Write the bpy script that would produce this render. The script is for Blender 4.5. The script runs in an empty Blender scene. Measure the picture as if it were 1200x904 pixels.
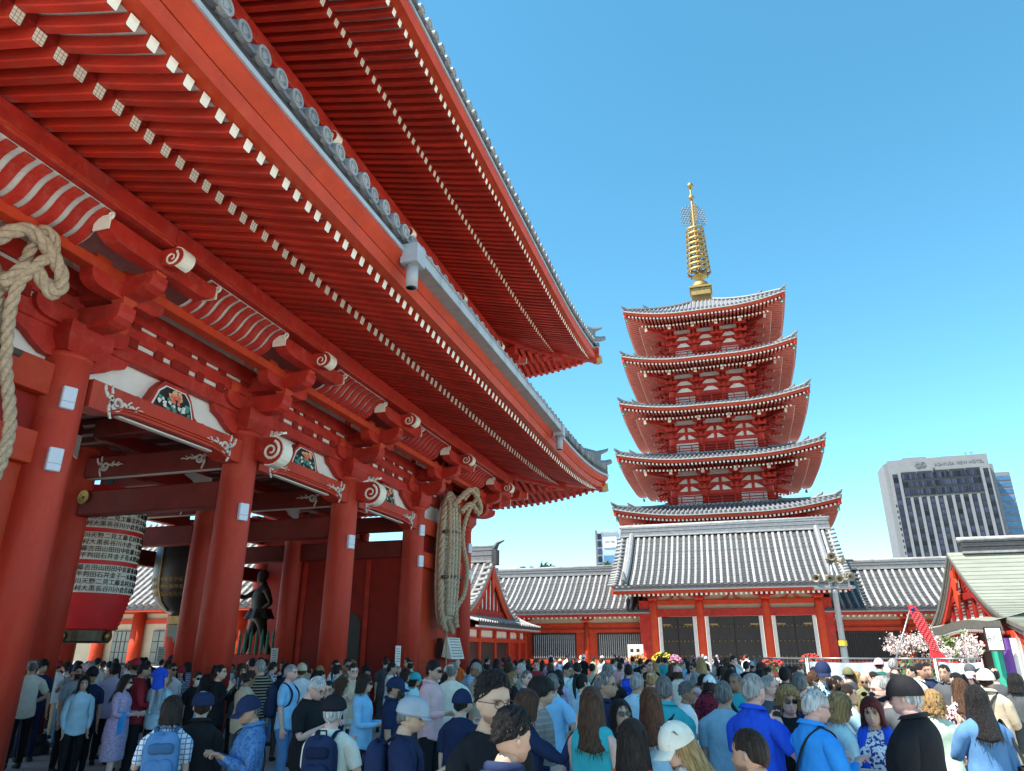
import bpy, math, random
import numpy as np
from mathutils import Vector, Matrix, Quaternion
R = math.radians
scene = bpy.context.scene
COL = scene.collection
rng = random.Random(7)
H = 1.85                                   # camera height above the paving
# ---------------------------------------------------------------- camera
cam_d = bpy.data.cameras.new("camera"); cam = bpy.data.objects.new("camera", cam_d); COL.objects.link(cam)
cam_d.sensor_fit = 'HORIZONTAL'; cam_d.sensor_width = 36; cam_d.lens = 36 * 835 / 1200
cam_d.clip_start = 0.05; cam_d.clip_end = 5000
cam.location = (0, 0, H); cam.rotation_euler = (R(90 + 20.43), 0, R(16.97))
scene.camera = cam
# ---------------------------------------------------------------- sky and sun
SUN_EL, SUN_AZ = R(59), R(230)             # azimuth counted from +Y towards +X: the sun stands left of and behind the camera
w = bpy.data.worlds.new("World"); scene.world = w; w.use_nodes = True
nt = w.node_tree; nt.nodes.clear()
sky = nt.nodes.new("ShaderNodeTexSky"); sky.sky_type = 'NISHITA'; sky.sun_disc = False
sky.sun_elevation = SUN_EL; sky.sun_rotation = SUN_AZ; sky.altitude = 900; sky.air_density = 1.0; sky.dust_density = 0.1; sky.ozone_density = 2.2
hs = nt.nodes.new("ShaderNodeHueSaturation"); hs.inputs['Hue'].default_value = 0.472; hs.inputs['Saturation'].default_value = 1.2
bg = nt.nodes.new("ShaderNodeBackground"); bg.inputs[1].default_value = 0.105
wo = nt.nodes.new("ShaderNodeOutputWorld")
nt.links.new(sky.outputs[0], hs.inputs['Color']); nt.links.new(hs.outputs[0], bg.inputs[0]); nt.links.new(bg.outputs[0], wo.inputs[0])
sd = bpy.data.lights.new("sun", 'SUN'); sd.energy = 4.1; sd.angle = R(0.5); sd.color = (1.0, 0.95, 0.86)
sun = bpy.data.objects.new("sun", sd); COL.objects.link(sun)
to_sun = Vector((math.sin(SUN_AZ) * math.cos(SUN_EL), math.cos(SUN_AZ) * math.cos(SUN_EL), math.sin(SUN_EL)))
sun.rotation_euler = to_sun.to_track_quat('Z', 'Y').to_euler(); sun.location = (-20, -20, 40)
scene.view_settings.view_transform = 'Standard'; scene.view_settings.look = 'None'
scene.view_settings.exposure = 1.58; scene.view_settings.gamma = 1
scene.render.engine = 'CYCLES'
scene.cycles.max_bounces = 8; scene.cycles.diffuse_bounces = 3

# ---------------------------------------------------------------- materials
MATS = {}
def mat(name, col, rough=0.6, var=0.12, scale=4.0, bump=0.0, bscale=30.0, metal=0.0, stretch=None, spec=None, objvar=0.0, streak=None, coords='Object', dirt=0.0, wear=0.0, wearcol=(.60, .15, .085)):
    if name in MATS: return MATS[name]
    m = bpy.data.materials.new(name); m.use_nodes = True; n = m.node_tree; L = n.links
    b = n.nodes['Principled BSDF']; b.inputs['Roughness'].default_value = rough; b.inputs['Metallic'].default_value = metal
    if spec is not None: b.inputs['Specular IOR Level'].default_value = spec
    tc = n.nodes.new('ShaderNodeTexCoord'); mp = n.nodes.new('ShaderNodeMapping'); L.new(tc.outputs[coords], mp.inputs[0])
    if stretch: mp.inputs['Scale'].default_value = stretch
    ns = n.nodes.new('ShaderNodeTexNoise'); ns.inputs['Scale'].default_value = scale; ns.inputs['Detail'].default_value = 6; ns.inputs['Roughness'].default_value = 0.62
    L.new(mp.outputs[0], ns.inputs['Vector'])
    rp = n.nodes.new('ShaderNodeMapRange'); rp.inputs[1].default_value = 0.3; rp.inputs[2].default_value = 0.7
    rp.inputs[3].default_value = 1 - var; rp.inputs[4].default_value = 1 + var; L.new(ns.outputs[0], rp.inputs[0])
    fac = rp.outputs[0]
    if objvar:
        oi = n.nodes.new('ShaderNodeObjectInfo'); r2 = n.nodes.new('ShaderNodeMapRange'); r2.inputs[3].default_value = 1 - objvar; r2.inputs[4].default_value = 1 + objvar
        L.new(oi.outputs['Random'], r2.inputs[0]); mu = n.nodes.new('ShaderNodeMath'); mu.operation = 'MULTIPLY'; L.new(fac, mu.inputs[0]); L.new(r2.outputs[0], mu.inputs[1]); fac = mu.outputs[0]
    vm = n.nodes.new('ShaderNodeVectorMath'); vm.operation = 'SCALE'; vm.inputs[0].default_value = col[:3]; L.new(fac, vm.inputs['Scale'])
    cout = vm.outputs[0]
    if dirt:
        n2 = n.nodes.new('ShaderNodeTexNoise'); n2.inputs['Scale'].default_value = scale * 0.35; n2.inputs['Detail'].default_value = 8; n2.inputs['Roughness'].default_value = 0.7
        L.new(mp.outputs[0], n2.inputs['Vector']); r3 = n.nodes.new('ShaderNodeMapRange'); r3.inputs[1].default_value = 0.52; r3.inputs[2].default_value = 0.72; r3.inputs[4].default_value = dirt
        L.new(n2.outputs[0], r3.inputs[0]); mx = n.nodes.new('ShaderNodeMix'); mx.data_type = 'RGBA'; L.new(r3.outputs[0], mx.inputs[0]); L.new(cout, mx.inputs[6]); mx.inputs[7].default_value = (0.09, 0.075, 0.06, 1); cout = mx.outputs[2]
    if wear:                                           # sun faded, rubbed patches running with the grain
        n4 = n.nodes.new('ShaderNodeTexNoise'); n4.inputs['Scale'].default_value = scale * 2.3; n4.inputs['Detail'].default_value = 9; n4.inputs['Roughness'].default_value = 0.75; n4.inputs['Distortion'].default_value = .4
        L.new(mp.outputs[0], n4.inputs['Vector']); r4 = n.nodes.new('ShaderNodeMapRange'); r4.inputs[1].default_value = 0.50; r4.inputs[2].default_value = 0.70; r4.inputs[4].default_value = wear
        L.new(n4.outputs[0], r4.inputs[0]); m4 = n.nodes.new('ShaderNodeMix'); m4.data_type = 'RGBA'; L.new(r4.outputs[0], m4.inputs[0]); L.new(cout, m4.inputs[6]); m4.inputs[7].default_value = (*wearcol, 1); cout = m4.outputs[2]
        ra = n.nodes.new('ShaderNodeMapRange'); ra.inputs[1].default_value = .35; ra.inputs[2].default_value = .7; ra.inputs[3].default_value = rough - .12; ra.inputs[4].default_value = rough + .22; L.new(n4.outputs[0], ra.inputs[0]); L.new(ra.outputs[0], b.inputs['Roughness'])
    L.new(cout, b.inputs['Base Color'])
    if bump:
        nb = n.nodes.new('ShaderNodeTexNoise'); nb.inputs['Scale'].default_value = bscale; nb.inputs['Detail'].default_value = 4; L.new(mp.outputs[0], nb.inputs['Vector'])
        bp = n.nodes.new('ShaderNodeBump'); bp.inputs['Strength'].default_value = bump; bp.inputs['Distance'].default_value = 0.02; L.new(nb.outputs[0], bp.inputs['Height']); L.new(bp.outputs[0], b.inputs['Normal'])
    MATS[name] = m; return m

M = dict(
 red=mat('vermilion_paint', (0.43, 0.026, 0.016), 0.5, 0.24, 2.2, 0.14, 14, dirt=0.30, spec=.22, objvar=.10, wear=.30),
 column=mat('column_vermilion', (0.49, 0.042, 0.021), 0.5, 0.20, 1.3, 0.12, 9, dirt=0.30, spec=.22, stretch=(1, 1, .22), objvar=.06, wear=.38),
 bouncelit=mat('bounce_lightened_red', (0.56, 0.16, 0.12), 0.6, 0.15, 2.2, 0.1, 14, dirt=0.15, spec=.2),  # pagoda red lightened: light bounced off the roofs is put into the colour
 rafter=mat('rafter_red_paint', (0.47, 0.027, 0.013), 0.55, 0.22, 3.0, 0.14, 18, objvar=0.20, dirt=0.30, wear=.22, stretch=(.35, 1, 1), spec=.2),
 shadered=mat('shade_darkened_red', (0.17, 0.020, 0.013), 0.55, 0.25, 2.0, 0.1, 14, dirt=0.3, spec=.2),  # beam red darkened: the shade inside the passage is put into the colour
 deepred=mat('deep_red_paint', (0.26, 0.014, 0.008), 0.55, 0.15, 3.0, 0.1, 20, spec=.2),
 orange=mat('fresh_vermilion', (0.50, 0.048, 0.016), 0.5, 0.16, 2.0, 0.1, 14, dirt=0.2, wear=.25, spec=.2),
 white=mat('white_paint', (0.66, 0.63, 0.56), 0.6, 0.08, 5, 0.08, 40, dirt=0.12),
 cap=mat('white_cap_plate', (0.82, 0.78, 0.64), 0.55, 0.08, 14, 0.2, 60, objvar=0.06),
 plaster=mat('white_plaster', (0.76, 0.73, 0.67), 0.8, 0.07, 3, 0.1, 40, dirt=0.08),
 cream=mat('cream_plaster', (0.52, 0.43, 0.29), 0.8, 0.08, 2, 0.1, 40),
 gold=mat('gilt_metal', (0.34, 0.225, 0.085), 0.52, 0.3, 8, 0.15, 30, metal=0.9, dirt=.3),
 giltpaint=mat('gilt_paint', (0.42, 0.24, 0.07), 0.5, 0.2, 8, 0.1, 30),
 tile=mat('grey_roof_tile', (0.175, 0.178, 0.185), 0.55, 0.22, 5, 0.25, 18, objvar=0.16, dirt=0.25),
 tiled=mat('dark_roof_tile', (0.045, 0.045, 0.048), 0.6, 0.3, 4, 0.2, 18, dirt=0.25),
 tilel=mat('pale_roof_tile', (0.265, 0.26, 0.25), 0.65, 0.32, 3.2, 0.35, 14, objvar=0.24, dirt=0.5),
 mortar=mat('pale_mortar', (0.33, 0.325, 0.31), 0.85, 0.16, 5, 0.2, 30),
 gutter=mat('galvanised_gutter', (0.38, 0.39, 0.40), 0.5, 0.14, 3, 0.05, 20, objvar=0.05),
 gutterb=mat('gutter_underside', (0.30, 0.27, 0.24), 0.6, 0.18, 3, 0.1, 20, objvar=0.08),
 black=mat('black_lacquer', (0.018, 0.016, 0.016), 0.4, 0.2, 6, 0.05, 20),
 darkwood=mat('dark_wood', (0.026, 0.017, 0.013), 0.6, 0.3, 6, 0.2, 30, stretch=(1, 1, 0.15)),
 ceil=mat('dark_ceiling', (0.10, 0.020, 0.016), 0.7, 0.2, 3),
 rope=mat('straw_rope', (0.52, 0.39, 0.26), 0.85, 0.3, 20, 0.9, 90),
 straw=mat('woven_straw', (0.56, 0.47, 0.34), 0.85, 0.3, 22, 0.9, 90),
 bronze=mat('bronze', (0.10, 0.08, 0.05), 0.45, 0.25, 8, 0.2, 30, metal=0.7),
 concrete=mat('pale_concrete', (0.165, 0.17, 0.18), 0.8, 0.08, 0.3),
 glass=mat('dark_window_glass', (0.022, 0.026, 0.045), 0.35, 0.5, 0.3, objvar=0.8, spec=.25),
 glassb=mat('blue_window_glass', (0.06, 0.14, 0.26), 0.1, 0.3, 0.4, objvar=0.25),
 green=mat('green_paint', (0.03, 0.16, 0.10), 0.5, 0.15, 4),
 steel=mat('grey_steel', (0.27, 0.275, 0.28), 0.4, 0.1, 6, metal=0.6),
 stone=mat('paving_stone', (0.44, 0.42, 0.39), 0.85, 0.14, 2.5, 0.3, 40, objvar=0.10, dirt=0.18),
 ground=mat('ground_stone', (0.43, 0.415, 0.39), 0.9, 0.14, 0.8, 0.3, 20),
 copper=mat('weathered_copper', (0.225, 0.235, 0.19), 0.6, 0.14, 3, 0.2, 20, objvar=0.08, dirt=0.15, stretch=(0.3, 1, 1)),
 copperd=mat('dark_copper_edge', (0.13, 0.12, 0.10), 0.6, 0.2, 4),
 bark=mat('bark', (0.11, 0.075, 0.055), 0.9, 0.3, 8, 0.6, 30),
 teal=mat('painted_leaf_teal', (0.05, 0.28, 0.22), 0.6, 0.3, 18),
 ochre=mat('painted_petal', (0.78, 0.42, 0.20), 0.6, 0.25, 14),
 coral=mat('painted_petal_coral', (0.72, 0.16, 0.10), 0.6, 0.25, 14),
 lantern=mat('lantern_paper_red', (0.70, 0.020, 0.022), 0.5, 0.12, 3, 0.05, 20),
 paper=mat('lantern_paper_white', (0.78, 0.75, 0.66), 0.7, 0.08, 4),
 ink=mat('black_ink', (0.012, 0.011, 0.011), 0.7, 0.1, 6),
 lamp=mat('lamp_box_cover', (0.66, 0.72, 0.80), 0.4, 0.05, 4),
)
def plate_mat():
    m = mat('etched_cap_plate', (0.80, 0.76, 0.62), .55, .10, 14, .2, 60, objvar=.08, dirt=.2); n = m.node_tree; L = n.links; b = n.nodes['Principled BSDF']; src = b.inputs['Base Color'].links[0].from_socket
    tc = n.nodes.new('ShaderNodeTexCoord'); sx = n.nodes.new('ShaderNodeSeparateXYZ'); L.new(tc.outputs['Object'], sx.inputs[0]); outs = []
    for k, ax in ((1, 0.0), (2, .013)):
        a = n.nodes.new('ShaderNodeMath'); a.operation = 'MULTIPLY_ADD'; a.inputs[1].default_value = 24; a.inputs[2].default_value = 50.5 + ax; L.new(sx.outputs[k], a.inputs[0]); f = n.nodes.new('ShaderNodeMath'); f.operation = 'FRACT'; L.new(a.outputs[0], f.inputs[0]); t = n.nodes.new('ShaderNodeMath'); t.operation = 'GREATER_THAN'; t.inputs[1].default_value = .84; L.new(f.outputs[0], t.inputs[0]); outs.append(t.outputs[0])
    mx = n.nodes.new('ShaderNodeMath'); mx.operation = 'MAXIMUM'; L.new(outs[0], mx.inputs[0]); L.new(outs[1], mx.inputs[1]); mi = n.nodes.new('ShaderNodeMix'); mi.data_type = 'RGBA'; L.new(mx.outputs[0], mi.inputs[0]); L.new(src, mi.inputs[6]); mi.inputs[7].default_value = (.34, .26, .13, 1); L.new(mi.outputs[2], b.inputs['Base Color']); return m
M['plate'] = plate_mat()
# ---------------------------------------------------------------- mesh building
class MB:
    def __init__(s): s.v = []; s.f = []; s.m = []; s.k = 0; s.sm = []; s.smooth = False
    def add(s, vs, fs):
        o = len(s.v); s.v.extend([tuple(p) for p in vs])
        for f in fs: s.f.append([i + o for i in f]); s.m.append(s.k); s.sm.append(s.smooth)
    def quad(s, a, b, c, d): s.add([a, b, c, d], [(0, 1, 2, 3)])
    def hexa(s, p): s.add(p, [(3, 2, 1, 0), (4, 5, 6, 7), (0, 1, 5, 4), (1, 2, 6, 5), (2, 3, 7, 6), (3, 0, 4, 7)])
    def box(s, x0, x1, y0, y1, z0, z1):
        s.hexa([(x0, y0, z0), (x1, y0, z0), (x1, y1, z0), (x0, y1, z0), (x0, y0, z1), (x1, y0, z1), (x1, y1, z1), (x0, y1, z1)])
    def cbox(s, x0, x1, y0, y1, z0, z1, c=0.02):            # box with chamfered edges
        lo = (min(x0, x1), min(y0, y1), min(z0, z1)); hi = (max(x0, x1), max(y0, y1), max(z0, z1))
        c = min(c, 0.4 * min(h - l for l, h in zip(lo, hi)))
        vs = []; idx = {}
        for sx in (0, 1):
            for sy in (0, 1):
                for sz in (0, 1):
                    sg = (sx, sy, sz); base = [hi[i] if sg[i] else lo[i] for i in range(3)]
                    for ax in range(3):                     # the vertex lying on the face of axis ax
                        p = [base[i] if i == ax else base[i] + (-c if sg[i] else c) for i in range(3)]
                        idx[sg, ax] = len(vs); vs.append(p)
        fs = []
        for ax in range(3):
            a, b = [(1, 2), (2, 0), (0, 1)][ax]
            for e in (0, 1):
                q = []
                for (u, w_) in ((0, 0), (1, 0), (1, 1), (0, 1)):
                    sg = [0, 0, 0]; sg[ax] = e; sg[a] = u; sg[b] = w_; q.append(idx[tuple(sg), ax])
                fs.append(q if e else q[::-1])
            for u in (0, 1):
                for w_ in (0, 1):
                    s0 = [0, 0, 0]; s1 = [0, 0, 0]; s0[a] = s1[a] = u; s0[b] = s1[b] = w_; s1[ax] = 1; s0, s1 = tuple(s0), tuple(s1)
                    q = [idx[s0, a], idx[s1, a], idx[s1, b], idx[s0, b]]
                    fs.append(q if (u ^ w_) else q[::-1])
        for sg in [(i, j, k) for i in (0, 1) for j in (0, 1) for k in (0, 1)]:
            q = [idx[sg, 0], idx[sg, 1], idx[sg, 2]]; fs.append(q if sum(sg) % 2 else q[::-1])
        s.add(vs, fs)
    def bar(s, p0, p1, w_, h, up=(0, 0, 1)):
        p0, p1, up = Vector(p0), Vector(p1), Vector(up); d = (p1 - p0).normalized(); r = d.cross(up).normalized(); u = r.cross(d)
        q = []
        for p in (p0, p1):
            for (i, j) in ((-1, -1), (1, -1), (1, 1), (-1, 1)): q.append(p + r * (i * w_ / 2) + u * (j * h / 2))
        s.hexa(q)
    def prism(s, poly, fn, t0, t1):                         # polygon (a,b) swept between fn(a,b,t0) and fn(a,b,t1)
        n = len(poly); s.add([fn(a, b, t0) for a, b in poly] + [fn(a, b, t1) for a, b in poly],
              [list(range(n))[::-1], list(range(n, 2 * n))] + [(i, (i + 1) % n, n + (i + 1) % n, n + i) for i in range(n)])
    def sweep(s, prof, path, closed=True):                  # path: list of fn(a,b)->xyz; rings joined
        n = len(prof); rings = [[fn(a, b) for a, b in prof] for fn in path]; vs = [p for r_ in rings for p in r_]; fs = []
        for i in range(len(rings) - 1):
            for j in range(n if closed else n - 1):
                k = (j + 1) % n; fs.append((i * n + j, i * n + k, (i + 1) * n + k, (i + 1) * n + j))
        if closed: fs.append(list(range(n))[::-1]); fs.append([(len(rings) - 1) * n + j for j in range(n)])
        s.add(vs, fs)
    def tube(s, pts, rad, n=8, caps=True, twist=0.0, lobes=0, flat=None):
        pts = [Vector(p) for p in pts]; N = len(pts); rad = rad if hasattr(rad, '__len__') else [rad] * N
        t = (pts[1] - pts[0]).normalized(); a = Vector((0, 0, 1)) if abs(t.z) < 0.9 else Vector((1, 0, 0)); r0 = t.cross(a).normalized()
        vs = []; fs = []; L = 0.0
        for i in range(N):
            t = (pts[min(i + 1, N - 1)] - pts[max(i - 1, 0)]).normalized(); r0 = (r0 - t * r0.dot(t)).normalized(); u = t.cross(r0)
            if i: L += (pts[i] - pts[i - 1]).length
            for j in range(n):
                th = 2 * math.pi * j / n; k = 1.0
                if lobes: k = 0.86 + 0.2 * abs(math.cos(lobes * 0.5 * (th + twist * L)))
                vs.append(pts[i] + (r0 * math.cos(th) + u * math.sin(th) * (flat or 1.0)) * rad[i] * k)
        for i in range(N - 1):
            for j in range(n): k = (j + 1) % n; fs.append((i * n + j, i * n + k, (i + 1) * n + k, (i + 1) * n + j))
        if caps: fs.append(list(range(n))[::-1]); fs.append([(N - 1) * n + j for j in range(n)])
        s.add(vs, fs)
    def lathe(s, prof, n=24, c=(0, 0, 0), caps=True):
        vs = [(c[0] + r * math.cos(2 * math.pi * j / n), c[1] + r * math.sin(2 * math.pi * j / n), c[2] + z) for r, z in prof for j in range(n)]; fs = []
        for i in range(len(prof) - 1):
            for j in range(n): k = (j + 1) % n; fs.append((i * n + j, i * n + k, (i + 1) * n + k, (i + 1) * n + j))
        if caps: fs.append(list(range(n))[::-1]); fs.append([(len(prof) - 1) * n + j for j in range(n)])
        s.add(vs, fs)
    def grid(s, fn, nu, nv, closed=False):
        vs = [fn(i / nu, j / nv) for i in range(nu + 1) for j in range(nv + 1)]
        s.add(vs, [(i * (nv + 1) + j, (i + 1) * (nv + 1) + j, (i + 1) * (nv + 1) + j + 1, i * (nv + 1) + j + 1) for i in range(nu) for j in range(nv)])
    def mesh(s, name, mats):
        me = bpy.data.meshes.new(name); me.from_pydata(s.v, [], s.f)
        mats = mats if isinstance(mats, (list, tuple)) else [mats]
        for m_ in mats: me.materials.append(m_)
        if any(s.m): me.polygons.foreach_set('material_index', s.m)
        if any(s.sm): me.polygons.foreach_set('use_smooth', s.sm)
        me.update(); return me
    def build(s, name, mats, parent=None, **kw): return link(name, s.mesh(name, mats), parent, **kw)

def link(name, me, parent=None, loc=None, rot=None, scale=None, label=None, kind=None):
    o = bpy.data.objects.new(name, me); COL.objects.link(o)
    if loc is not None: o.location = loc
    if rot is not None: o.rotation_euler = rot
    if scale is not None: o.scale = scale
    if parent is not None: o.parent = parent; o.matrix_parent_inverse = INV.get(parent.name, Matrix.Identity(4))
    if label: o['label'] = label
    if kind: o['kind'] = kind
    return o
INV = {}
def thing(name, label, cat, loc=(0, 0, 0), group=None, rotz=0.0, local=False):
    """an Empty at a thing's base; children are written in world coordinates unless local"""
    o = bpy.data.objects.new(name, None); COL.objects.link(o); o.location = loc; o.rotation_euler = (0, 0, rotz); o.empty_display_size = 0.2
    if not local: INV[o.name] = (Matrix.Translation(loc) @ Matrix.Rotation(rotz, 4, 'Z')).inverted()
    return tag(o, label, cat, group)
def tag(o, label, cat, group=None):
    o['label'] = label; o['category'] = cat
    if group: o['group'] = group
    return o
def struct(o): o['kind'] = 'structure'; return o
def text_mesh(body, size, depth=0.0, align='CENTER', spacing=1.0):
    cu = bpy.data.curves.new('lettering', 'FONT'); cu.body = body; cu.size = size; cu.extrude = depth; cu.align_x = align; cu.align_y = 'CENTER'; cu.space_character = spacing; cu.resolution_u = 2
    o = bpy.data.objects.new('lettering', cu); COL.objects.link(o); dg = bpy.context.evaluated_depsgraph_get(); dg.update()
    me = bpy.data.meshes.new_from_object(o.evaluated_get(dg)); bpy.data.objects.remove(o); bpy.data.curves.remove(cu); return me
def text_obj(name, body, size, m, parent, mtx, depth=0.0, warp=None, spacing=1.0):
    me = text_mesh(body, size, depth, spacing=spacing); me.materials.clear(); me.materials.append(m)
    if warp:
        for v in me.vertices: v.co = warp(v.co)
    else: me.transform(mtx)
    return link(name, me, parent)
# ---------------------------------------------------------------- from photo pixels to the place
_c, _s = math.cos(R(20.43)), math.sin(R(20.43)); _ca, _sa = math.cos(R(16.97)), math.sin(R(16.97))
def ray(u, v):
    a = u - 600; b = 835 * _c - (452 - v) * _s; z = 835 * _s + (452 - v) * _c
    return Vector((a * _ca - b * _sa, a * _sa + b * _ca, z))
def onX(u, v, X): r = ray(u, v); r *= X / r.x; return Vector((r.x, r.y, r.z + H))
def onY(u, v, Y): r = ray(u, v); r *= Y / r.y; return Vector((r.x, r.y, r.z + H))
def setco(me, co): me.vertices.foreach_set('co', np.asarray(co, dtype=np.float32).ravel()); me.update()
# ---------------------------------------------------------------- ground
mb = MB(); mb.quad((-900, -300, 0), (900, -300, 0), (900, 1500, 0), (-900, 1500, 0)); struct(mb.build("ground", M['ground']))
# ================================================================ the great gate
GX = (-9.3, -13.4, -17.5); GY = [3.35 + 4.2 * i for i in range(6)]; GYC = 13.85; GXC = -13.4
gate = thing("temple_gate", "huge two storey vermilion gate with double rafter eaves filling the left side", "gate", (GXC, GYC, 0))
def lift(y, s0=7.2, half=15.2, A=0.62): return A * max(0.0, (abs(y - GYC) - s0) / (half - s0)) ** 2.1
def arm_poly(L, h):                                   # a bracket arm seen from the side, boat shaped
    q = [(-L, 0), (L, 0)]
    for i in range(5): t = i / 4 * math.pi / 2; q.append((L - 0.32 * L * (1 - math.cos(t)), -0.35 * h - 0.65 * h * math.sin(t)))
    return q + [(-x, z) for x, z in q[:1:-1]]
def block(mb, x, y, z, w_=0.30, h=0.24):              # bearing block: square top, tapered foot
    a, b = w_ / 2, w_ * 0.34
    mb.hexa([(x - a, y - a, z + h * 0.45), (x + a, y - a, z + h * 0.45), (x + a, y + a, z + h * 0.45), (x - a, y + a, z + h * 0.45)] + [(x - a, y - a, z + h), (x + a, y - a, z + h), (x + a, y + a, z + h), (x - a, y + a, z + h)])
    mb.hexa([(x - b, y - b, z), (x + b, y - b, z), (x + b, y + b, z), (x - b, y + b, z)] + [(x - a, y - a, z + h * 0.45), (x + a, y - a, z + h * 0.45), (x + a, y + a, z + h * 0.45), (x - a, y + a, z + h * 0.45)])
# --- columns
cm = MB(); cm.smooth = True
cm.lathe([(0.335, 0.35), (0.335, 3.0), (0.328, 5.0), (0.318, 5.90), (0.332, 5.905), (0.332, 5.99), (0.30, 6.0)], 32)
cme = cm.mesh("column", M['column'])
bm_ = MB(); bm_.smooth = False
bm_.lathe([(0.50, 0), (0.50, 0.16), (0.42, 0.24), (0.40, 0.36), (0.34, 0.37)], 28); bme = bm_.mesh("column_base", M['black'])
lb = MB(); lb.cbox(-0.02, 0.07, -0.095, 0.095, -0.165, 0.165, 0.012); lb.k = 1; lb.box(0.071, 0.074, -0.09, 0.09, -0.065, -0.058)
lbme = lb.mesh("lamp_box", [M['lamp'], M['steel']])
colobj = {}
for i, x in enumerate(GX):
    for j, y in enumerate(GY):
        c = link("column", cme, gate, loc=(x, y, 0)); colobj[i, j] = c; link("column_base", bme, c)
for j in range(1, 6):
    for z in ((5.27, 4.36) if j in (1, 4, 5) else (4.36,)):
        b = link("lamp_box", lbme, colobj[0, j], loc=(0.315, -0.13, z), rot=(0, 0, R(-22)))
# --- carved lintels of the open bays, frog leg struts and beams above
def scrollwork(mb, cx, cz, s, side, x0, x1):          # raised white scroll: spiral with tendrils
    def ribbon(pts, w0, w1):
        n = len(pts)
        for i in range(n - 1):
            (a, b), (c, d) = pts[i], pts[i + 1]; wa = w0 + (w1 - w0) * i / (n - 1); wb = w0 + (w1 - w0) * (i + 1) / (n - 1)
            dx, dz = c - a, d - b; l = math.hypot(dx, dz) or 1; nx, nz = -dz / l, dx / l
            p = [(a + nx * wa, b + nz * wa), (a - nx * wa, b - nz * wa), (c - nx * wb, d - nz * wb), (c + nx * wb, d + nz * wb)]
            mb.hexa([(x0, cx + side * u * s, cz + v * s) for u, v in p] + [(x1, cx + side * u * s, cz + v * s) for u, v in p])
    sp = [(0.36 * (1 - t * 0.78) * math.cos(t * 9.2 + 2.6), 0.36 * (1 - t * 0.78) * math.sin(t * 9.2 + 2.6)) for t in [k / 22 for k in range(23)]]
    ribbon(sp, 0.085, 0.05)
    ribbon([(-0.30, 0.20), (-0.52, 0.16), (-0.72, 0.36), (-0.78, 0.62)], 0.10, 0.05)
    ribbon([(-0.32, 0.0), (-0.42, -0.3), (-0.30, -0.62), (-0.22, -0.75)], 0.08, 0.04)
    ribbon([(-0.34, 0.36), (-0.42, 0.58), (-0.38, 0.72)], 0.06, 0.03)
    ribbon([(0.30, 0.10), (0.62, 0.0), (0.80, 0.10), (1.05, -0.02), (1.35, 0.08), (1.55, 0.02)], 0.075, 0.02)
    ribbon([(0.55, 0.0), (0.62, 0.22), (0.75, 0.30)], 0.05, 0.02)
    ribbon([(1.0, 0.0), (1.08, 0.18), (1.2, 0.2)], 0.04, 0.02)
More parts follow.
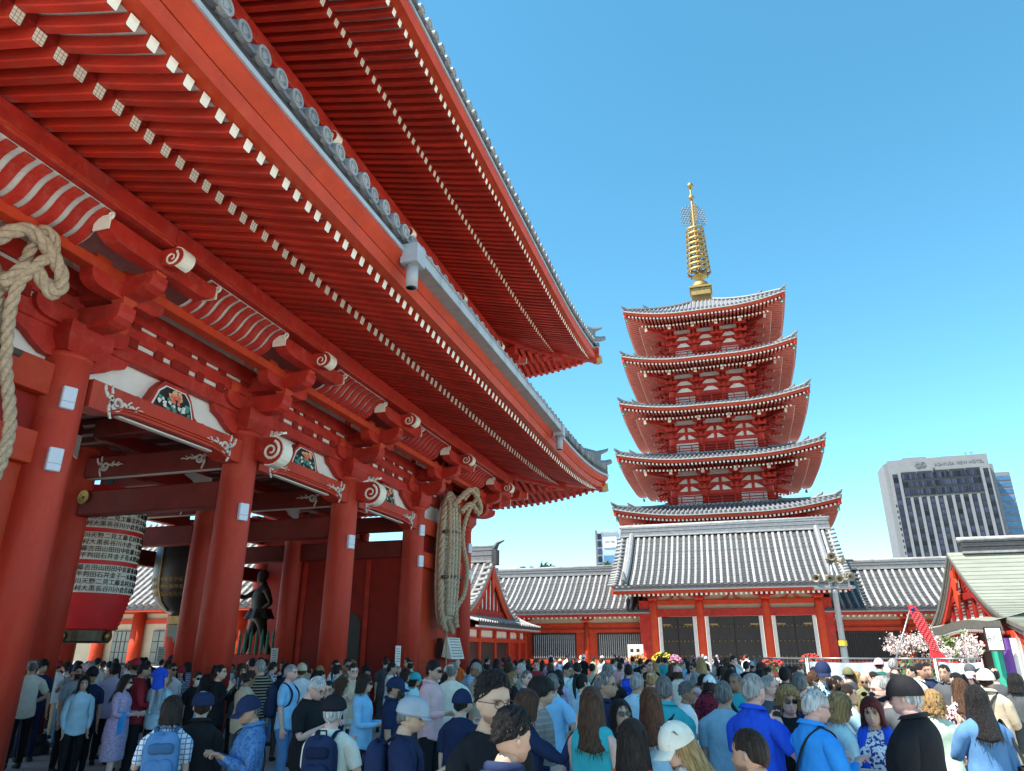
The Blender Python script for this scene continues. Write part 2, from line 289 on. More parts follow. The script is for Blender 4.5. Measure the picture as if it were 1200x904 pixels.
def lintel_bay(y0, y1, X, parent, fancy=True, z=0.0):
    ya, yb = y0 + 0.30, y1 - 0.30; Lh = (yb - ya) / 2; yc = (ya + yb) / 2
    poly = [(ya, 5.30), (ya, 5.74), (yb, 5.74), (yb, 5.30)]
    for k in range(13):
        t = 1 - k / 6; poly.append((yc + t * Lh * 0.80, 5.30 + 0.10 * (1 - abs(t) ** 6)))
    mb = MB(); mb.prism(poly, lambda a, b, t: (t, a, b + z), X - 0.20, X + 0.16); o = mb.build("carved_lintel", M['column'], parent)
    g = MB()
    for k, dz in enumerate((0.035, 0.085)):           # the double groove moulding along its foot
        g.sweep([(0, 0), (0.035, 0.008), (0.035, 0.024), (0, 0.032)], [(lambda a, b, t=t: (X + 0.16 + a, yc + t * Lh * (0.80 - 0.02 * k), 5.31 + z + 0.10 * (1 - abs(t) ** 6) + dz * (1 - abs(t) ** 10) + b)) for t in [-1 + q / 12 for q in range(25)]])
    g.build("moulding", M['orange'], o)
    wsp = MB(); wsp.box(X - 0.06, X + 0.04, yc - Lh * 0.62, yc + Lh * 0.62, 5.352 + z, 5.382 + z); wsp.build("white_soffit_strip", M['white'], o)
    if fancy:
        for sd_ in (1, -1):
            s_ = MB(); scrollwork(s_, yc - sd_ * (Lh - 0.50), 5.50 + z, 0.36, sd_, X + 0.158, X + 0.18); s_.build("scroll_carving", M['white'], o)
        # frog leg strut with a painted peony panel
        fl = MB(); out = [(-0.95, 0), (-0.80, 0.06), (-0.66, 0.03), (-0.55, 0.10), (-0.42, 0.36), (-0.28, 0.52), (0.28, 0.52), (0.42, 0.36), (0.55, 0.10), (0.66, 0.03), (0.80, 0.06), (0.95, 0)]
        fl.prism(out, lambda a, b, t: (t, yc + a, 5.755 + b + z), X - 0.16, X + 0.02); fo = fl.build("frog_leg_strut", M['red'], parent)
        inn = [(-0.47, 0.02), (-0.36, 0.30), (-0.22, 0.42), (0.22, 0.42), (0.36, 0.30), (0.47, 0.02)]
        pa = MB(); pa.prism([(a * 1.08, b * 1.06) for a, b in inn], lambda a, b, t: (t, yc + a, 5.76 + b + z), X + 0.015, X + 0.03); pa.k = 1
        pa.prism(inn, lambda a, b, t: (t, yc + a, 5.765 + b + z), X + 0.03, X + 0.036); po = pa.build("flower_panel", [M['paper'], M['ink']], fo)
        rr = random.Random(int(y0 * 10)); fm = MB()
        def petal(cy, cz, r_, mk, x):
            fm.k = mk; n = 7; ph = rr.random() * 6; fm.add([(x, cy, cz)] + [(x + 0.004, cy + r_ * (0.75 + 0.35 * (q % 2)) * math.cos(ph + q * 2 * math.pi / n), cz + 0.8 * r_ * (0.75 + 0.35 * (q % 2)) * math.sin(ph + q * 2 * math.pi / n)) for q in range(n)], [(0, 1 + q, 1 + (q + 1) % n) for q in range(n)])
        for q in range(26): yy = rr.uniform(-0.38, 0.38); petal(yc + yy, 5.80 + z + rr.uniform(0, 0.17), rr.uniform(0.035, 0.06), 0 if rr.random() < .7 else 3, X + 0.04 + q * 0.0006)
        for q in range(9): petal(yc + rr.uniform(-0.2, 0.18), 5.80 + z + rr.uniform(0.20, 0.33), rr.uniform(0.05, 0.08), 1, X + 0.058 + q * 0.0006)
        for q in range(9): petal(yc + rr.uniform(-0.1, 0.1), 5.80 + z + rr.uniform(0.14, 0.27), rr.uniform(0.04, 0.065), 2, X + 0.066 + q * 0.0006)
        fm.build("painted_peony", [M['teal'], M['ochre'], M['coral'], M['paper']], fo)
for j in range(1, 4): lintel_bay(GY[j], GY[j + 1], -9.22, gate)
# big scroll noses where the lintels run through the second and third columns
for j in (2, 3):
    y = GY[j] + .12; sp = [(-.5, .30), (.22, .31)] + [(.22 + .34 * math.cos(q * math.pi / 10), -.02 + .33 * math.sin(q * math.pi / 10)) for q in range(4, -7, -1)] + [(-.05, -.24), (-.5, -.2)]
    n = MB(); n.prism(sp, lambda p, q, t: (-8.75 + p, y + t, 5.60 + q), -.17, .17); no = n.build("lintel_nose", M['red'], gate); f = MB()
    for s_ in (-1, 1): f.tube([(-8.75 + .24 + .24 * (1 - t * .82) * math.cos(1.2 - 9.5 * t), y + s_ * .178, 5.58 + .24 * (1 - t * .82) * math.sin(1.2 - 9.5 * t)) for t in [q / 22 for q in range(23)]], [.040 - .018 * q / 22 for q in range(23)], 6)
    rim = [(a * 1.0, b) for a, b in sp[1:13]]
    f.sweep([(-.18, 0), (.18, 0), (.18, .03), (-.18, .03)], [(lambda a, b, p=p, q=q: (-8.75 + p + (p - .2) / .34 * b, y + a, 5.60 + q + (q + .02) / .34 * b)) for p, q in rim])
    def SL(mb): mb.v = [(-9.0 + (p[0] + 9.0) * .85, y + (p[1] - y) * .85, 5.6 + (p[2] - 5.6) * .85) for p in mb.v]
    for k in range(4): f.bar((-8.6 + .1 * k, y - .12, 5.93 + .02 * k), (-8.68 + .13 * k, y + .02, 6.10 - .02 * k), .05, .05)
    SL(f); SL2 = [(-9.0 + (v_.co.x + 9.0) * .85, y + (v_.co.y - y) * .85, 5.6 + (v_.co.z - 5.6) * .85) for v_ in no.data.vertices]; setco(no.data, np.array(SL2)); f.build("white_scroll", M['cap'], no)
# white plaster behind the beams
for j in range(5):
    p = MB(); p.box(-9.42, -9.38, GY[j] + 0.2, GY[j + 1] - 0.2, 5.55, 7.6); p.build("plaster_panel", M['plaster'], gate)
# beams A, B, C with thin white slots and dark spacer blocks
for j in range(5):
    y0, y1 = GY[j], GY[j + 1]; yc = (y0 + y1) / 2
    for (z0, z1, xo) in ((6.31, 6.60, -9.20), (6.68, 6.93, -9.18), (7.00, 7.30, -9.16)):
        t = MB(); t.cbox(xo - 0.17, xo, y0 + 0.02, y1 - 0.02, z0, z1, 0.012); t.build("tie_beam", M['red'], gate)
    for (z0, z1) in ((6.60, 6.68), (6.93, 7.00)):
        t = MB(); t.box(-9.34, -9.225, y0 + .36, y1 - .36, z0 - .01, z1 + .01); t.build("white_slot_strip", M['white'], gate)
        for yy in (yc - 0.52, yc, yc + 0.52, y0 + 0.32, y1 - 0.32, y0 + 1.0, y1 - 1.0):
            wd = 0.22 if abs(yy - yc) < 0.1 else 0.10
            t = MB(); t.cbox(-9.33, -9.17, yy - wd, yy + wd, z0 - 0.05, z1 + 0.05, 0.012); t.build("spacer_block", M['deepred'], gate)
    for s_ in (-1, 1):                                # shoulder pieces beside the columns
        yy = y0 if s_ > 0 else y1
        t = MB(); t.prism([(0.30, 6.31), (1.05, 6.31), (0.98, 6.17), (0.80, 6.10), (0.62, 5.98), (0.45, 5.90), (0.30, 5.90)], lambda a, b, q: (q, yy + s_ * a, b), -9.36, -9.24); t.build("shoulder_arm", M['red'], gate)
# --- bracket clusters
def bracket(parent, X, y, dz, low=True):
    o = MB()
    if low:
        block(o, X, y, 6.0 + dz, 0.78, 0.42)
    b = o.build("bracket_block", M['red'], parent) if low else None
    for (z, Lx, h) in ((6.72, 0.95, 0.34), (7.16, 1.45, 0.32)):
        a = MB(); a.prism(arm_poly(Lx, h), lambda p, q, t: (X + p, y + t, z + dz + q), -0.15, 0.15); a.build("bracket_arm", M['red'], parent)
    for (x, z, Ly, h) in ((X + 0.06, 6.66, 0.85, 0.28), (X + 0.80, 7.06, 0.70, 0.26), (X + 1.40, 7.50, 1.10, 0.30)):
        a = MB(); a.prism(arm_poly(Ly, h), lambda p, q, t: (x + t, y + p, z + dz + q), -0.12, 0.12); ao = a.build("bracket_arm", M['red'], parent)
        if Ly == 1.10:                                # white end plates with a curl
            for s_ in (-1, 1):
                e = MB(); yy = y + s_ * Ly; yl = y + s_ * (Ly + 0.02)
                e.hexa([(x - .14, min(yy, yl), z + dz - .20), (x + .14, min(yy, yl), z + dz - .20), (x + .14, max(yy, yl), z + dz - .20), (x - .14, max(yy, yl), z + dz - .20), (x - .14, min(yy, yl), z + dz + .02), (x + .14, min(yy, yl), z + dz + .02), (x + .14, max(yy, yl), z + dz + .02), (x - .14, max(yy, yl), z + dz + .02)])
                e.tube([(x + .14 + .07 * (1 - t * .6) * math.cos(3.4 + 6 * t), yl, z + dz + .0 + .07 * (1 - t * .6) * math.sin(3.4 + 6 * t)) for t in [q / 9 for q in range(10)]], 0.018, 5)
                e.build("white_end_plate", M['cap'], ao)
    bl = MB()
    for (x, z, ys) in ((X + 0.06, 6.66, (-.66, .66)), (X + 0.80, 7.06, (-.55, 0, .55)), (X + 1.36, 7.16, (0,)), (X + 0.84, 6.72, (0,))):
        for yy in ys: block(bl, x, y + yy, z + dz + 0.002, 0.26, 0.20)
    bl.build("bearing_block", M['orange'], parent)
    # scroll nose: snail shaped end projecting to the front, white face and rim
    def SC(mb): mb.v = [(X + 1.45 + (p[0] - X - 1.45) * .76, y + (p[1] - y) * .76, 7.44 + dz + (p[2] - 7.44 - dz) * .76) for p in mb.v]
    n = MB(); sp = [(-0.5, 0.16), (0.22, 0.17)] + [(.22 + .22 * math.cos(q * math.pi / 9 - 0), -.04 + .21 * math.sin(q * math.pi / 9)) for q in (4, 3, 2, 1, 0, -1, -2, -3, -4, -5)] + [(-0.02, -0.18), (-0.5, -0.12)]
    n.prism(sp, lambda p, q, t: (X + 1.62 + p, y + t, 7.40 + dz + q), -0.14, 0.14); SC(n); no = n.build("scroll_nose", M['red'], parent)
    f = MB(); fp = sp[1:11]
    for i in range(len(fp) - 1):
        (a, b_), (c, d) = fp[i], fp[i + 1]
        f.hexa([(X + 1.62 + a * 1.0, y - .145, 7.40 + dz + b_), (X + 1.62 + a, y + .145, 7.40 + dz + b_), (X + 1.62 + c, y + .145, 7.40 + dz + d), (X + 1.62 + c, y - .145, 7.40 + dz + d)] + [(X + 1.62 + a * 1.06 + .012, y - .145, 7.40 + dz + b_ * 1.05), (X + 1.62 + a * 1.06 + .012, y + .145, 7.40 + dz + b_ * 1.05), (X + 1.62 + c * 1.06 + .012, y + .145, 7.40 + dz + d * 1.05), (X + 1.62 + c * 1.06 + .012, y - .145, 7.40 + dz + d * 1.05)])
    for s_ in (-1, 1):
        f.tube([(X + 1.62 + .16 + .17 * (1 - t * .8) * math.cos(0.9 - 8.5 * t), y + s_ * .148, 7.40 + dz - .05 + .17 * (1 - t * .8) * math.sin(0.9 - 8.5 * t)) for t in [q / 16 for q in range(17)]], [0.028 - 0.012 * q / 16 for q in range(17)], 5)
    SC(f); f.build("white_scroll", M['cap'], no)
for y in GY: bracket(gate, -9.3, y, 0.0)
# --- cove with white slots between red ribs, rail and purlin
def cove(parent, X0, X1, z0, z1, y0, y1, n=11):
    def s_curve(t, off=0.0): return (X0 + (X1 - X0) * (t + 0.05 * math.sin(t * math.pi * 2)) + off, z0 + (z1 - z0) * (t - 0.07 * math.sin(t * math.pi * 2)) - off)
    bk = MB(); bk.grid(lambda u, v: (s_curve(v)[0], y0 + (y1 - y0) * u, s_curve(v)[1] + 0.02), 1, 8); bk.build("cove_backing", M['white'], parent)
    st = (y1 - y0) / n; prof = [(0, 0), (0.10 * st, -.05), (0.55 * st, -.05), (0.65 * st, 0)]
    rb = MB(); rb.sweep(prof, [(lambda a, b, t=t: (s_curve(t)[0] - b * 0.7, a, s_curve(t)[1] + b * 0.75)) for t in [q / 7 for q in range(8)]])
    rme = rb.mesh("cove_rib", M['red'])
    for i in range(n): link("cove_rib", rme, parent, loc=(0, y0 + st * (i + 0.2), 0))
for dz, dx in ((0, 0), (5.64, -0.40)):
    for j in range(5):
        y0, y1 = GY[j], GY[j + 1]
        cove(gate, -8.40 + dx, -7.82 + dx, 7.20 + dz, 7.60 + dz, y0 + 1.0, y1 - 1.0, 9)
        r_ = MB(); r_.cbox(-8.60 + dx, -8.36 + dx, y0 + 0.14, y1 - 0.14, 7.04 + dz, 7.20 + dz, 0.015); r_.build("cove_rail", M['orange'], gate)
    for j in range(5):
        pu = MB(); a = GY[j] - (0.9 if j == 0 else -0.001); b_ = GY[j + 1] + (0.9 if j == 4 else 0)
        pu.cbox(-7.98 + dx, -7.66 + dx, a, b_, 7.62 + dz, 7.97 + dz, 0.03); pu.build("purlin", M['red'], gate)
        hl = MB(); hl.box(-7.665 + dx, -7.64 + dx, a, b_, 7.645 + dz, 7.675 + dz); hl.build("purlin_moulding", M['orange'], gate)
# --- rafters: base row and flying row, painted white on the end faces
def raft_mesh(name, x0, z0, x1, z1, w_, h, sag=0.02):
    mb = MB(); d = Vector((x1 - x0, 0, z1 - z0)); L = d.length; d.normalize(); n = Vector((-d.z, 0, d.x)); sec = 5; c = 0.012
    prof = [(-w_ / 2 + c, -h / 2), (w_ / 2 - c, -h / 2), (w_ / 2, -h / 2 + c), (w_ / 2, h / 2), (-w_ / 2, h / 2), (-w_ / 2, -h / 2 + c)]
    rings = []
    for i in range(sec + 1):
        t = i / sec; p = d * (L * t) + n * (-sag * math.sin(t * math.pi)); rings.append([(p.x + n.x * b, a, p.z + n.z * b) for a, b in prof])
    m_ = len(prof); vs = [q for r_ in rings for q in r_]; fs = [(i * m_ + k, i * m_ + (k + 1) % m_, (i + 1) * m_ + (k + 1) % m_, (i + 1) * m_ + k) for i in range(sec) for k in range(m_)]
    mb.add(vs, fs); mb.add(rings[0], [list(range(m_))[::-1]]); mb.k = 1; q = rings[-1]
    mb.add([(p[0] + d.x * 0.006, p[1], p[2] + d.z * 0.006) for p in q], [list(range(m_))])
    return mb.mesh(name, [M['rafter'], M['plate' if name == 'base_rafter' else 'cap']])
def soffit(name, xa, za, xb, zb, m_, k0, k1, y0=-1.3, y1=29.0, thick=0.03):
    mb = MB(); mb.grid(lambda u, v: (xa + (xb - xa) * v, y0 + (y1 - y0) * u, za + (zb - za) * v + lift(y0 + (y1 - y0) * u) * (k0 + (k1 - k0) * v)), 60, 1)
    return mb.build(name, m_, gate)
def eaves(dz, dx, xb, xf, zb, zf, xk):
    # base rafters run from the purlin to xb, flying rafters from just behind xb to xf
    sl = 0.25; xs = -9.35 + dx; zs = zb + sl * (xb - xs)
    bme = raft_mesh("base_rafter", xs, zs, xb, zb, 0.125, 0.15); Lb = xb - xs
    fx = xb - 0.28; fz = zb + 0.235; fme = raft_mesh("flying_rafter", fx, fz, xf, zf, 0.115, 0.135); 
    n = int((29.0 - 0.3) / 0.2575)
    for i in range(n + 1):
        y = 0.35 + 0.2575 * i; lf = lift(y); over = max(0.0, y - (GY[5] - 0.1))
        sx = 1.0; xo = xs
        if over > 0: xo = max(xs, -9.3 + over + 0.05); sx = (xb - xo) / Lb
        if sx > 0.06: link("base_rafter", bme, gate, loc=(xo, y + rng.gauss(0, .003), zs - sl * (xo - xs) + lf * 0.72), scale=(sx, 1, sx), rot=(rng.gauss(0, .01), rng.gauss(0, .0018), rng.gauss(0, .0025)))
        xo2 = fx; s2 = 1.0
        if over > 0: xo2 = max(fx, -9.3 + over + 0.05); s2 = (xf - xo2) / (xf - fx)
        if s2 > 0.1: link("flying_rafter", fme, gate, loc=(xo2, y, fz + (zf - fz) * (xo2 - fx) / (xf - fx) + lf * (0.72 + 0.28)), scale=(s2, 1, s2), rot=(rng.gauss(0, .012), rng.gauss(0, .002), rng.gauss(0, .004)))
    soffit("base_soffit", xs - 0.3, zs + 0.085 + 0.3 * sl, xb - 0.03, zb + 0.087, M['rafter'], 0.72, 0.72)
    soffit("flying_soffit", fx, fz + 0.077, xf + 0.06, zf + 0.079, M['white'], 1.0, 1.0)
    def board(name, prof, m_, k, yA=-1.35, yB=29.15, seg=48):
        mb = MB(); mb.sweep(prof, [(lambda a, b, y=yA + (yB - yA) * q / seg: (a, y, b + lift(y) * k)) for q in range(seg + 1)]); return mb.build(name, m_, gate)
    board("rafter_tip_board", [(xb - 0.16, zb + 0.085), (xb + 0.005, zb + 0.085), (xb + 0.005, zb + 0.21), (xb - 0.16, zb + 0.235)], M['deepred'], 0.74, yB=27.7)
    board("eave_board", [(xf - 0.02, zf + 0.078), (xf + 0.20, zf + 0.06), (xf + 0.24, zf + 0.24), (xf - 0.02, zf + 0.26)], M['orange'], 1.0)
    board("eave_upper_board", [(xk - 0.36, zf + 0.262), (xk - 0.16, zf + 0.262), (xk - 0.03, zf + 0.40), (xk - 0.03, zf + 0.47), (xk - 0.36, zf + 0.47)], M['orange'], 1.06)
    board("eave_mortar_strip", [(xk - 0.30, zf + 0.472), (xk, zf + 0.472), (xk, zf + 0.55), (xk - 0.30, zf + 0.55)], M['gutter'], 1.1, yA=-1.4, yB=29.2)
    board("tile_bed", [(xk - 0.5, zf + 0.552), (xk - 0.06, zf + 0.552), (xk - 0.06, zf + 0.70), (xk - 0.5, zf + 0.72)], M['tiled'], 1.15, yA=-1.45, yB=29.3)
    # eave tiles: round covers with moulded discs and the scalloped pan between them
    t = MB(); t.smooth = True; rad = 0.118
    t.sweep([(rad * math.cos(q * math.pi / 6), rad * math.sin(q * math.pi / 6)) for q in range(12)], [(lambda a, b, x=x, z=z: (x, a, b + z)) for x, z in ((-1.0, 0.42), (-0.02, 0.0))])
    t.smooth = False; t.k = 1
    def ring(r0, r1, x): t.add([(x, r_ * math.cos(q * math.pi / 8), r_ * math.sin(q * math.pi / 8)) for r_ in (r0, r1) for q in range(16)], [(q, (q + 1) % 16, 16 + (q + 1) % 16, 16 + q) for q in range(16)])
    prof = [(0.0, 0.012), (0.045, 0.012), (0.048, 0.0), (0.085, 0.0), (0.088, 0.016), (0.122, 0.016), (0.122, -0.06)]
    for (r0, x0), (r1, x1) in zip(prof, prof[1:]):
        vs = [(x0, r0 * math.cos(q * math.pi / 8), r0 * math.sin(q * math.pi / 8)) for q in range(16)] + [(x1, r1 * math.cos(q * math.pi / 8), r1 * math.sin(q * math.pi / 8)) for q in range(16)]
        t.add(vs, [(q, (q + 1) % 16, 16 + (q + 1) % 16, 16 + q)[::-1] for q in range(16)])
    for q in range(3): a = q * 2.1; t.box(0.0121, 0.017, 0.066 * math.cos(a) - .012, 0.066 * math.cos(a) + .012, 0.066 * math.sin(a) - .012, 0.066 * math.sin(a) + .012)
    t.k = 0
    sc = [(0.0 + 0.175 * math.cos(math.pi + q * math.pi / 8) + 0.175, -0.02 - 0.10 * math.sin(q * math.pi / 8)) for q in range(9)]
    t.prism(sc + [(a, b + 0.055) for a, b in sc[::-1]], lambda a, b, x: (x, a, b), -0.9, -0.015)
    tme = t.mesh("eave_tile", [M['tile'], M['tilel']])
    for i in range(int(30.4 / 0.35)):
        y = -1.35 + 0.35 * i; link("eave_tile", tme, gate, loc=(xk + 0.03 + rng.gauss(0, .008), y + rng.gauss(0, .006), zf + 0.80 + lift(y) * 1.22 + rng.gauss(0, .006)), rot=(rng.gauss(0, .08), rng.gauss(0, .012), rng.gauss(0, .015)))
    # roof surfaces above, all four sides; the far sides' rafters joined
    return xs, zs
for dz, dx, xb, xf, zb, zf, xk in ((0, 0, -6.30, -5.06, 7.73, 7.51, -4.66), (5.64, -0.40, -6.36, -5.12, 13.33, 13.20, -4.92)): eaves(dz, dx, xb, xf, zb, zf, xk)
def roof_sheet(name, xe, ze, xr, zr, yr, half_y, curve=0.35):
    mb = MB(); hx = xe - GXC
    for side in range(4):
        def fn(u, v):
            p = 2 * u - 1; vv = v; k = vv * (1 - curve) + curve * vv * vv
            ex, ey = (hx, p * half_y) if side == 0 else (-hx, -p * half_y) if side == 1 else (-p * hx, half_y) if side == 2 else (p * hx, -half_y)
            ix, iy = (xr, p * yr) if side == 0 else (-xr, -p * yr) if side == 1 else (-p * xr, yr) if side == 2 else (p * xr, -yr)
            q = abs(p); lf = 0.95 * max(0, (q - 0.45) / 0.55) ** 2.1 * (1 - v)
            return (GXC + ex + (ix - ex) * v, GYC + ey + (iy - ey) * v, ze + (zr - ze) * k + lf)
        mb.grid(fn, 24, 8)
    return mb.build(name, M['tile'], gate)
roof_sheet("lower_roof", -4.75, 8.22, 3.6, 10.6, 10.6, 15.5)
roof_sheet("upper_roof", -5.0, 13.92, 0.3, 22.2, 9.5, 15.2)
# west and east flank eaves (seen end on): joined rafters with their own soffit
for zb, zf, s_ in ((7.73, 7.51, 1), (13.33, 13.20, 1), (7.73, 7.51, -1), (13.33, 13.20, -1)):
    mb = MB(); off = 0 if zb < 10 else -0.1
    for i in range(68):
        x = -22.0 + 0.2575 * i
        if x > -4.75: break
        lf = 0.62 * max(0, (abs(x - GXC) - 4) / 4.7) ** 2.1; st = max(0, abs(x - GXC) - 4.05)
        yb, yf = GYC + s_ * (10.5 + 2.95 + off), GYC + s_ * (10.5 + 4.25 + off)
        ys = GYC + s_ * (10.5 + st)
        if abs(yf - GYC) > abs(ys - GYC) + 0.1:
            mb.k = 0
            if abs(yb - GYC) > abs(ys - GYC): mb.bar((x, ys, zb + .25 * abs(yb - ys) + lf * .72), (x, yb, zb + lf * .72), 0.125, 0.15)
            f0 = yb - s_ * 0.28 if abs(yb - s_ * .28 - GYC) > abs(ys - GYC) else ys
            mb.bar((x, f0, zb + .235 + lf), (x, yf, zf + lf), 0.115, 0.135); mb.k = 1; mb.bar((x, yf, zf + lf), (x, yf + s_ * .01, zf + lf), 0.115, 0.135)
    mb.build("flank_rafters", [M['rafter'], M['cap']], gate, kind='stuff')
    def FS(u, v):
        x = -22.0 + 17.2 * u; st = max(0, abs(x - GXC) - 4.05); d0 = min(10.3 + st, 14.7); d = d0 + (14.75 - d0) * v
        return (x, GYC + s_ * d, zb + .97 - (zb + .97 - zf - .08) * (d - 10.3) / 4.45 + 0.62 * max(0, (abs(x - GXC) - 4) / 4.7) ** 2.1)
    so = MB(); so.grid(FS, 40, 3); so.build("flank_soffit", M['rafter'], gate)
    eb = MB(); yf = GYC + s_ * (10.5 + 4.3 + off)
    for k, (a, b, mm) in enumerate(((0, .2, 0), (.22, .40, 0), (.41, .49, 1), (.5, .66, 2))):
        eb.k = mm; eb.sweep([(yf + s_ * (.05 * k - .1), zf + .07 + a), (yf + s_ * (.05 * k + .12), zf + .07 + a), (yf + s_ * (.05 * k + .16), zf + .07 + b), (yf + s_ * (.05 * k - .1), zf + .07 + b)], [(lambda p, q, x=-22.1 + 17.35 * i / 30: (x, p, q + 0.62 * max(0, (abs(x - GXC) - 4) / 4.7) ** 2.1 * (1 + .04 * k))) for i in range(31)])
    eb.build("flank_eave_board", [M['orange'], M['mortar'], M['tiled']], gate)
    fp = MB(); yp = GYC + s_ * (10.5 + 1.5); xa = -17.5 - 1.6; xb2 = -9.3 + 1.6; zz = 0 if zb < 10 else 5.64
    fp.cbox(xa, xb2, yp - .15, yp + .15, 7.615 + zz, 7.96 + zz, .03); fp.build("flank_purlin", M['red'], gate)
    # hip rafters at both corners with a gilt cap
    for cx in (1, -1):
        x0 = GXC + cx * 4.1; y0 = GYC + s_ * 10.5; x1 = GXC + cx * 8.62; y1 = GYC + s_ * (10.5 + 4.5)
        hp = MB(); hp.bar((x0, y0, zb + .70), (x0 + cx * 3.1, y0 + s_ * 3.1, zb + .30), .30, .36); hp.bar((x0 + cx * 2.7, y0 + s_ * 2.7, zb + .52), (x1, y1, zf + .62 + .02), .26, .30)
        ho = hp.build("hip_rafter", M['red'], gate)
        gc = MB(); gc.bar((x1 - cx * .18, y1 - s_ * .18, zf + .61), (x1 + cx * .03, y1 + s_ * .03, zf + .645), .28, .33); gc.build("gilt_cap", M['giltpaint'], ho)
        # corner ridge with ogre tile
        rx = GXC + cx * 8.75; ry = GYC + s_ * 15.3; zt = zf + .80 + .95
        rg = MB(); rg.bar((GXC + cx * 6.9, GYC + s_ * 13.4, zf + 2.05), (rx - cx * .35, ry - s_ * .35, zt + .10), .34, .36); rg.tube([(GXC + cx * 6.9, GYC + s_ * 13.4, zf + 2.26), (rx - cx * .4, ry - s_ * .4, zt + .32)], .13, 8)
        rg.tube([(rx - cx * .5, ry - s_ * .5, zt - .10), (rx - cx * .1, ry - s_ * .1, zt - .02), (rx + cx * .08, ry + s_ * .08, zt + .08)], [.14, .12, .10], 8)
        rg.tube([(rx - cx * .5, ry - s_ * .5, zt + .30), (rx - cx * .25, ry - s_ * .25, zt + .42), (rx - cx * .05, ry - s_ * .05, zt + .54), (rx, ry, zt + .62)], [.12, .10, .07, .03], 6)
        rg.build("corner_ridge", M['tile'], gate)
# --- gutter on the middle of the lower eave, in lengths, with two drop pipes
ga, gb = onX(491, 316, -4.45).y, onX(660, 512, -4.45).y
ng = 11; gl = (gb - ga) / ng
gm = MB(); gm.k = 0; gm.box(-4.485, -4.46, 0.006, gl - 0.006, 7.90, 8.08); gm.k = 1; gm.box(-4.80, -4.462, 0.006, gl - 0.006, 7.885, 7.90); gm.k = 0; gm.box(-4.488, -4.43, 0.006, gl - 0.006, 8.08, 8.10)
gme = gm.mesh("gutter_length", [M['gutter'], M['gutterb']])
for i in range(ng): link("gutter_length", gme, gate, loc=(0, ga + gl * i, lift(ga + gl * i)))
for y in (ga, gb):
    d = MB(); d.box(-4.72, -4.42, y - 0.16, y + 0.16, 7.78, 8.12); d.smooth = True; d.lathe([(0.10, 7.38), (0.10, 7.78), (0.085, 7.78), (0.085, 7.38)], 16, (-4.57, y, 0)); d.build("drop_pipe", M['gutter'], gate)
# --- upper storey body
ub = MB(); ub.box(-17.9, -10.0, GY[0] + .3, GY[5] - .3, 9.8, 14.4); ub.build("upper_wall", M['red'], gate)
for y in GY: bracket(gate, -9.7, y, 5.64, low=False)
for j in range(5):
    for z0, z1 in ((12.0, 12.25), (12.35, 12.6), (12.7, 13.0)):
        t = MB(); t.cbox(-10.0, -9.72, GY[j] + .01, GY[j + 1] - .01, z0, z1, .012); t.build("upper_tie_beam", M['red'], gate)
    # painted emblem between the upper brackets
    t = MB(); yc = (GY[j] + GY[j + 1]) / 2
fb = MB(); fb.box(-9.9, -9.6, GY[0] - 2, GY[5] + 1.5, 10.4, 11.9); fb.build("balcony_front", M['deepred'], gate)
# bracket clusters on the west corner, stepping out to the flank purlin
for zz in (0, 5.64):
    for X in (-9.3, -13.4, -17.5):
        for (z, Ly, h) in ((6.72, 0.95, .34), (7.16, 1.45, .32), (7.50, 1.65, .3)):
            if X == -13.4 and zz == 0 and z < 7: continue
            a = MB(); a.prism(arm_poly(Ly, h), lambda p, q, t: (X + t, GY[5] + p, z + zz + q + .004), -0.14, 0.14); ao = a.build("flank_bracket_arm", M['red'], gate)
    for (d0, z) in ((1.0, 6.74), (1.5, 7.18), (2.1, 7.52)):
        a = MB(); s2 = d0 / math.sqrt(2); a.prism(arm_poly(d0 * 1.25, .32), lambda p, q, t: (-9.3 + (p + t) * .7071, GY[5] + (p - t) * .7071, z + zz + q + .008), -.13, .13); ao = a.build("corner_bracket_arm", M['red'], gate)
        if d0 > 1.2:
            e = MB(); e.bar((-9.3 + d0 * 1.25 * .7071, GY[5] + d0 * 1.25 * .7071, z + zz - .1), (-9.3 + d0 * 1.25 * .7071 + .015, GY[5] + d0 * 1.25 * .7071 + .015, z + zz - .1), .28, .22); e.build("white_end_plate", M['cap'], ao)
    for (y, z) in ((GY[5] + .8, 7.06), (GY[5] + 1.4, 7.5)):
        a = MB(); a.prism([(-17.5 - y + GY[5], 0), (-9.3 + (y - GY[5]) + .4, 0), (-9.3 + (y - GY[5]) + .35, -.26), (-17.5 - y + GY[5], -.26)], lambda p, q, t: (p, y + t, z + zz + q + .012), -.12, .12); a.build("flank_bracket_beam", M['red'], gate)
    for i in range(5): pass
    nn = 22; rb = MB()
    for i in range(nn): rb.bar((-17.3 + i * .36, GY[5] + .95, 7.16 + zz), (-17.3 + i * .36, GY[5] + 1.5, 7.62 + zz), .2, .07)
    rb.build("flank_cove_ribs", M['red'], gate, kind='stuff')
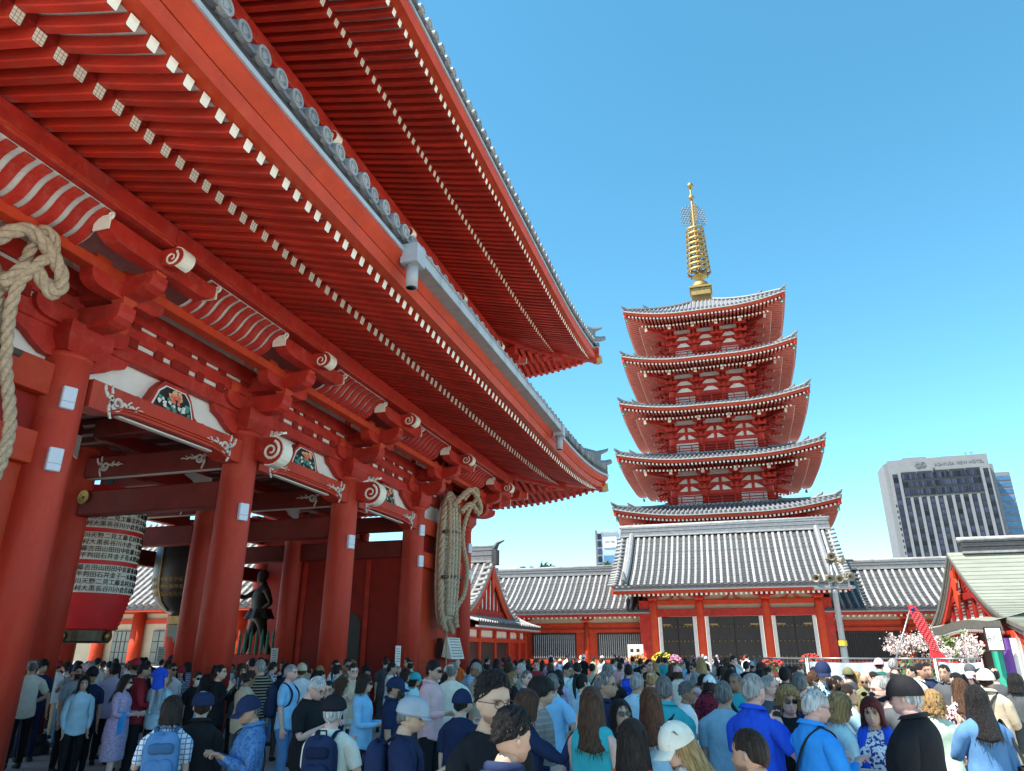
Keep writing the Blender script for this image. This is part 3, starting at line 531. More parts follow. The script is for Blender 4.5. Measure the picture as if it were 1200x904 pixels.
# --- outer bays: panel, rails and netted opening behind the straw sandals; west end wall
for j in (0, 4):
    y0, y1 = GY[j] + .3, GY[j + 1] - .3
    for nm, z0, z1, x0, x1, mm in (("wall_panel", .35, 4.28, -9.36, -9.30, 'orange'), ("wall_rail", 4.28, 4.74, -9.36, -9.16, 'orange'), ("netted_panel", 4.74, 5.28, -9.37, -9.31, 'deepred'), ("wall_rail", 5.28, 5.76, -9.36, -9.14, 'orange'), ("wall_sill", 0.1, .35, -9.4, -9.1, 'black'), ("wall_rail", 1.52, 1.60, -9.30, -9.27, 'orange')):
        t = MB(); t.cbox(x0, x1, y0, y1, z0, z1, .012); t.build(nm, M[mm], gate)
we = MB(); we.box(-17.2, -9.6, GY[5] - .06, GY[5] + .06, .3, 5.6); we.build("end_wall", M['red'], gate)
for x in (-11.4, -15.5):
    for z in (2.2, 4.4): t = MB(); t.cbox(x - 1.85, x + 1.85, GY[5] + .06, GY[5] + .2, z, z + .4, .012); t.build("wall_rail", M['orange'], gate)
# --- passage interior: beams, cross walls, ceiling
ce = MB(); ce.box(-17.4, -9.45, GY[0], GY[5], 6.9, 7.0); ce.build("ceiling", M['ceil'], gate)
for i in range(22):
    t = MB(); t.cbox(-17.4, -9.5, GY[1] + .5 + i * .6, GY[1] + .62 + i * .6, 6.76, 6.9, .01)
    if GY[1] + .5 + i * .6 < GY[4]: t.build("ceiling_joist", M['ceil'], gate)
for j in range(1, 5):
    for (xa, xb) in ((GX[0] - .3, GX[1] + .3), (GX[1] - .3, GX[2] + .3)):
        for z0, z1, mm in ((4.50, 5.02, 'shadered'), (5.30, 5.75, 'shadered'), (6.2, 6.6, 'shadered')):
            t = MB(); t.cbox(xa, xb, GY[j] - .15, GY[j] + .15, z0, z1, .03); o = t.build("cross_beam", M[mm], gate)
            if z0 == 5.30 and j in (1, 2, 3):
                s2 = MB(); s2.box(xa + .3, xb - .3, GY[j] - .06, GY[j] + .06, 5.288, 5.299); s2.build("white_soffit_strip", M['white'], o)
                for sd_ in (1, -1):
                    sw = MB(); s3 = MB(); scrollwork(s3, 0, 5.52, .30, sd_, 0, .02); xm = (xa + xb) / 2
                    sw.add([(xm - sd_ * (abs(xb - xa) / 2 - .55) + p[1], GY[j] - .152 - p[0], p[2]) for p in s3.v], s3.f); sw.build("scroll_carving", M['white'], o)
for i in (1, 2):
    for j in range(0, 5):
        for z0, z1, mm in ((4.30, 4.78, 'shadered'),)[:0 if i == 1 and 1 <= j <= 3 else 1] + ( (5.7, 6.15, 'deepred'), (6.3, 6.6, 'deepred')):  # row beams take darker reds, with the passage's deep shade painted in
            t = MB(); t.cbox(GX[i] - .14, GX[i] + .14, GY[j] + .31, GY[j + 1] - .31, z0, z1, .03); t.build("row_beam", M[mm], gate)
        if i == 1 and 1 <= j <= 3:                    # wing shaped white brackets on the inner row
            t = MB(); t.prism([(0, 0), (.9, 0), (1.0, -.12), (.7, -.2), (.5, -.36), (.2, -.42), (0, -.5)], lambda a, b, q: (q, GY[j + 1] - .3 - a, 6.2 + b), GX[1] + .16, GX[1] + .2); t.build("cloud_bracket", M['plaster'], gate)
for (x0, x1) in ((-13.15, -9.62),):
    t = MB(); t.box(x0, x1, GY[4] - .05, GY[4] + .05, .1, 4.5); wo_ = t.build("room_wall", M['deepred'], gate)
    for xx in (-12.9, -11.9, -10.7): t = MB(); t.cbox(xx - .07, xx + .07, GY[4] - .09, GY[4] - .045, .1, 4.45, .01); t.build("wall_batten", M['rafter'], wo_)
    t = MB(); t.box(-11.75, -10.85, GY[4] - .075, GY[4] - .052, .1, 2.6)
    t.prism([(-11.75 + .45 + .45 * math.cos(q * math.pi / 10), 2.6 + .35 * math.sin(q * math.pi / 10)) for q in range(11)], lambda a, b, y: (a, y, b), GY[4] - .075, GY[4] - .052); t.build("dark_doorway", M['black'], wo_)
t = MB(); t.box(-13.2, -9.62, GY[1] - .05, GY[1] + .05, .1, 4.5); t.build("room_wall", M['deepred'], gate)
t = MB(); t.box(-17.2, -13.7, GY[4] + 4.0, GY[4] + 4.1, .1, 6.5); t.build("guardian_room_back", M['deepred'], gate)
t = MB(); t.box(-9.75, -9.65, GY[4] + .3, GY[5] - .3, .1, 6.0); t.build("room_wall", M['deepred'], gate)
# gilt chrysanthemum boss on the first cross beam
t = MB(); p = onY(98, 583, 11.58); 
for q in range(12):
    a = q * math.pi / 6; t.bar((p.x + .03 * math.cos(a), 11.585, p.z + .03 * math.sin(a)), (p.x + .15 * math.cos(a), 11.57, p.z + .15 * math.sin(a)), .065, .03, (0, 1, 0))
t.build("gilt_boss", M['gold'], gate)
# green picket fence and red rail in front of the guardian statue
gf = thing("guardian_fence", "green spiked picket fence with a red rail inside the gate beneath the statue", "fence", (-15.5, 20.1, 0))
t = MB(); t.cbox(-17.15, -13.75, 20.06, 20.26, 1.30, 1.75, .02); t.build("rail", M['red'], gf)
t = MB(); t.lathe([(.045, 0), (.045, 2.15), (.055, 2.16), (.03, 2.28), (.0, 2.42)], 8); pme = t.mesh("picket", M['green'])
for i in range(17): link("picket", pme, gf, loc=(-17.05 + .2 * i, 20.16, .1))
# ================================================================ tiled roofs, shared
def roof_profile(run, z0, z1, sag, n=14):             # eave (0,z0) to ridge (run,z1), hanging between
    return [(run * t, z0 + (z1 - z0) * t - sag * math.sin(math.pi * t)) for t in [i / n for i in range(n + 1)]]
def prof_at(pr, d):
    for (a, za), (b, zb) in zip(pr, pr[1:]):
        if a - 1e-6 <= d <= b + 1e-6: return za + (zb - za) * (d - a) / (b - a)
    return pr[-1][1]
def row_mesh(pr, rad=0.085, joint=0.33, m_=None, disc=True):
    mb = MB(); run = pr[-1][0]; L = math.hypot(run, pr[-1][1] - pr[0][1]); nj = max(3, int(L / joint)); arc = [math.pi * q / 6 for q in range(7)]
    rings = []
    for i in range(nj):
        for t, k in ((i / nj, 1.0), ((i + 0.93) / nj, 0.9)):
            d = run * t; z = prof_at(pr, d); rings.append([(rad * k * math.cos(a), d, z + 0.02 + rad * k * math.sin(a) * 1.1) for a in arc])
    vs = [p for r_ in rings for p in r_]; mb.add(vs, [(i * 7 + k, i * 7 + k + 1, (i + 1) * 7 + k + 1, (i + 1) * 7 + k) for i in range(len(rings) - 1) for k in range(6)])
    if disc: mb.k = 1; z = pr[0][1]; mb.add([(rad * 1.12 * math.cos(q * math.pi / 5), -0.012, z + 0.04 + rad * 1.12 * math.sin(q * math.pi / 5)) for q in range(10)], [list(range(10))])
    return mb.mesh("tile_row", m_ or [M['tilel'], M['tiled']])
def slope(parent, x0, x1, pr, org, rot, pitch, name="roof_slope", rows=True, rad=0.085, mats=None, clip=None, thick=0.12):
    """one rectangular slope: eave runs along local x from x0 to x1, climbing in local +y"""
    mb = MB(); run = pr[-1][0]; nc = max(8, int(run / .30)); st = []
    for i in range(nc): d0, d1 = run * i / nc, run * (i + 1) / nc; st += [(d0, prof_at(pr, d0) + .035), (d1, prof_at(pr, d1) - .004)]   # lapped pan tile courses
    mb.grid(lambda u, v: (x0 + (x1 - x0) * u, *st[int(round(v * (len(st) - 1)))]), 1, len(st) - 1)
    mb.quad((x0, 0, pr[0][1] - thick), (x1, 0, pr[0][1] - thick), (x1, 0, pr[0][1]), (x0, 0, pr[0][1]))
    o = mb.build(name, M['tiled'], parent, loc=org, rot=(0, 0, rot))
    if rows:
        me = row_mesh(pr, rad, m_=mats); n = int((x1 - x0) / pitch)
        for i in range(n + 1):
            x = x0 + (x1 - x0) * i / n
            c = link("tile_row", me, o, loc=(x + rng.gauss(0, .012), 0, rng.gauss(0, .006)), rot=(0, 0, rng.gauss(0, .002)))
    return o
def place(mb, name, m_, parent, org, rot, **kw): return mb.build(name, m_, parent, loc=org, rot=(0, 0, rot), **kw)

# ================================================================ five storey pagoda
PX, PY = -0.5, 72.6
pag = thing("pagoda", "five storey red pagoda with grey tiled eaves and a tall gilt spire", "pagoda", (PX, PY, 0))
HW = [9.44, 8.97, 8.48, 8.07, 7.69]; TIP = [13.75, 18.8, 23.9, 28.85, 33.85]; BAL = [None, 4.93, 4.69, 4.3, 3.9]; BODY = [5.2, 4.3, 4.05, 3.75, 3.4]
def P4(mb, name, m_, kind=None, par=None, sides=4):
    me = mb.mesh(name, m_); r_ = None
    for k in range(sides): o = link(name, me, par or pag, loc=(PX, PY, 0) if par is None else None, rot=(0, 0, k * math.pi / 2), kind=kind); r_ = r_ or o
    return r_
for t in range(5):
    hw = HW[t]; zt = TIP[t] + 0.05; A = 0.85; zm = zt - A; ib = (BAL[t + 1] - 0.25) if t < 4 else 0.9; zi = zm + (hw - ib) * (0.33 if t < 4 else 0.60)
    ez = lambda q: A * max(0, (abs(q) - 0.25) / 0.75) ** 2.0
    # tiled slope with its cover rows
    mb = MB(); mb.grid(lambda u, v: ((2 * u - 1) * (hw + (ib - hw) * v), -(hw + (ib - hw) * v), zm + (zi - zm) * (0.75 * v + 0.25 * v * v) + ez(2 * u - 1) * (1 - v) ** 1.5), 24, 6); P4(mb, "roof", M['tile'])
    mb = MB(); n = int(2 * hw / 0.40)
    for i in range(n + 1):
        x = -hw + 0.1 + (2 * hw - 0.2) * i / n; vmax = min(1.0, (hw - abs(x)) / (hw - ib)) if abs(x) > ib else 1.0
        pts = []
        for q in range(4):
            v = vmax * q / 3; wv = hw + (ib - hw) * v; u = x / wv if wv else 0; u = max(-1, min(1, u))
            pts.append((x, -wv - (.05 if q == 0 else 0), zm + (zi - zm) * (0.75 * v + 0.25 * v * v) + ez(u) * (1 - v) ** 1.5 + 0.05))
        mb.tube(pts, 0.11, 6)
    P4(mb, "cover_tiles", M['tile'], kind='stuff')
    # eave edge: mortar line, boards
    for nm, a, b, d, mm in (("eave_mortar", -0.15, -0.02, -0.01, 'mortar'), ("eave_board", -0.42, -0.152, 0.10, 'orange')):
        mb = MB(); prof = [(d, a), (d, b), (d + 0.3, b), (d + 0.3, a)]
        mb.sweep(prof, [(lambda p, q, s=-1 + 2 * k / 24: (s * (hw - p * .98), -(hw - p), zm + q + ez(s))) for k in range(25)]); P4(mb, nm, M[mm])
    # two rows of rafter ends with white tips
    mb = MB(); pitch = 0.34
    for row, (d0, d1, zo, k) in enumerate(((0.22, 3.0, -0.53, 1.0), (1.35, hw - BODY[t], -0.80, 0.6))):
        n = int(2 * (hw - d0) / pitch)
        for i in range(n + 1):
            x = -(hw - d0) + 2 * (hw - d0) * i / n; e = ez(x / hw) * k; de = min(d1, hw - abs(x)); 
            if de < d0 + 0.15: continue
            sl = 0.16 if row == 0 else 0.24
            mb.k = 0; mb.bar((x, -(hw - d0), zm + zo + e), (x, -(hw - de), zm + zo + sl * (de - d0) + e * (1 - .5 * (de - d0) / hw)), 0.15, 0.16)
            mb.k = 1; mb.bar((x, -(hw - d0) - 0.02, zm + zo + e), (x, -(hw - d0), zm + zo + e), 0.155, 0.165)
    P4(mb, "rafters", [M['bouncelit'], M['cap']], kind='stuff')
    mb = MB(); mb.grid(lambda u, v: ((2 * u - 1) * (hw - .3 - (hw - .3 - BODY[t]) * v), -(hw - .3 - (hw - .3 - BODY[t]) * v), zm - 0.44 + v * (hw - BODY[t]) * 0.22 + ez(2 * u - 1) * (1 - v)), 20, 4); P4(mb, "soffit_boards", M['bouncelit'])
    # hip rafter, hip ridge, wind bell at each corner
    mb = MB(); mb.bar((-(hw - .15), -(hw - .15), zt - 0.52), (-(BODY[t]), -(BODY[t]), zm - .75 + (hw - BODY[t]) * .22), .30, .34); P4(mb, "hip_rafter", M['red'])
    mb = MB(); pts = []
    for q in range(7):
        v = q / 6 * .96; wv = hw + (ib - hw) * v; pts.append((-wv + .25 * (q == 0), -wv + .25 * (q == 0), zm + (zi - zm) * (0.75 * v + 0.25 * v * v) + A * (1 - v) ** 1.5 + 0.16))
    mb.tube(pts, [.17] * 7, 6); p = pts[0]
    mb.tube([(p[0] + .1, p[1] + .1, p[2]), (p[0] - .25, p[1] - .25, p[2] + .20), (p[0] - .35, p[1] - .35, p[2] + .34)], [.17, .13, .05], 6)
    p = pts[2]; mb.tube([(p[0] + .1, p[1] + .1, p[2] + .1), (p[0] - .2, p[1] - .2, p[2] + .25), (p[0] - .3, p[1] - .3, p[2] + .42)], [.16, .12, .05], 6); P4(mb, "hip_ridge", M['tile'])
    mb = MB(); mb.lathe([(.02, -.25), (.02, 0), (.09, -.02), (.12, -.28), (.15, -.36)][0:0] + [(.0, 0), (.10, -.04), (.13, -.30), (.16, -.38), (.0, -.38)], 10, (-(hw - .35), -(hw - .35), zt - .78)); mb.box(-(hw - .35) - .012, -(hw - .35) + .012, -(hw - .35) - .012, -(hw - .35) + .012, zt - .8, zt - .5); P4(mb, "wind_bell", M['green'])
    # body
    bw = BODY[t]; z0 = 4.0 if t == 0 else TIP[t - 1] - A + (HW[t - 1] - BAL[t]) * 0.36; z1 = zm + 1.3
    mb = MB(); mb.quad((-bw, -bw, z0 - .5), (bw, -bw, z0 - .5), (bw, -bw, z1), (-bw, -bw, z1)); P4(mb, "wall", M['plaster'])
    for k in range(4):
        x = -bw + 2 * bw * k / 3; mb = MB(); mb.smooth = True; mb.lathe([(.31, z0), (.31, z1 - 1.2)], 10, (x, -bw, 0)); P4(mb, "pillar", M['red'], sides=4 if k < 3 else 1)
    hs = 1.38; zb = z1 - 3.45                                     # bracket zone foot
    for z, h in ((zb - .30, .34), (zb + .50, .28), (zb + 1.24, .28), (zb + 2.0, .4)):
        mb = MB(); mb.box(-bw - .2, bw + .2, -bw - .12, -bw - .003, z, z + h); P4(mb, "rail", M['red'])
    mb = MB(); mb.box(-bw / 3 + .25, bw / 3 - .25, -bw - .06, -bw - .002, z0 + .0, zb - .3); P4(mb, "door", M['deepred'])
    for s_ in (-1, 1):
        mb = MB(); mb.box(s_ * bw * .67 - bw * .2, s_ * bw * .67 + bw * .2, -bw - .05, -bw - .002, z0 + .25, zb - .32); P4(mb, "window", M['white'])
    # brackets: three steps out on each pillar line, slanted tail rafters, blocks
    for k in range(4):
        x = -bw + 2 * bw * k / 3; cor = k in (0, 3); mb = MB()
        for i_, (d, z) in enumerate(((.45, 0), (.95, .58), (1.55, 1.16))):
            dd = d * (1.0)
            mb.k = 0
            mb.prism(arm_poly(.62, .24), lambda p, q, s: (x + p, -bw - dd + s, zb + z + .42 + q), -.10, .10)
            if cor: sg = -1 if k == 0 else 1; mb.bar((x, -bw, zb + z + .28), (x + sg * (dd + .45), -bw - dd - .45, zb + z + .34), .2, .24)
            mb.box(x - .10, x + .10, -bw - dd - .28, -bw + .1, zb + z + .14, zb + z + .36)
            for s in (-.5, 0, .5): mb.box(x + s - .12, x + s + .12, -bw - dd - .13, -bw - dd + .13, zb + z + .42, zb + z + .60)
        mb.bar((x, -bw - .2, zb + 2.1), (x, -bw - 2.3, zb + 1.5), .24, .30); mb.k = 1; mb.bar((x, -bw - 2.3, zb + 1.5), (x, -bw - 2.34, zb + 1.49), .30, .46)
        if cor:
            mb.k = 0; mb.bar((x, -bw, zb + 2.1), (x + sg * 2.3, -bw - 2.3, zb + 1.5), .26, .32); mb.k = 1; mb.bar((x + sg * 2.3, -bw - 2.3, zb + 1.5), (x + sg * 2.33, -bw - 2.33, zb + 1.49), .32, .44)
        P4(mb, "bracket_cluster", [M['deepred'] if 0 else M['red'], M['cap']], sides=4 if k < 3 else 1)
    for z in (zb + 1.85, zb + 2.12):
        mb = MB(); d = 1.55 if z < zb + 2.0 else 2.1; mb.box(-bw - d, bw + d, -bw - d - .12, -bw - d + .12, z, z + .22); P4(mb, "eave_purlin", M['red'])
    for k in range(3):                                 # bell shaped white gaps between red struts
        xm = -bw + 2 * bw * (k + .5) / 3; wd = bw / 3
        if t in (1, 2):
            mb = MB(); mb.box(xm - .14, xm + .14, -bw - .055, -bw - .004, zb - .01, zb + 1.30); P4(mb, 'mid_strut', M['red'])
        for z in (zb - .01, zb + .76):
            for sg in (-1, 1):
                mb = MB(); mb.prism([(sg * a, b) for a, b in ((wd - .25, .57), (wd - .25, .0), (wd - .45, .04), (wd * .42, .34), (wd * .3, .42), (wd * .22, .57))], lambda p, q, s: (xm + p, s, z + q), -bw - .05, -bw - .004); P4(mb, "bell_strut", M['red'])
    if t:                                              # balcony with railing
        bl = BAL[t]; mb = MB(); mb.box(-bl, bl, -bl, -bw, z0 - .12, z0 + .06); P4(mb, "balcony_floor", M['mortar'])
        mb = MB()
        for z, r_ in ((.28, .05), (.52, .05), (.82, .06)): mb.tube([(-bl - .25, -bl + .1, z0 + z), (bl + .25, -bl + .1, z0 + z)], r_, 6)
        for k in range(9): x = -bl + .1 + (2 * bl - .2) * k / 8; mb.box(x - .05, x + .05, -bl + .05, -bl + .15, z0, z0 + (.95 if k in (0, 8) else .80))
        P4(mb, "railing", M['red'])
mb = MB(); mb.box(PX - 8, PX + 8, PY - 8, PY + 8, 0, 5.2); mb.build("base_storey", M['plaster'], pag)
# gilt spire
sp = MB(); sp.cbox(PX - 1.05, PX + 1.05, PY - 1.05, PY + 1.05, 37.9, 38.75, .05); sp.cbox(PX - 1.2, PX + 1.2, PY - 1.2, PY + 1.2, 38.75, 38.98, .04); so = sp.build("spire_base", M['gold'], pag)
sp = MB(); sp.smooth = True; sp.lathe([(1.05, 38.98), (1.0, 39.3), (.75, 39.75), (.35, 39.95), (.3, 40.1), (.75, 40.45), (.85, 40.6), (.35, 40.6), (.2, 40.8), (.17, 47.4), (.13, 49.6), (.08, 52.9)], 20, (PX, PY, 0)); sp.build("spire_mast", M['gold'], pag)
for i in range(9):
    z = 41.15 + .66 * i; r_ = 1.22 - .035 * i; mb = MB(); mb.smooth = True
    mb.sweep([(r_ + .09 * math.cos(a), z + .19 * math.sin(a)) for a in [q * math.pi / 3 for q in range(6)]], [(lambda a, b, th=k * math.pi / 14: (PX + a * math.cos(th), PY + a * math.sin(th), b)) for k in range(29)])
    for k in range(4): th = k * math.pi / 2 + .4; mb.bar((PX, PY, z), (PX + r_ * math.cos(th), PY + r_ * math.sin(th), z), .10, .10)
    for k in range(8): th = k * math.pi / 4; mb.lathe([(0, 0), (.06, -.05), (.08, -.22), (0, -.22)], 6, (PX + r_ * math.cos(th), PY + r_ * math.sin(th), z - .13))
    mb.build("spire_ring", M['gold'], pag)
mb = MB(); rr = random.Random(3)                       # water flame filigree: four openwork fins
for k in range(4):
    th = k * math.pi / 2 + .35; dx, dy = math.cos(th), math.sin(th)
    for i in range(9):
        for j in range(4):
            d = .30 + j * .30; z = 47.3 + i * .30
            if d > 1.30 - max(0, (i - 6) * .34): continue
            d += .15 * (i % 2); mb.tube([(PX + dx * (d + .13 * math.cos(a)), PY + dy * (d + .13 * math.cos(a)), z + .14 * math.sin(a)) for a in [q * math.pi / 3 for q in range(7)]], .028, 4, caps=False)
mb.build("water_flame", M['bronze'], pag)
for z, r_, nm in ((50.9, .34, "dragon_orb"), (52.55, .36, "jewel")):
    mb = MB(); mb.smooth = True; mb.lathe([(r_ * math.sin(a), -r_ * math.cos(a)) for a in [q * math.pi / 10 for q in range(11)]] + ([(.03, r_ + .15)] if nm == "jewel" else []), 14, (PX, PY, z)); mb.build(nm, M['gold'], pag)

# ================================================================ pagoda court: gatehouse and corridors
gh = thing("gatehouse", "red columned gatehouse with black studded doors and grey tiled roof below the pagoda", "gatehouse", (-0.75, 50, 0))
YG = 50.0; YE = 48.0; YR = 53.5
pr = roof_profile(YR - YE, 5.72, 9.75, 0.38)
ro = slope(gh, -7.75, 6.35, pr, (0, YE, 0), 0, 0.40, rad=0.10)
pr2 = roof_profile(YR - YE, 5.72, 9.75, 0.38); slope(gh, -6.35, 7.75, pr2, (0, 2 * YR - YE, 0), math.pi, 0.40, rows=False)
def ridge(parent, xa, xb, y, z, h=.62, w_=.5, m_=None):
    mb = MB(); k = 5
    for i in range(k): mb.cbox(xa + .02 * i, xb - .02 * i, y - w_ / 2 + .02 * (i % 2), y + w_ / 2 - .02 * (i % 2), z + h * i / k, z + h * (i + .92) / k, .01)
    mb.k = 1; mb.smooth = True; mb.tube([(xa - .05, y, z + h + .06), (xb + .05, y, z + h + .06)], .13, 8); mb.smooth = False
    mb.cbox(xa, xb, y - w_ * .62, y + w_ * .62, z - .10, z, .01); return mb.build("ridge", [m_ or M['tile'], M['tilel']], parent)
ridge(gh, -7.9, 6.5, YR, 9.78, .62)
for xs in (-7.05, 5.6):                                # descending ridges on the slope
    mb = MB(); pts = [(xs, YE + d, z + .20) for d, z in pr[1:]]; mb.tube(pts, .20, 8); mb.tube([(xs, YE + .45, pr[1][1] + .1), (xs, YE + .2, pr[1][1] + .35), (xs, YE + .1, pr[1][1] + .8)], [.2, .2, .05], 6); mb.build("descending_ridge", M['tile'], gh)
for xs, s_ in ((-7.85, -1), (6.45, 1)):                # verge tiles along both gables
    vm_ = MB(); vm_.smooth = True; vm_.tube([(-.28, 0, 0), (.30, 0, .05)], .095, 8)
    vme = vm_.mesh("verge_tile", M['tilel'])
    for i in range(16): d = .2 + 5.1 * i / 15; link("verge_tile", vme, gh, loc=(xs, YE + d, prof_at(pr, d) + .05))
    mb = MB(); mb.sweep([(0, -.1), (.10, -.1), (.10, -.5), (0, -.5)], [(lambda a, b, d=d, z=z: (xs + s_ * (a - .1), YE + d, z + b)) for d, z in pr]); mb.build("bargeboard", M['orange'], gh)
    mb = MB(); mb.add([(xs - s_ * .9, YG, 3.9), (xs - s_ * .9, 2 * YR - YG, 3.9), (xs - s_ * .9, YR, 9.4), (xs - s_ * .9, YG, 5.9), (xs - s_ * .9, 2 * YR - YG, 5.9)], [(0, 1, 4, 2, 3)]); mb.build("gable_wall", M['plaster'], gh)
mb = MB(); mb.box(-7.75, 6.35, YE + .03, YE + .16, 5.50, 5.62); mb.build("eave_mortar", M['mortar'], gh)
mb = MB(); mb.box(-7.75, 6.35, YE + .12, YE + .26, 5.30, 5.50); mb.build("eave_board", M['orange'], gh)
def rafters_row(parent, x0, x1, y0, y1, z0, z1, pitch=.30, s=.13):
    mb = MB(); n = int((x1 - x0) / pitch)
    for i in range(n + 1):
        x = x0 + (x1 - x0) * i / n; mb.k = 0; mb.bar((x, y0, z0), (x, y1, z1), s, s); mb.k = 1; mb.bar((x, y0 - .015, z0), (x, y0, z0), s + .005, s + .005)
    return mb.build("rafter_tips", [M['rafter'], M['cap']], parent, kind='stuff')
rafters_row(gh, -7.6, 6.2, YE + .22, YG + 1, 5.22, 5.78)
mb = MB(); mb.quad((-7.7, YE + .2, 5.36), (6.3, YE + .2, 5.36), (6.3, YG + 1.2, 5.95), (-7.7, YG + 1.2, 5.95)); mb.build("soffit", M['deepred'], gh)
CX = [-5.46, -2.48, 1.61, 4.77]
for x in CX:
    mb = MB(); mb.smooth = True; mb.lathe([(.27, 0), (.27, 4.7), (.25, 4.98)], 16, (x, YG, 0)); c = mb.build("column", M['orange'], gh)
    mb = MB(); block(mb, x, YG, 4.95, .62, .26); mb.prism(arm_poly(.72, .26), lambda p, q, t: (x + p, YG + t, 5.44 + q), -.13, .13); 
    for s in (-.55, 0, .55): block(mb, x + s, YG, 5.42, .26, .18)
    mb.build("bracket", M['red'], c)
for i in range(3):
    xa, xb = CX[i], CX[i + 1]; xm = (xa + xb) / 2
    for z0, z1, mm, yo in ((4.68, 4.98, 'orange', .1), (3.95, 4.42, 'red', .16)):
        mb = MB(); mb.cbox(xa + .2, xb - .2, YG - yo, YG + .1, z0, z1, .02); mb.build("lintel", M[mm], gh)
    mb = MB(); mb.box(xa + .3, xb - .3, YG + .14, YG + .2, .1, 3.95); mb.build('door_backing', M['black'], gh); mb = MB(); mb.quad((xa, YG + .08, 4.4), (xb, YG + .08, 4.4), (xb, YG + .08, 6), (xa, YG + .08, 6)); mb.build("plaster_panel", M['cream'], gh)
    mb = MB(); mb.prism([(-.62, 0), (-.5, .05), (-.3, .12), (-.12, .40), (.12, .40), (.3, .12), (.5, .05), (.62, 0), (.5, -.01), (.28, .0), (.08, .26), (-.08, .26), (-.28, 0), (-.5, -.01)], lambda p, q, t: (xm + p, t, 5.0 + q), YG - .05, YG + .05); mb.build("frog_leg_strut", M['orange'], gh)
    for s_ in (-1, 1):
        xj = xm + s_ * ((xb - xa) / 2 - .40); mb = MB(); mb.cbox(xj - .10, xj + .10, YG - .06, YG + .14, .2, 3.95, .01); mb.build("door_jamb", M['white'], gh)
        d0, d1 = sorted((xm + s_ * .015, xj - s_ * .10)); mb = MB(); mb.cbox(d0, d1, YG + .05, YG + .13, .25, 3.93, .01); dr = mb.build("door", M['darkwood'], gh)
        for zz in (1.55, 2.45, 3.35, .8):
            for q in range(4):
                x = d0 + (d1 - d0) * (q + .5) / 4; st = MB()
                st.smooth = True; st.lathe([(.0, 0), (.055, 0), (.04, .05), (0, .065)][::-1], 8); st.v = [(x + p[0], YG + .05 - p[2], zz + p[1]) for p in st.v]; st.build("gilt_stud", M['gold'], dr)
        for zz in (3.45, .55):
            mb = MB(); a = d1 - .55 if s_ > 0 else d0 + .05; mb.box(a, a + .5, YG + .03, YG + .049, zz - .05, zz + .05); mb.build("gilt_strap", M['gold'], dr)
mb = MB(); mb.cbox(-6.6, 6, 48.6, 50.6, 0, .35, .03); mb.build("stone_step", M['stone'], gh)
for xa, xb in ((-6.4, -5.6), (4.9, 5.5)):
    mb = MB(); mb.box(xa, xb, YG - .05, YG + .1, .2, 4.98); mb.build("side_panel", M['red'], gh)

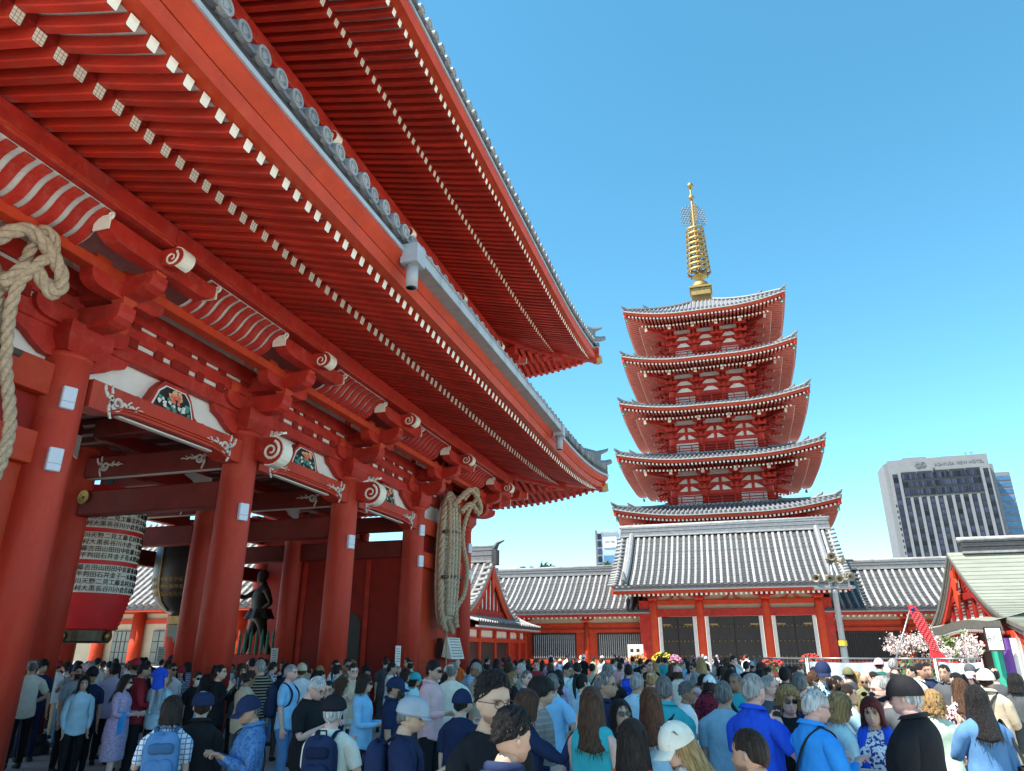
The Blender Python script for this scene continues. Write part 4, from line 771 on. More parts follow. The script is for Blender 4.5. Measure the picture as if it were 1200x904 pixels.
def corridor(name, label, x0, x1, yf, ye, yr, eave, top, wins, posts, slat_m, roofx, panel_red=True):
    t = thing(name, label, "corridor", ((x0 + x1) / 2, yf, 0))
    pr = roof_profile(yr - ye, eave, top, .22); slope(t, roofx[0], roofx[1], pr, (0, ye, 0), 0, 0.42, rad=.10)
    slope(t, -roofx[1], -roofx[0], pr, (0, 2 * yr - ye, 0), math.pi, .42, rows=False); ridge(t, roofx[0], roofx[1], yr, top + .02, .45, .45)
    mb = MB(); mb.box(roofx[0], roofx[1], ye + .03, ye + .14, eave - .20, eave - .10); mb.build("eave_mortar", M['mortar'], t)
    mb = MB(); mb.box(roofx[0], roofx[1], ye + .10, ye + .22, eave - .36, eave - .20); mb.build("eave_board", M['red'], t)
    rafters_row(t, roofx[0] + .1, roofx[1] - .1, ye + .2, yf + .3, eave - .42, eave - .02, .33, .12)
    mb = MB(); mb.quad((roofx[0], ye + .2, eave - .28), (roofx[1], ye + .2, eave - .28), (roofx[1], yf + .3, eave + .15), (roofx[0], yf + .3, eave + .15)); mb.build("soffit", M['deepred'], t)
    mb = MB(); mb.box(x0, x1, yf + .05, yf + .2, 0, eave - .05); mb.build("wall", M['orange'], t)
    mb = MB(); mb.box(x0, x1, yf + .02, yf + .049, 3.62, eave - .06); mb.build("plaster_band", M['cream'], t)
    for z0, z1 in ((3.02, 3.24), (3.40, 3.64), (1.02, 1.28)):
        mb = MB(); mb.cbox(x0, x1, yf - .06, yf + .048, z0, z1, .015); mb.build("wall_rail", M['orange'], t)
    mb = MB(); mb.box(x0, x1, yf, yf + .045, .1, 1.02); mb.build("dado", M['red'], t)
    for x in posts:
        mb = MB(); mb.smooth = True; mb.lathe([(.17, 0), (.17, 3.7)], 12, (x, yf - .02, 0)); mb.smooth = False; block(mb, x, yf - .02, 3.68, .4, .2); mb.prism(arm_poly(.5, .2), lambda p, q, s: (x + p, yf + s - .02, 4.02 + q), -.1, .1); mb.build("post", M['orange'], t)
    for xa, xb in wins:
        fr = MB()
        for a in (xa, xb - .09): fr.cbox(a, a + .09, yf - .05, yf + .04, 1.32, 2.98, .01)
        fr.cbox(xa, xb, yf - .05, yf + .04, 2.90, 2.99, .01); fr.cbox(xa, xb, yf - .05, yf + .04, 1.31, 1.40, .01)
        wo_ = fr.build("window", M['darkwood'], t); mb = MB(); mb.box(xa + .05, xb - .05, yf + .02, yf + .048, 1.36, 2.94); mb.build("window_back", M['black'], wo_)
        sl = MB(); sl.hexa([(-.035, -.025, 1.4), (0, -.05, 1.4), (.035, -.025, 1.4), (0, 0, 1.4), (-.035, -.025, 2.9), (0, -.05, 2.9), (.035, -.025, 2.9), (0, 0, 2.9)]); sme = sl.mesh("window_slat", M[slat_m]); n = int((xb - xa - .3) / .135)
        for i in range(n + 1): link("window_slat", sme, wo_, loc=(xa + .15 + (xb - xa - .3) * i / n, yf + .0, 0))
    return t
corridor("cloister", "long tiled corridor with pale slatted windows running left from the gatehouse", -20, -5.9, 51.0, 49.9, 54.2, 4.38, 7.2, [(-14.06, -10.95), (-9.47, -6.35)], [-14.6, -10.2, -5.95], 'mortar', (-20.5, -5.3))
corridor("cloister", "tiled corridor with dark slatted windows running right from the gatehouse behind the blossom tree", 5.0, 24, 51.0, 49.9, 54.2, 4.30, 7.05, [(5.6, 9.2), (9.9, 13.2), (14, 17)], [5.3, 9.55, 13.6], 'darkwood', (4.9, 24))

# ================================================================ small gabled hall at the left end of the court
lh = thing("gabled_hall", "small red hall with a steep tiled gable between the great gate and the corridor", "hall", (-16, 43, 0))
XL = -14.0; yc = 41.8
pr = roof_profile(5.3, 3.55, 6.95, .55)
o = slope(lh, -XL - 0.0, 26, pr, (0, yc + 5.3, 0), math.pi, .42, rows=False)
slope(lh, -26, XL, pr, (0, yc - 5.3, 0), 0, .40, rad=.11)
ridge(lh, -26, XL + .15, yc, 6.95, .75, .5)
mb = MB(); mb.tube([(XL + .1, yc, 7.6), (XL + .35, yc, 8.0), (XL + .75, yc, 8.15)], [.2, .12, .05], 6); mb.box(XL + .05, XL + .35, yc - .32, yc + .32, 6.7, 7.6); mb.build("ogre_tile", M['tiled'], lh)
vm_ = MB(); vm_.smooth = True; vm_.tube([(-.35, 0, 0), (.12, 0, .04)], .12, 8); vme = vm_.mesh("verge_tile", M['tilel'])
for s_ in (-1, 1):
    for i in range(13): d = .2 + 4.9 * i / 12; link("verge_tile", vme, lh, loc=(XL + .05, yc + s_ * (5.3 - d), prof_at(pr, d) + .07))
    mb = MB(); mb.sweep([(0, -.06), (.12, -.06), (.12, -.18), (0, -.18)], [(lambda a, b, d=d, z=z: (XL + a, yc + s_ * (5.3 - d), z + b)) for d, z in pr]); mb.build("verge_mortar", M['mortar'], lh)
    mb = MB(); mb.sweep([(0, -.19), (.10, -.19), (.10, -.72), (0, -.72)], [(lambda a, b, d=d, z=z: (XL + a - .06, yc + s_ * (5.3 - d), z + b)) for d, z in pr]); mb.build("bargeboard", M['orange'], lh)
mb = MB(); mb.prism([(-.28, .5), (.28, .5), (.22, .1), (.30, -.1), (.12, -.55), (0, -.75), (-.12, -.55), (-.30, -.1), (-.22, .1)], lambda p, q, t: (t, yc + p, 5.85 + q), XL + .05, XL + .12); mb.build("gable_pendant", M['orange'], lh)
mb = MB(); mb.add([(XL - .3, yc - 3.3, 3.9), (XL - .3, yc + 3.3, 3.9), (XL - .3, yc, 6.4)], [(0, 1, 2)]); mb.build("gable_wall", M['plaster'], lh)
for y in (-2, -1.3, -.6, .1, .8, 1.5, 2.2):
    mb = MB(); mb.cbox(XL - .30, XL - .20, yc + y - .13, yc + y + .13, 3.9, 6.3 - abs(y) * .8, .01); mb.build("gable_batten", M['rafter'], lh)
mb = MB(); mb.cbox(XL - .5, XL - .12, yc - 4, yc + 4, 3.55, 4.1, .02); mb.build("gable_beam", M['red'], lh)
prs = roof_profile(1.7, 3.28, 3.95, .08); slope(lh, yc - 4.9, yc + 7.6, prs, (XL + .95, 0, 0), math.pi / 2, .40, name="pent_roof", rad=.10)
mb = MB(); mb.box(XL + .75, XL + .95, yc - 4.9, yc + 7.6, 3.03, 3.13); mb.build("eave_mortar", M['mortar'], lh)
mb = MB(); mb.box(XL - .4, XL + .85, yc - 4.8, yc + 7.5, 2.98, 3.03); mb.build("soffit", M['red'], lh)
mb = MB(); mb.box(-26, XL - .35, yc - 4.5, yc + 8.0, 0, 3.4); mb.build("wall", M['red'], lh)
mb = MB(); mb.box(XL - .34, XL - .31, yc - 4.4, yc + 7.9, 2.55, 2.97); mb.build("plaster_band", M['plaster'], lh)
for y in (-4.4, -1.6, 1.2, 4.0, 6.2, 7.8): mb = MB(); mb.cbox(XL - .36, XL - .12, yc + y - .13, yc + y + .13, 0, 2.98, .015); mb.build("post", M['orange'], lh)
mb = MB(); mb.cbox(XL - .34, XL - .16, yc - 4.4, yc + 7.8, 2.32, 2.56, .015); mb.build("wall_rail", M['orange'], lh)
for ya, yb, mm in ((-1.4, 1.0, 'darkwood'), (1.6, 3.7, 'black'), (-4.2, -1.8, 'black')): mb = MB(); mb.box(XL - .34, XL - .25, yc + ya, yc + yb, .1, 2.3); mb.build("doorway", M[mm], lh)
for i in range(5): mb = MB(); mb.cbox(-26 + .3, XL - .4, yc - 4.62, yc - 4.5, .5 + .55 * i, .62 + .55 * i, .01); mb.build("wall_rail", M['orange'], lh)

# ================================================================ building seen through the gate passage
sb = thing("side_building", "cream walled building with pale tiled roof seen through the gate passage", "building", (-27, 29, 0))
mb = MB(); mb.box(-34, -19, 29, 36, 0, 3.9); mb.build("wall", M['cream'], sb)
pr = roof_profile(5.2, 3.75, 8.6, .3); ro = slope(sb, -35, -18, pr, (0, 28.0, 0), 0, .40, rad=.11)
for z, h in ((3.05, .22), (3.5, .35), (.8, .12)): mb = MB(); mb.cbox(-34, -19, 28.9, 28.99, z, z + h, .01); mb.build("wall_beam", M['orange'], sb)
for x in (-29.4, -27.2, -24.2, -21.6): mb = MB(); mb.smooth = True; mb.lathe([(.28, 0), (.28, 3.5)], 14, (x, 28.75, 0)); mb.build("column", M['orange'], sb)
for xa, xb in ((-28.7, -27.7), (-26.4, -24.9), (-23.6, -22.2)):
    mb = MB(); mb.box(xa, xb, 28.90, 28.96, 1.3, 2.75); wf = mb.build("window", M['black'], sb)
    for i in range(4):
        for k in range(3): w_ = (xb - xa) / 4; mb = MB(); mb.box(xa + w_ * i + .04, xa + w_ * (i + 1) - .02, 28.88, 28.895, 1.34 + .47 * k, 1.77 + .47 * k); mb.build("pane", M['copper'], wf)
mb = MB(); mb.cbox(-30, -24.6, 28.3, 28.4, 0, 1.2, .02); mb.build("low_screen", M['steel'], sb)
mb = MB(); mb.box(-35, -18, 28.02, 28.5, 3.55, 3.68); mb.build("eave_board", M['orange'], sb)

# ================================================================ hall at the right with the weathered copper roof
rh = thing("copper_roofed_hall", "red hall with pale green weathered copper roof and ornate gable at the right edge", "hall", (14, 39.8, 0))
XR = 10.0; yc = 40.3
prc = roof_profile(8.2, 2.72, 6.35, .68, 18)
for s_, nm in ((-1, "roof_slope"), (1, "roof_slope")):
    mb = MB(); n = 26; yo = -.25
    for i in range(n):                                 # stepped copper courses, each lapped over the one below
        d0, d1 = 8.2 * i / n, 8.2 * (i + 1) / n; z0, z1 = prof_at(prc, d0), prof_at(prc, min(d1, 8.2)); xo = XR - .0
        c = MB(); c.hexa([(xo, yc + s_ * (8.2 - d0), z0 - .05), (26, yc + s_ * (8.2 - d0), z0 - .05), (26, yc + s_ * (8.2 - d1), z1 - .05), (xo, yc + s_ * (8.2 - d1), z1 - .05), (xo, yc + s_ * (8.2 - d0), z0 + .055), (26, yc + s_ * (8.2 - d0), z0 + .055), (26, yc + s_ * (8.2 - d1), z1 + .01), (xo, yc + s_ * (8.2 - d1), z1 + .01)])
        c.build("copper_course", M['copper'], rh)
    for k, (a0, a1, mm, w_) in enumerate(((-.04, -.20, 'copperd', .16), (-.20, -.36, 'copperd', .08), (-.36, -.42, 'mortar', .06), (-.42, -.78, 'red', .02))):
        mb = MB(); mb.sweep([(0, a0), (.3, a0), (.3, a1), (0, a1)], [(lambda a, b, d=d, z=z: (XR + a - w_ * 0 - .02 + .06 * k, yc + s_ * (8.2 - d), z + b)) for d, z in prc]); mb.build(("roof_edge", "roof_edge", "white_edge", "bargeboard")[k], M[mm], rh)
    mb = MB(); mb.box(XR, 26, yc + s_ * 8.05 - .15, yc + s_ * 8.05 + .15, 2.30, 2.66); mb.build("eave_edge", M['copperd'], rh)
ridge(rh, XR + .6, 26, yc, 6.35, .55, .7, M['tiled'])
mb = MB(); mb.prism([(-.2, .55), (.2, .55), (.16, .15), (.30, -.05), (.14, -.4), (.26, -.6), (.1, -1.1), (0, -1.25), (-.1, -1.1), (-.26, -.6), (-.14, -.4), (-.30, -.05), (-.16, .15)], lambda p, q, t: (t, yc + p * 1.6, 4.95 + q), XR + .0, XR + .1); mb.build("gable_pendant", M['orange'], rh)
mb = MB(); mb.add([(XR + .42, yc - 5.0, 3.0), (XR + .42, yc + 5.0, 3.0), (XR + .42, yc, 5.7)], [(0, 1, 2)]); mb.build("gable_wall", M['plaster'], rh)
for i in range(9):
    z = 3.45 + .15 * i; wd = max(.3, (5.6 - z) / 2.6 * 4.6); mb = MB(); mb.cbox(XR + .36, XR + .41, yc - wd, yc + wd, z, z + .07, .005); mb.build("gable_slat", M['deepred'], rh)
for y, zt in ((-2.6, 4.1), (-1.3, 4.6), (0, 5.4), (1.3, 4.6), (2.6, 4.1)): mb = MB(); mb.cbox(XR + .30, XR + .40, yc + y - .16, yc + y + .16, 3.0, zt, .01); mb.build("gable_post", M['deepred'], rh)
mb = MB(); mb.cbox(XR + .22, XR + .38, yc - 2.3, yc + 2.3, 4.12, 4.42, .01); mb.build("gable_beam", M['deepred'], rh)
# pent roof under the gable, gently bowed up in the middle
def bow(u): return .16 * max(0, 1 - ((u - .62) / .3) ** 2)
mb = MB(); mb.grid(lambda u, v: (XR - .45 + 1.6 * v, yc + 6.3 - 12.8 * u, 2.98 + .42 * v + bow(u) * (1 - v)), 30, 3); mb.build("pent_roof", M['copper'], rh)
mb = MB(); mb.sweep([(0, 0), (.2, 0), (.25, -.34), (.08, -.34)], [(lambda a, b, u=k / 30: (XR - .45 + a, yc + 6.3 - 12.8 * u, 2.97 + bow(u) + b)) for k in range(31)]); mb.build("pent_edge", M['copperd'], rh)
mb = MB(); mb.sweep([(.1, -.35), (.2, -.35), (.2, -.42), (.1, -.42)], [(lambda a, b, u=k / 30: (XR - .45 + a, yc + 6.3 - 12.8 * u, 2.97 + bow(u) + b)) for k in range(31)]); mb.build("white_edge", M['mortar'], rh)
mb = MB()
for i in range(38):
    u = i / 37; mb.k = 0; mb.bar((XR - .2, yc + 6.2 - 12.5 * u, 2.49 + bow(u)), (XR + 1, yc + 6.2 - 12.5 * u, 2.73 + bow(u)), .12, .13); mb.k = 1; mb.bar((XR - .215, yc + 6.2 - 12.5 * u, 2.59 + bow(u)), (XR - .2, yc + 6.2 - 12.5 * u, 2.49 + bow(u)), .125, .135)
mb.build("rafter_tips", [M['rafter'], M['cap']], rh, kind='stuff')
mb = MB(); mb.box(XR + 1.1, 25, yc - 5.4, yc + 5.6, 0, 3.1); mb.build("wall", M['darkwood'], rh)
for x, y in ((XR + 1, yc - 5.4), (XR + 1, yc - 2), (XR + 1, yc + 2), (XR + 1, yc + 5.4), (XR + 5, yc - 5.4), (XR + 9, yc - 5.4), (XR + .2, yc - 6.6), (XR + 4.2, yc - 6.6)): mb = MB(); mb.smooth = True; mb.lathe([(.2, 0), (.2, 2.6)], 14, (x, y, 0)); mb.build("column", M['red'], rh)
for z in (2.0, 2.32): mb = MB(); mb.cbox(XR + .0, 25, yc - 6.72, yc - 6.48, z, z + .22, .015); mb.build("tie_beam", M['orange'], rh)
for y in (-6.0, -4.6, -3.2, -1.8): mb = MB(); mb.cbox(XR - .2, XR + 1, yc + y - .09, yc + y + .09, 2.02, 2.26, .01); mb.k = 1; mb.box(XR - .215, XR - .2, yc + y - .092, yc + y + .092, 2.01, 2.27); mb.build("beam_nose", [M['red'], M['cap']], rh)

# ================================================================ towers beyond
ht = thing("hotel_tower", "tall pale hotel tower with dark ribbed window bands and roof lettering at right", "hotel", (120, 470, 0))
Yh = 467.0; a0, a1 = onY(1041, 545, Yh), onY(1154, 530, Yh); hx0, hx1, hz = a0.x, a1.x, 109.5
def facade(p, q, m_): return None
mb = MB(); mb.hexa([(hx0, Yh + 1, 0), (hx1, Yh - 2, 0), (hx1 + 2, Yh + 26, 0), (hx0, Yh + 27, 0), (hx0, Yh + 1, hz), (hx1, Yh - 2, hz), (hx1 + 2, Yh + 26, hz), (hx0, Yh + 27, hz)]); mb.build("tower_block", M['concrete'], ht)
mb = MB(); mb.box(hx0 - 2.2, hx0 + .2, Yh + 3, Yh + 24, 0, hz - 1.5); mb.build("end_slab", M['concrete'], ht)
W = hx1 - hx0
def fy(x): return Yh + 1 - 3 * (x - hx0) / W
for i in range(12):                                    # vertical window strips, storey by storey
    x0 = hx0 + W * (.025 + .082 * i); x1 = x0 + W * .054
    if i in (0, 11): ztop = hz - 8.5
    else: ztop = hz - 23
    n = int((ztop - 4) / 3.4)
    wb = MB(); wb.box(x0, x1, fy(x0) - .05 - .25, fy(x0) + 1.0, 4, ztop); strip = wb.build("window_strip", M['black'], ht)
    mb = MB(); mb.box(0.15, x1 - x0 - .15, -.12, 0, .35, 2.9); pme = mb.mesh("pane", M['glass'])
    for k in range(n): 
        if k > 8: link("pane", pme, strip, loc=(x0, fy(x0) - .31, 4 + 3.4 * k))
for i in range(13):                                    # projecting fins between the strips
    x0 = hx0 + W * (.0795 + .082 * i)
    if i < 11: mb = MB(); mb.box(x0, x0 + W * .027, fy(x0) - 1.1, fy(x0) + .5, 0, hz - (23 if 0 < i < 10 else 8)); mb.build("fin", M['concrete'], ht)
for i in range(5):                                     # three storey glazed band under the crown
    x0 = hx0 + W * (.115 + .162 * i); x1 = x0 + W * .152
    wb = MB(); wb.box(x0, x1, fy(x1) - .5, fy(x0) + 1, hz - 22, hz - 7.8); strip = wb.build("window_band", M['black'], ht)
    mb = MB(); mb.box(0.1, (x1 - x0) / 6 - .1, -.12, 0, 0.2, 3.3); pme = mb.mesh("pane", M['glass'])
    for k in range(3):
        for q in range(6): link("pane", pme, strip, loc=(x0 + (x1 - x0) * q / 6, fy(x1) - .52, hz - 21.6 + 4.6 * k))
for i in range(22): mb = MB(); mb.box(hx0 + .15, hx0 + .9, Yh + .85, Yh + 1.3, 10 + 3.4 * i, 11.5 + 3.4 * i); mb.build("slit_window", M['glass'], ht)
rotx = Matrix.Translation((0, 0, 0))
def wall_text(name, body, size, m_, parent, pos, yaw=0.0, depth=.05): return text_obj(name, body, size, m_, parent, Matrix.Translation(pos) @ Matrix.Rotation(yaw, 4, 'Z') @ Matrix.Rotation(math.pi / 2, 4, 'X'), depth)
greyink = mat('grey_lettering', (0.16, 0.17, 0.18), .5)
wall_text("lettering", "ASAKUSA VIEW HOTEL", 2.45, greyink, ht, (hx0 + W * .71, fy(hx0 + W * .5) - .9, hz - 4.0), -.055, .1)
mb = MB()
for dx in (-1.3, 1.3):
    for r_ in (1.4, .7): mb.tube([(hx0 + W * .325 + dx + r_ * 1.2 * math.cos(q * math.pi / 8), fy(hx0 + W * .32) - .4, hz - 3.6 + r_ * math.sin(q * math.pi / 8)) for q in range(17)], .22, 5, caps=False)
mb.build("emblem", greyink, ht)
mb = MB(); mb.box(hx0 + W * .45, hx0 + W * .457, Yh - 1.9, Yh, hz - 8.6, hz - 6.4); mb.build("small_vent", M['black'], ht)
for xx in (.84, .90): mb = MB(); mb.tube([(hx0 + W * xx, Yh + 6, hz - .2), (hx0 + W * xx, Yh + 6, hz + 3)], .2, 5); mb.tube([(hx0 + W * xx - .8, Yh + 6, hz + 3), (hx0 + W * xx + .8, Yh + 6, hz + 2.8)], .25, 5); mb.build("roof_mast", M['steel'], ht)
mb = MB(); mb.box(hx1 + .4, hx1 + 5, Yh + 8, Yh + 26, 0, hz - 4); mb.build("end_slab", M['concrete'], ht)
mb = MB(); mb.box(hx0 + W * .2, hx0 + W * .45, Yh + 10, Yh + 20, hz, hz + 3.2); mb.box(hx0 + W * .6, hx0 + W * .72, Yh + 8, Yh + 16, hz, hz + 2.2); mb.build('roof_plant', M['steel'], ht)
at = thing("apartment_tower", "slim white tower with blue banded windows half hidden behind the hotel", "building", (142, 490, 0))
p0, p1 = onY(1163, 556, 485), onY(1177, 553, 485)
mb = MB(); mb.box(p0.x - 6, p1.x + 2.5, 485, 500, 0, p0.z + 1); mb.build("tower_block", M['concrete'], at)
for i in range(24):
    z = p0.z - 4 - 3.9 * i
    if z > 3:
        mb = MB(); mb.box(p0.x - .5, p1.x + 1.9, 484.7, 485.2, z, z + 2.6); mb.build("window", M['glassb'], at); mb = MB(); mb.box(p0.x - 2.4, p0.x - 1.0, 484.8, 485.2, z + .3, z + 1.9); mb.build("slit_window", M['glass'], at)
rc = thing("business_hotel", "small glassy office hotel just left of the gatehouse roof", "hotel", (-24, 150, 0))
q0, q1 = onY(698, 622, 150), onY(729, 620, 150)
mb = MB(); mb.box(q0.x, q1.x + 3, 150, 165, 0, q0.z); mb.build("tower_block", mat('blue_grey_panel', (.30, .36, .42), .4, .06, .5), rc)
mb = MB(); mb.box(q0.x - .15, q0.x + .1, 149.8, 165, 0, q0.z + .1); mb.build("edge_fin", M['concrete'], rc)
for i in range(9):
    z = q0.z - 1.9 - 1.55 * i
    mb = MB(); mb.box(q0.x + .35, q0.x + 1.15, 149.85, 150.1, z, z + 1.2); mb.build("window", M['glass'], rc)
    if i > 2: mb = MB(); mb.box(q0.x + 1.5, q0.x + 4.2, 149.85, 150.1, z, z + 1.3); mb.build("window", M['glassb'], rc)
wall_text("lettering", "Richmond", .85, greyink, rc, (q0.x + 2.9, 149.8, q0.z - .75))
mb = MB(); mb.box(q0.x + 1.6, q0.x + 4.3, 149.8, 150, q0.z - 3.6, q0.z - 1.5); mb.build("sign_panel", M['plaster'], rc); wall_text("lettering", "HOTEL", .75, greyink, rc, (q0.x + 2.95, 149.75, q0.z - 2.5))
# ================================================================ people: one continuous low cage each, subdivided
TOR = [(.83, .162, .112, 0), (.93, .168, .118, -.006), (1.02, .152, .104, 0), (1.10, .140, .096, .006), (1.19, .146, .101, .009), (1.28, .160, .112, .006),
       (1.35, .176, .110, -.004), (1.405, .160, .084, -.016), (1.442, .104, .066, -.022), (1.470, .064, .060, -.017), (1.505, .056, .057, -.008)]
HEADR = [(-.100, .050, .062, .010), (-.084, .058, .078, .013), (-.055, .065, .086, .009), (-.02, .071, .094, .002), (.02, .0755, .099, -.003), (.055, .073, .096, -.005), (.085, .061, .080, -.007), (.107, .038, .050, -.008)]
EYE = 1.606; ARM = [0, .055, .14, .22]; NR = 20
def V(*a): return Vector(a)
def perp(w_, t): w_ = w_ - t * w_.dot(t); return w_.normalized()
class Cage:
    def __init__(s): s.v = []; s.f = []; s.tag = []; s.head = []
    def vert(s, p, h=0.0): s.v.append(tuple(p)); s.head.append(h); return len(s.v) - 1
    def face(s, f, t): s.f.append(tuple(f)); s.tag.append(t)
    def band(s, r0, r1, t):
        n = len(r0)
        for i in range(n): s.face((r0[i], r0[(i + 1) % n], r1[(i + 1) % n], r1[i]), t)
POSES = {  # per arm: upper arm and forearm directions for the right (+x) arm, finger curl, wrist roll
 'down': (V(.13, .03, -.99), V(.03, .22, -.97), .35, 0), 'relax': (V(.2, -.05, -.97), V(-.1, .45, -.88), .45, 0), 'phone': (V(.18, .22, -.95), V(-.42, .75, .42), 1.0, 60),
 'photo': (V(.35, .55, -.72), V(-.35, .45, .85), 1.0, 30), 'ear': (V(.55, .25, -.85), V(-.50, -.03, .87), 1.15, 20), 'wave': (V(.35, .75, -.5), V(.05, .55, .85), .12, 40),
 'chin': (V(.25, .45, -.88), V(-.42, .12, .92), .9, 30), 'hold': (V(.15, .15, -.97), V(-.35, .9, .05), .9, 40), 'strap': (V(.35, .1, -.93), V(-.45, .55, .72), 1.1, 0), 'hip': (V(.5, -.2, -.84), V(-.75, .35, -.45), .8, 0), 'reach': (V(.25, .85, -.45), V(.05, .97, .22), .05, 80), 'cross': (V(.2, .25, -.95), V(-.88, .42, .15), .7, 60)}
def make_cage(sex='m', fat=0.0, arms=('down', 'down'), hyaw=0, hpitch=0, stride=0.0, lean=0.0):
    c = Cage(); fem = sex == 'f'
    Rh = Matrix.Translation((0, -.012, 1.50)) @ Matrix.Rotation(R(-hyaw), 4, 'Z') @ Matrix.Rotation(R(hpitch), 4, 'X') @ Matrix.Translation((0, .012, -1.50))
    Rl = Matrix.Translation((0, 0, 1.0)) @ Matrix.Rotation(R(-lean), 4, 'X') @ Matrix.Translation((0, 0, -1.0))
    hk = 1.0 if fem else 1.05
    Hm = Rl @ Rh @ Matrix.Translation((0, .016, EYE)) @ Matrix.Scale(hk, 4)
    rings = []
    for i, (z, rx, ry, cy) in enumerate(TOR):
        if fem: rx *= (1.04, 1.05, .98, .90, .90, .93, .91, .90, .92, .9, .88)[i]; ry *= (1.02, 1.04, .98, .93, .96, 1.0, 1.0, .97, .95, .9, .9)[i]
        if fem and i in (5,): ry *= 1.10; cy += .014
        g = 1 + fat * (.7, .9, 1.1, 1.3, 1.25, .8, .5, .4, .35, .3, .3)[i]; rx *= 1 + (g - 1) * .75; ry *= 1 + (g - 1) * 1.3; cy += fat * (.02, .03, .06, .08, .07, .03, 0, 0, 0, 0, 0)[i]
        r_ = []
        for j in range(NR):
            a = (j + .5) * 2 * math.pi / NR; e = .86 if i < 8 else 1
            x = rx * math.copysign(abs(math.sin(a)) ** e, math.sin(a)); y = cy + ry * math.copysign(abs(math.cos(a)) ** e, math.cos(a)); zz = z
            if i >= 9: zz += (.5 - .5 * math.cos(a)) * (.02 if i == 9 else .035) - .012
            if i == 0: zz += .03 * abs(math.sin(a)) ** 2
            p = V(x, y, zz)
            if i == 10: p = p.lerp(Rh @ p, .6)
            r_.append(c.vert(Rl @ p if z > 1 else p, .5 if i == 10 else 0))
        rings.append(r_)
    for i, (z, rx, ry, cy) in enumerate(HEADR):
        r_ = []
        for j in range(NR):
            a = (j + .5) * 2 * math.pi / NR; zz = z
            if i == 0: zz += (.5 - .5 * math.cos(a)) * .045 - .004
            if i == 1: zz += (.5 - .5 * math.cos(a)) * .022
            x = rx * math.sin(a); y = cy + ry * math.cos(a)
            if i < 3 and math.cos(a) > 0: x *= 1 - .16 * math.cos(a) ** 2
            r_.append(c.vert(Hm @ V(x, y, zz), 1.0))
        rings.append(r_)
    top = c.vert(Hm @ V(0, -.008, .116), 1.0)
    patch = {1: (3, 6), -1: (13, 16)}
    for i in range(len(rings) - 1):
        for j in range(NR):
            if i in (5, 6) and (j in (3, 4, 5) or j in (13, 14, 15)): continue
            k = (j + 1) % NR; c.face((rings[i][j], rings[i][k], rings[i + 1][k], rings[i + 1][j]), ('T', i) if i < 10 else ('H', i))
    for j in range(NR): c.face((rings[-1][j], rings[-1][(j + 1) % NR], top), ('H', 99))
    hands = {}
    for s_ in (1, -1):
        up, fo, curl, roll = POSES[arms[0 if s_ > 0 else 1]]; mx = lambda d: (Rl.to_3x3() @ V(d.x * s_, d.y, d.z)).normalized()
        up, fo = mx(up), mx(fo); k = (.93 if fem else 1.0); sh = Rl @ V(s_ * .172 * (k * (1 + .35 * fat)), -.010, 1.358)
        w0 = perp(V(0, 1, 0.001), up); q = up.rotation_difference(fo); w1 = q @ w0; w1 = Quaternion(fo, R(roll) * s_) @ w1
        el = sh + up * .28; wr = el + fo * .25; th = k * (1 + .6 * fat) * (.94 if fem else 1.04)
        spec = [(sh + up * .015, up, w0, .062, .056), (sh + up * .065, up, w0, .055, .050), (sh + up * .14, up, w0, .049, .044), (sh + up * .215, up, w0, .042, .039),
                (el, (up + fo).normalized(), w0.lerp(w1, .5), .040, .036), (el + fo * .075, fo, w1, .041, .037), (el + fo * .16, fo, w1, .034, .030), (wr, fo, w1, .027, .020), (wr + fo * .03, fo, w1, .034, .019), (wr + fo * .092, fo, w1, .043, .016)]
        a, b = patch[s_]; loop = [rings[5][j] for j in range(a, b + 1)] + [rings[6][b]] + [rings[7][j] for j in range(b, a - 1, -1)] + [rings[6][a]]
        prev = None; ars = []
        for i, (p, t, w_, ra, rb) in enumerate(spec):
            w_ = perp(w_, t); n = w_.cross(t) * s_; r_ = []; m = th if i < 8 else 1.0
            for j in range(10):
                an = (j + .5) * math.pi / 5; x, y = math.cos(an), math.sin(an)
                if i == 9: x = (1, .5, 0, -.5, -1, -1, -.5, 0, .5, 1)[j]; y = 1 if j < 5 else -1
                if i == 8: y = math.copysign(max(abs(y), .75), y)
                r_.append(c.vert(p + w_ * (ra * x * m) + n * (rb * y * m)))
            ars.append(r_)
        best = None
        for d in (1, -1):
            lp = loop[::d]
            for o in range(10):
                l2 = lp[o:] + lp[:o]; e = sum((Vector(c.v[l2[j]]) - Vector(c.v[ars[0][j]])).length_squared for j in range(10))
                if best is None or e < best[0]: best = (e, l2)
        c.band(best[1], ars[0], ('A', s_, -1))
        for i in range(9):
            r0, r1 = ars[i], ars[i + 1]
            for j in range(10):
                if i == 8 and j == 9: continue        # the thumb leaves here
                c.face((r0[j], r0[(j + 1) % 10], r1[(j + 1) % 10], r1[j]), ('A', s_, i))
        p, t, w_, ra, rb = spec[9]; w_ = perp(w_, t); n = w_.cross(t) * s_; kn = ars[9]
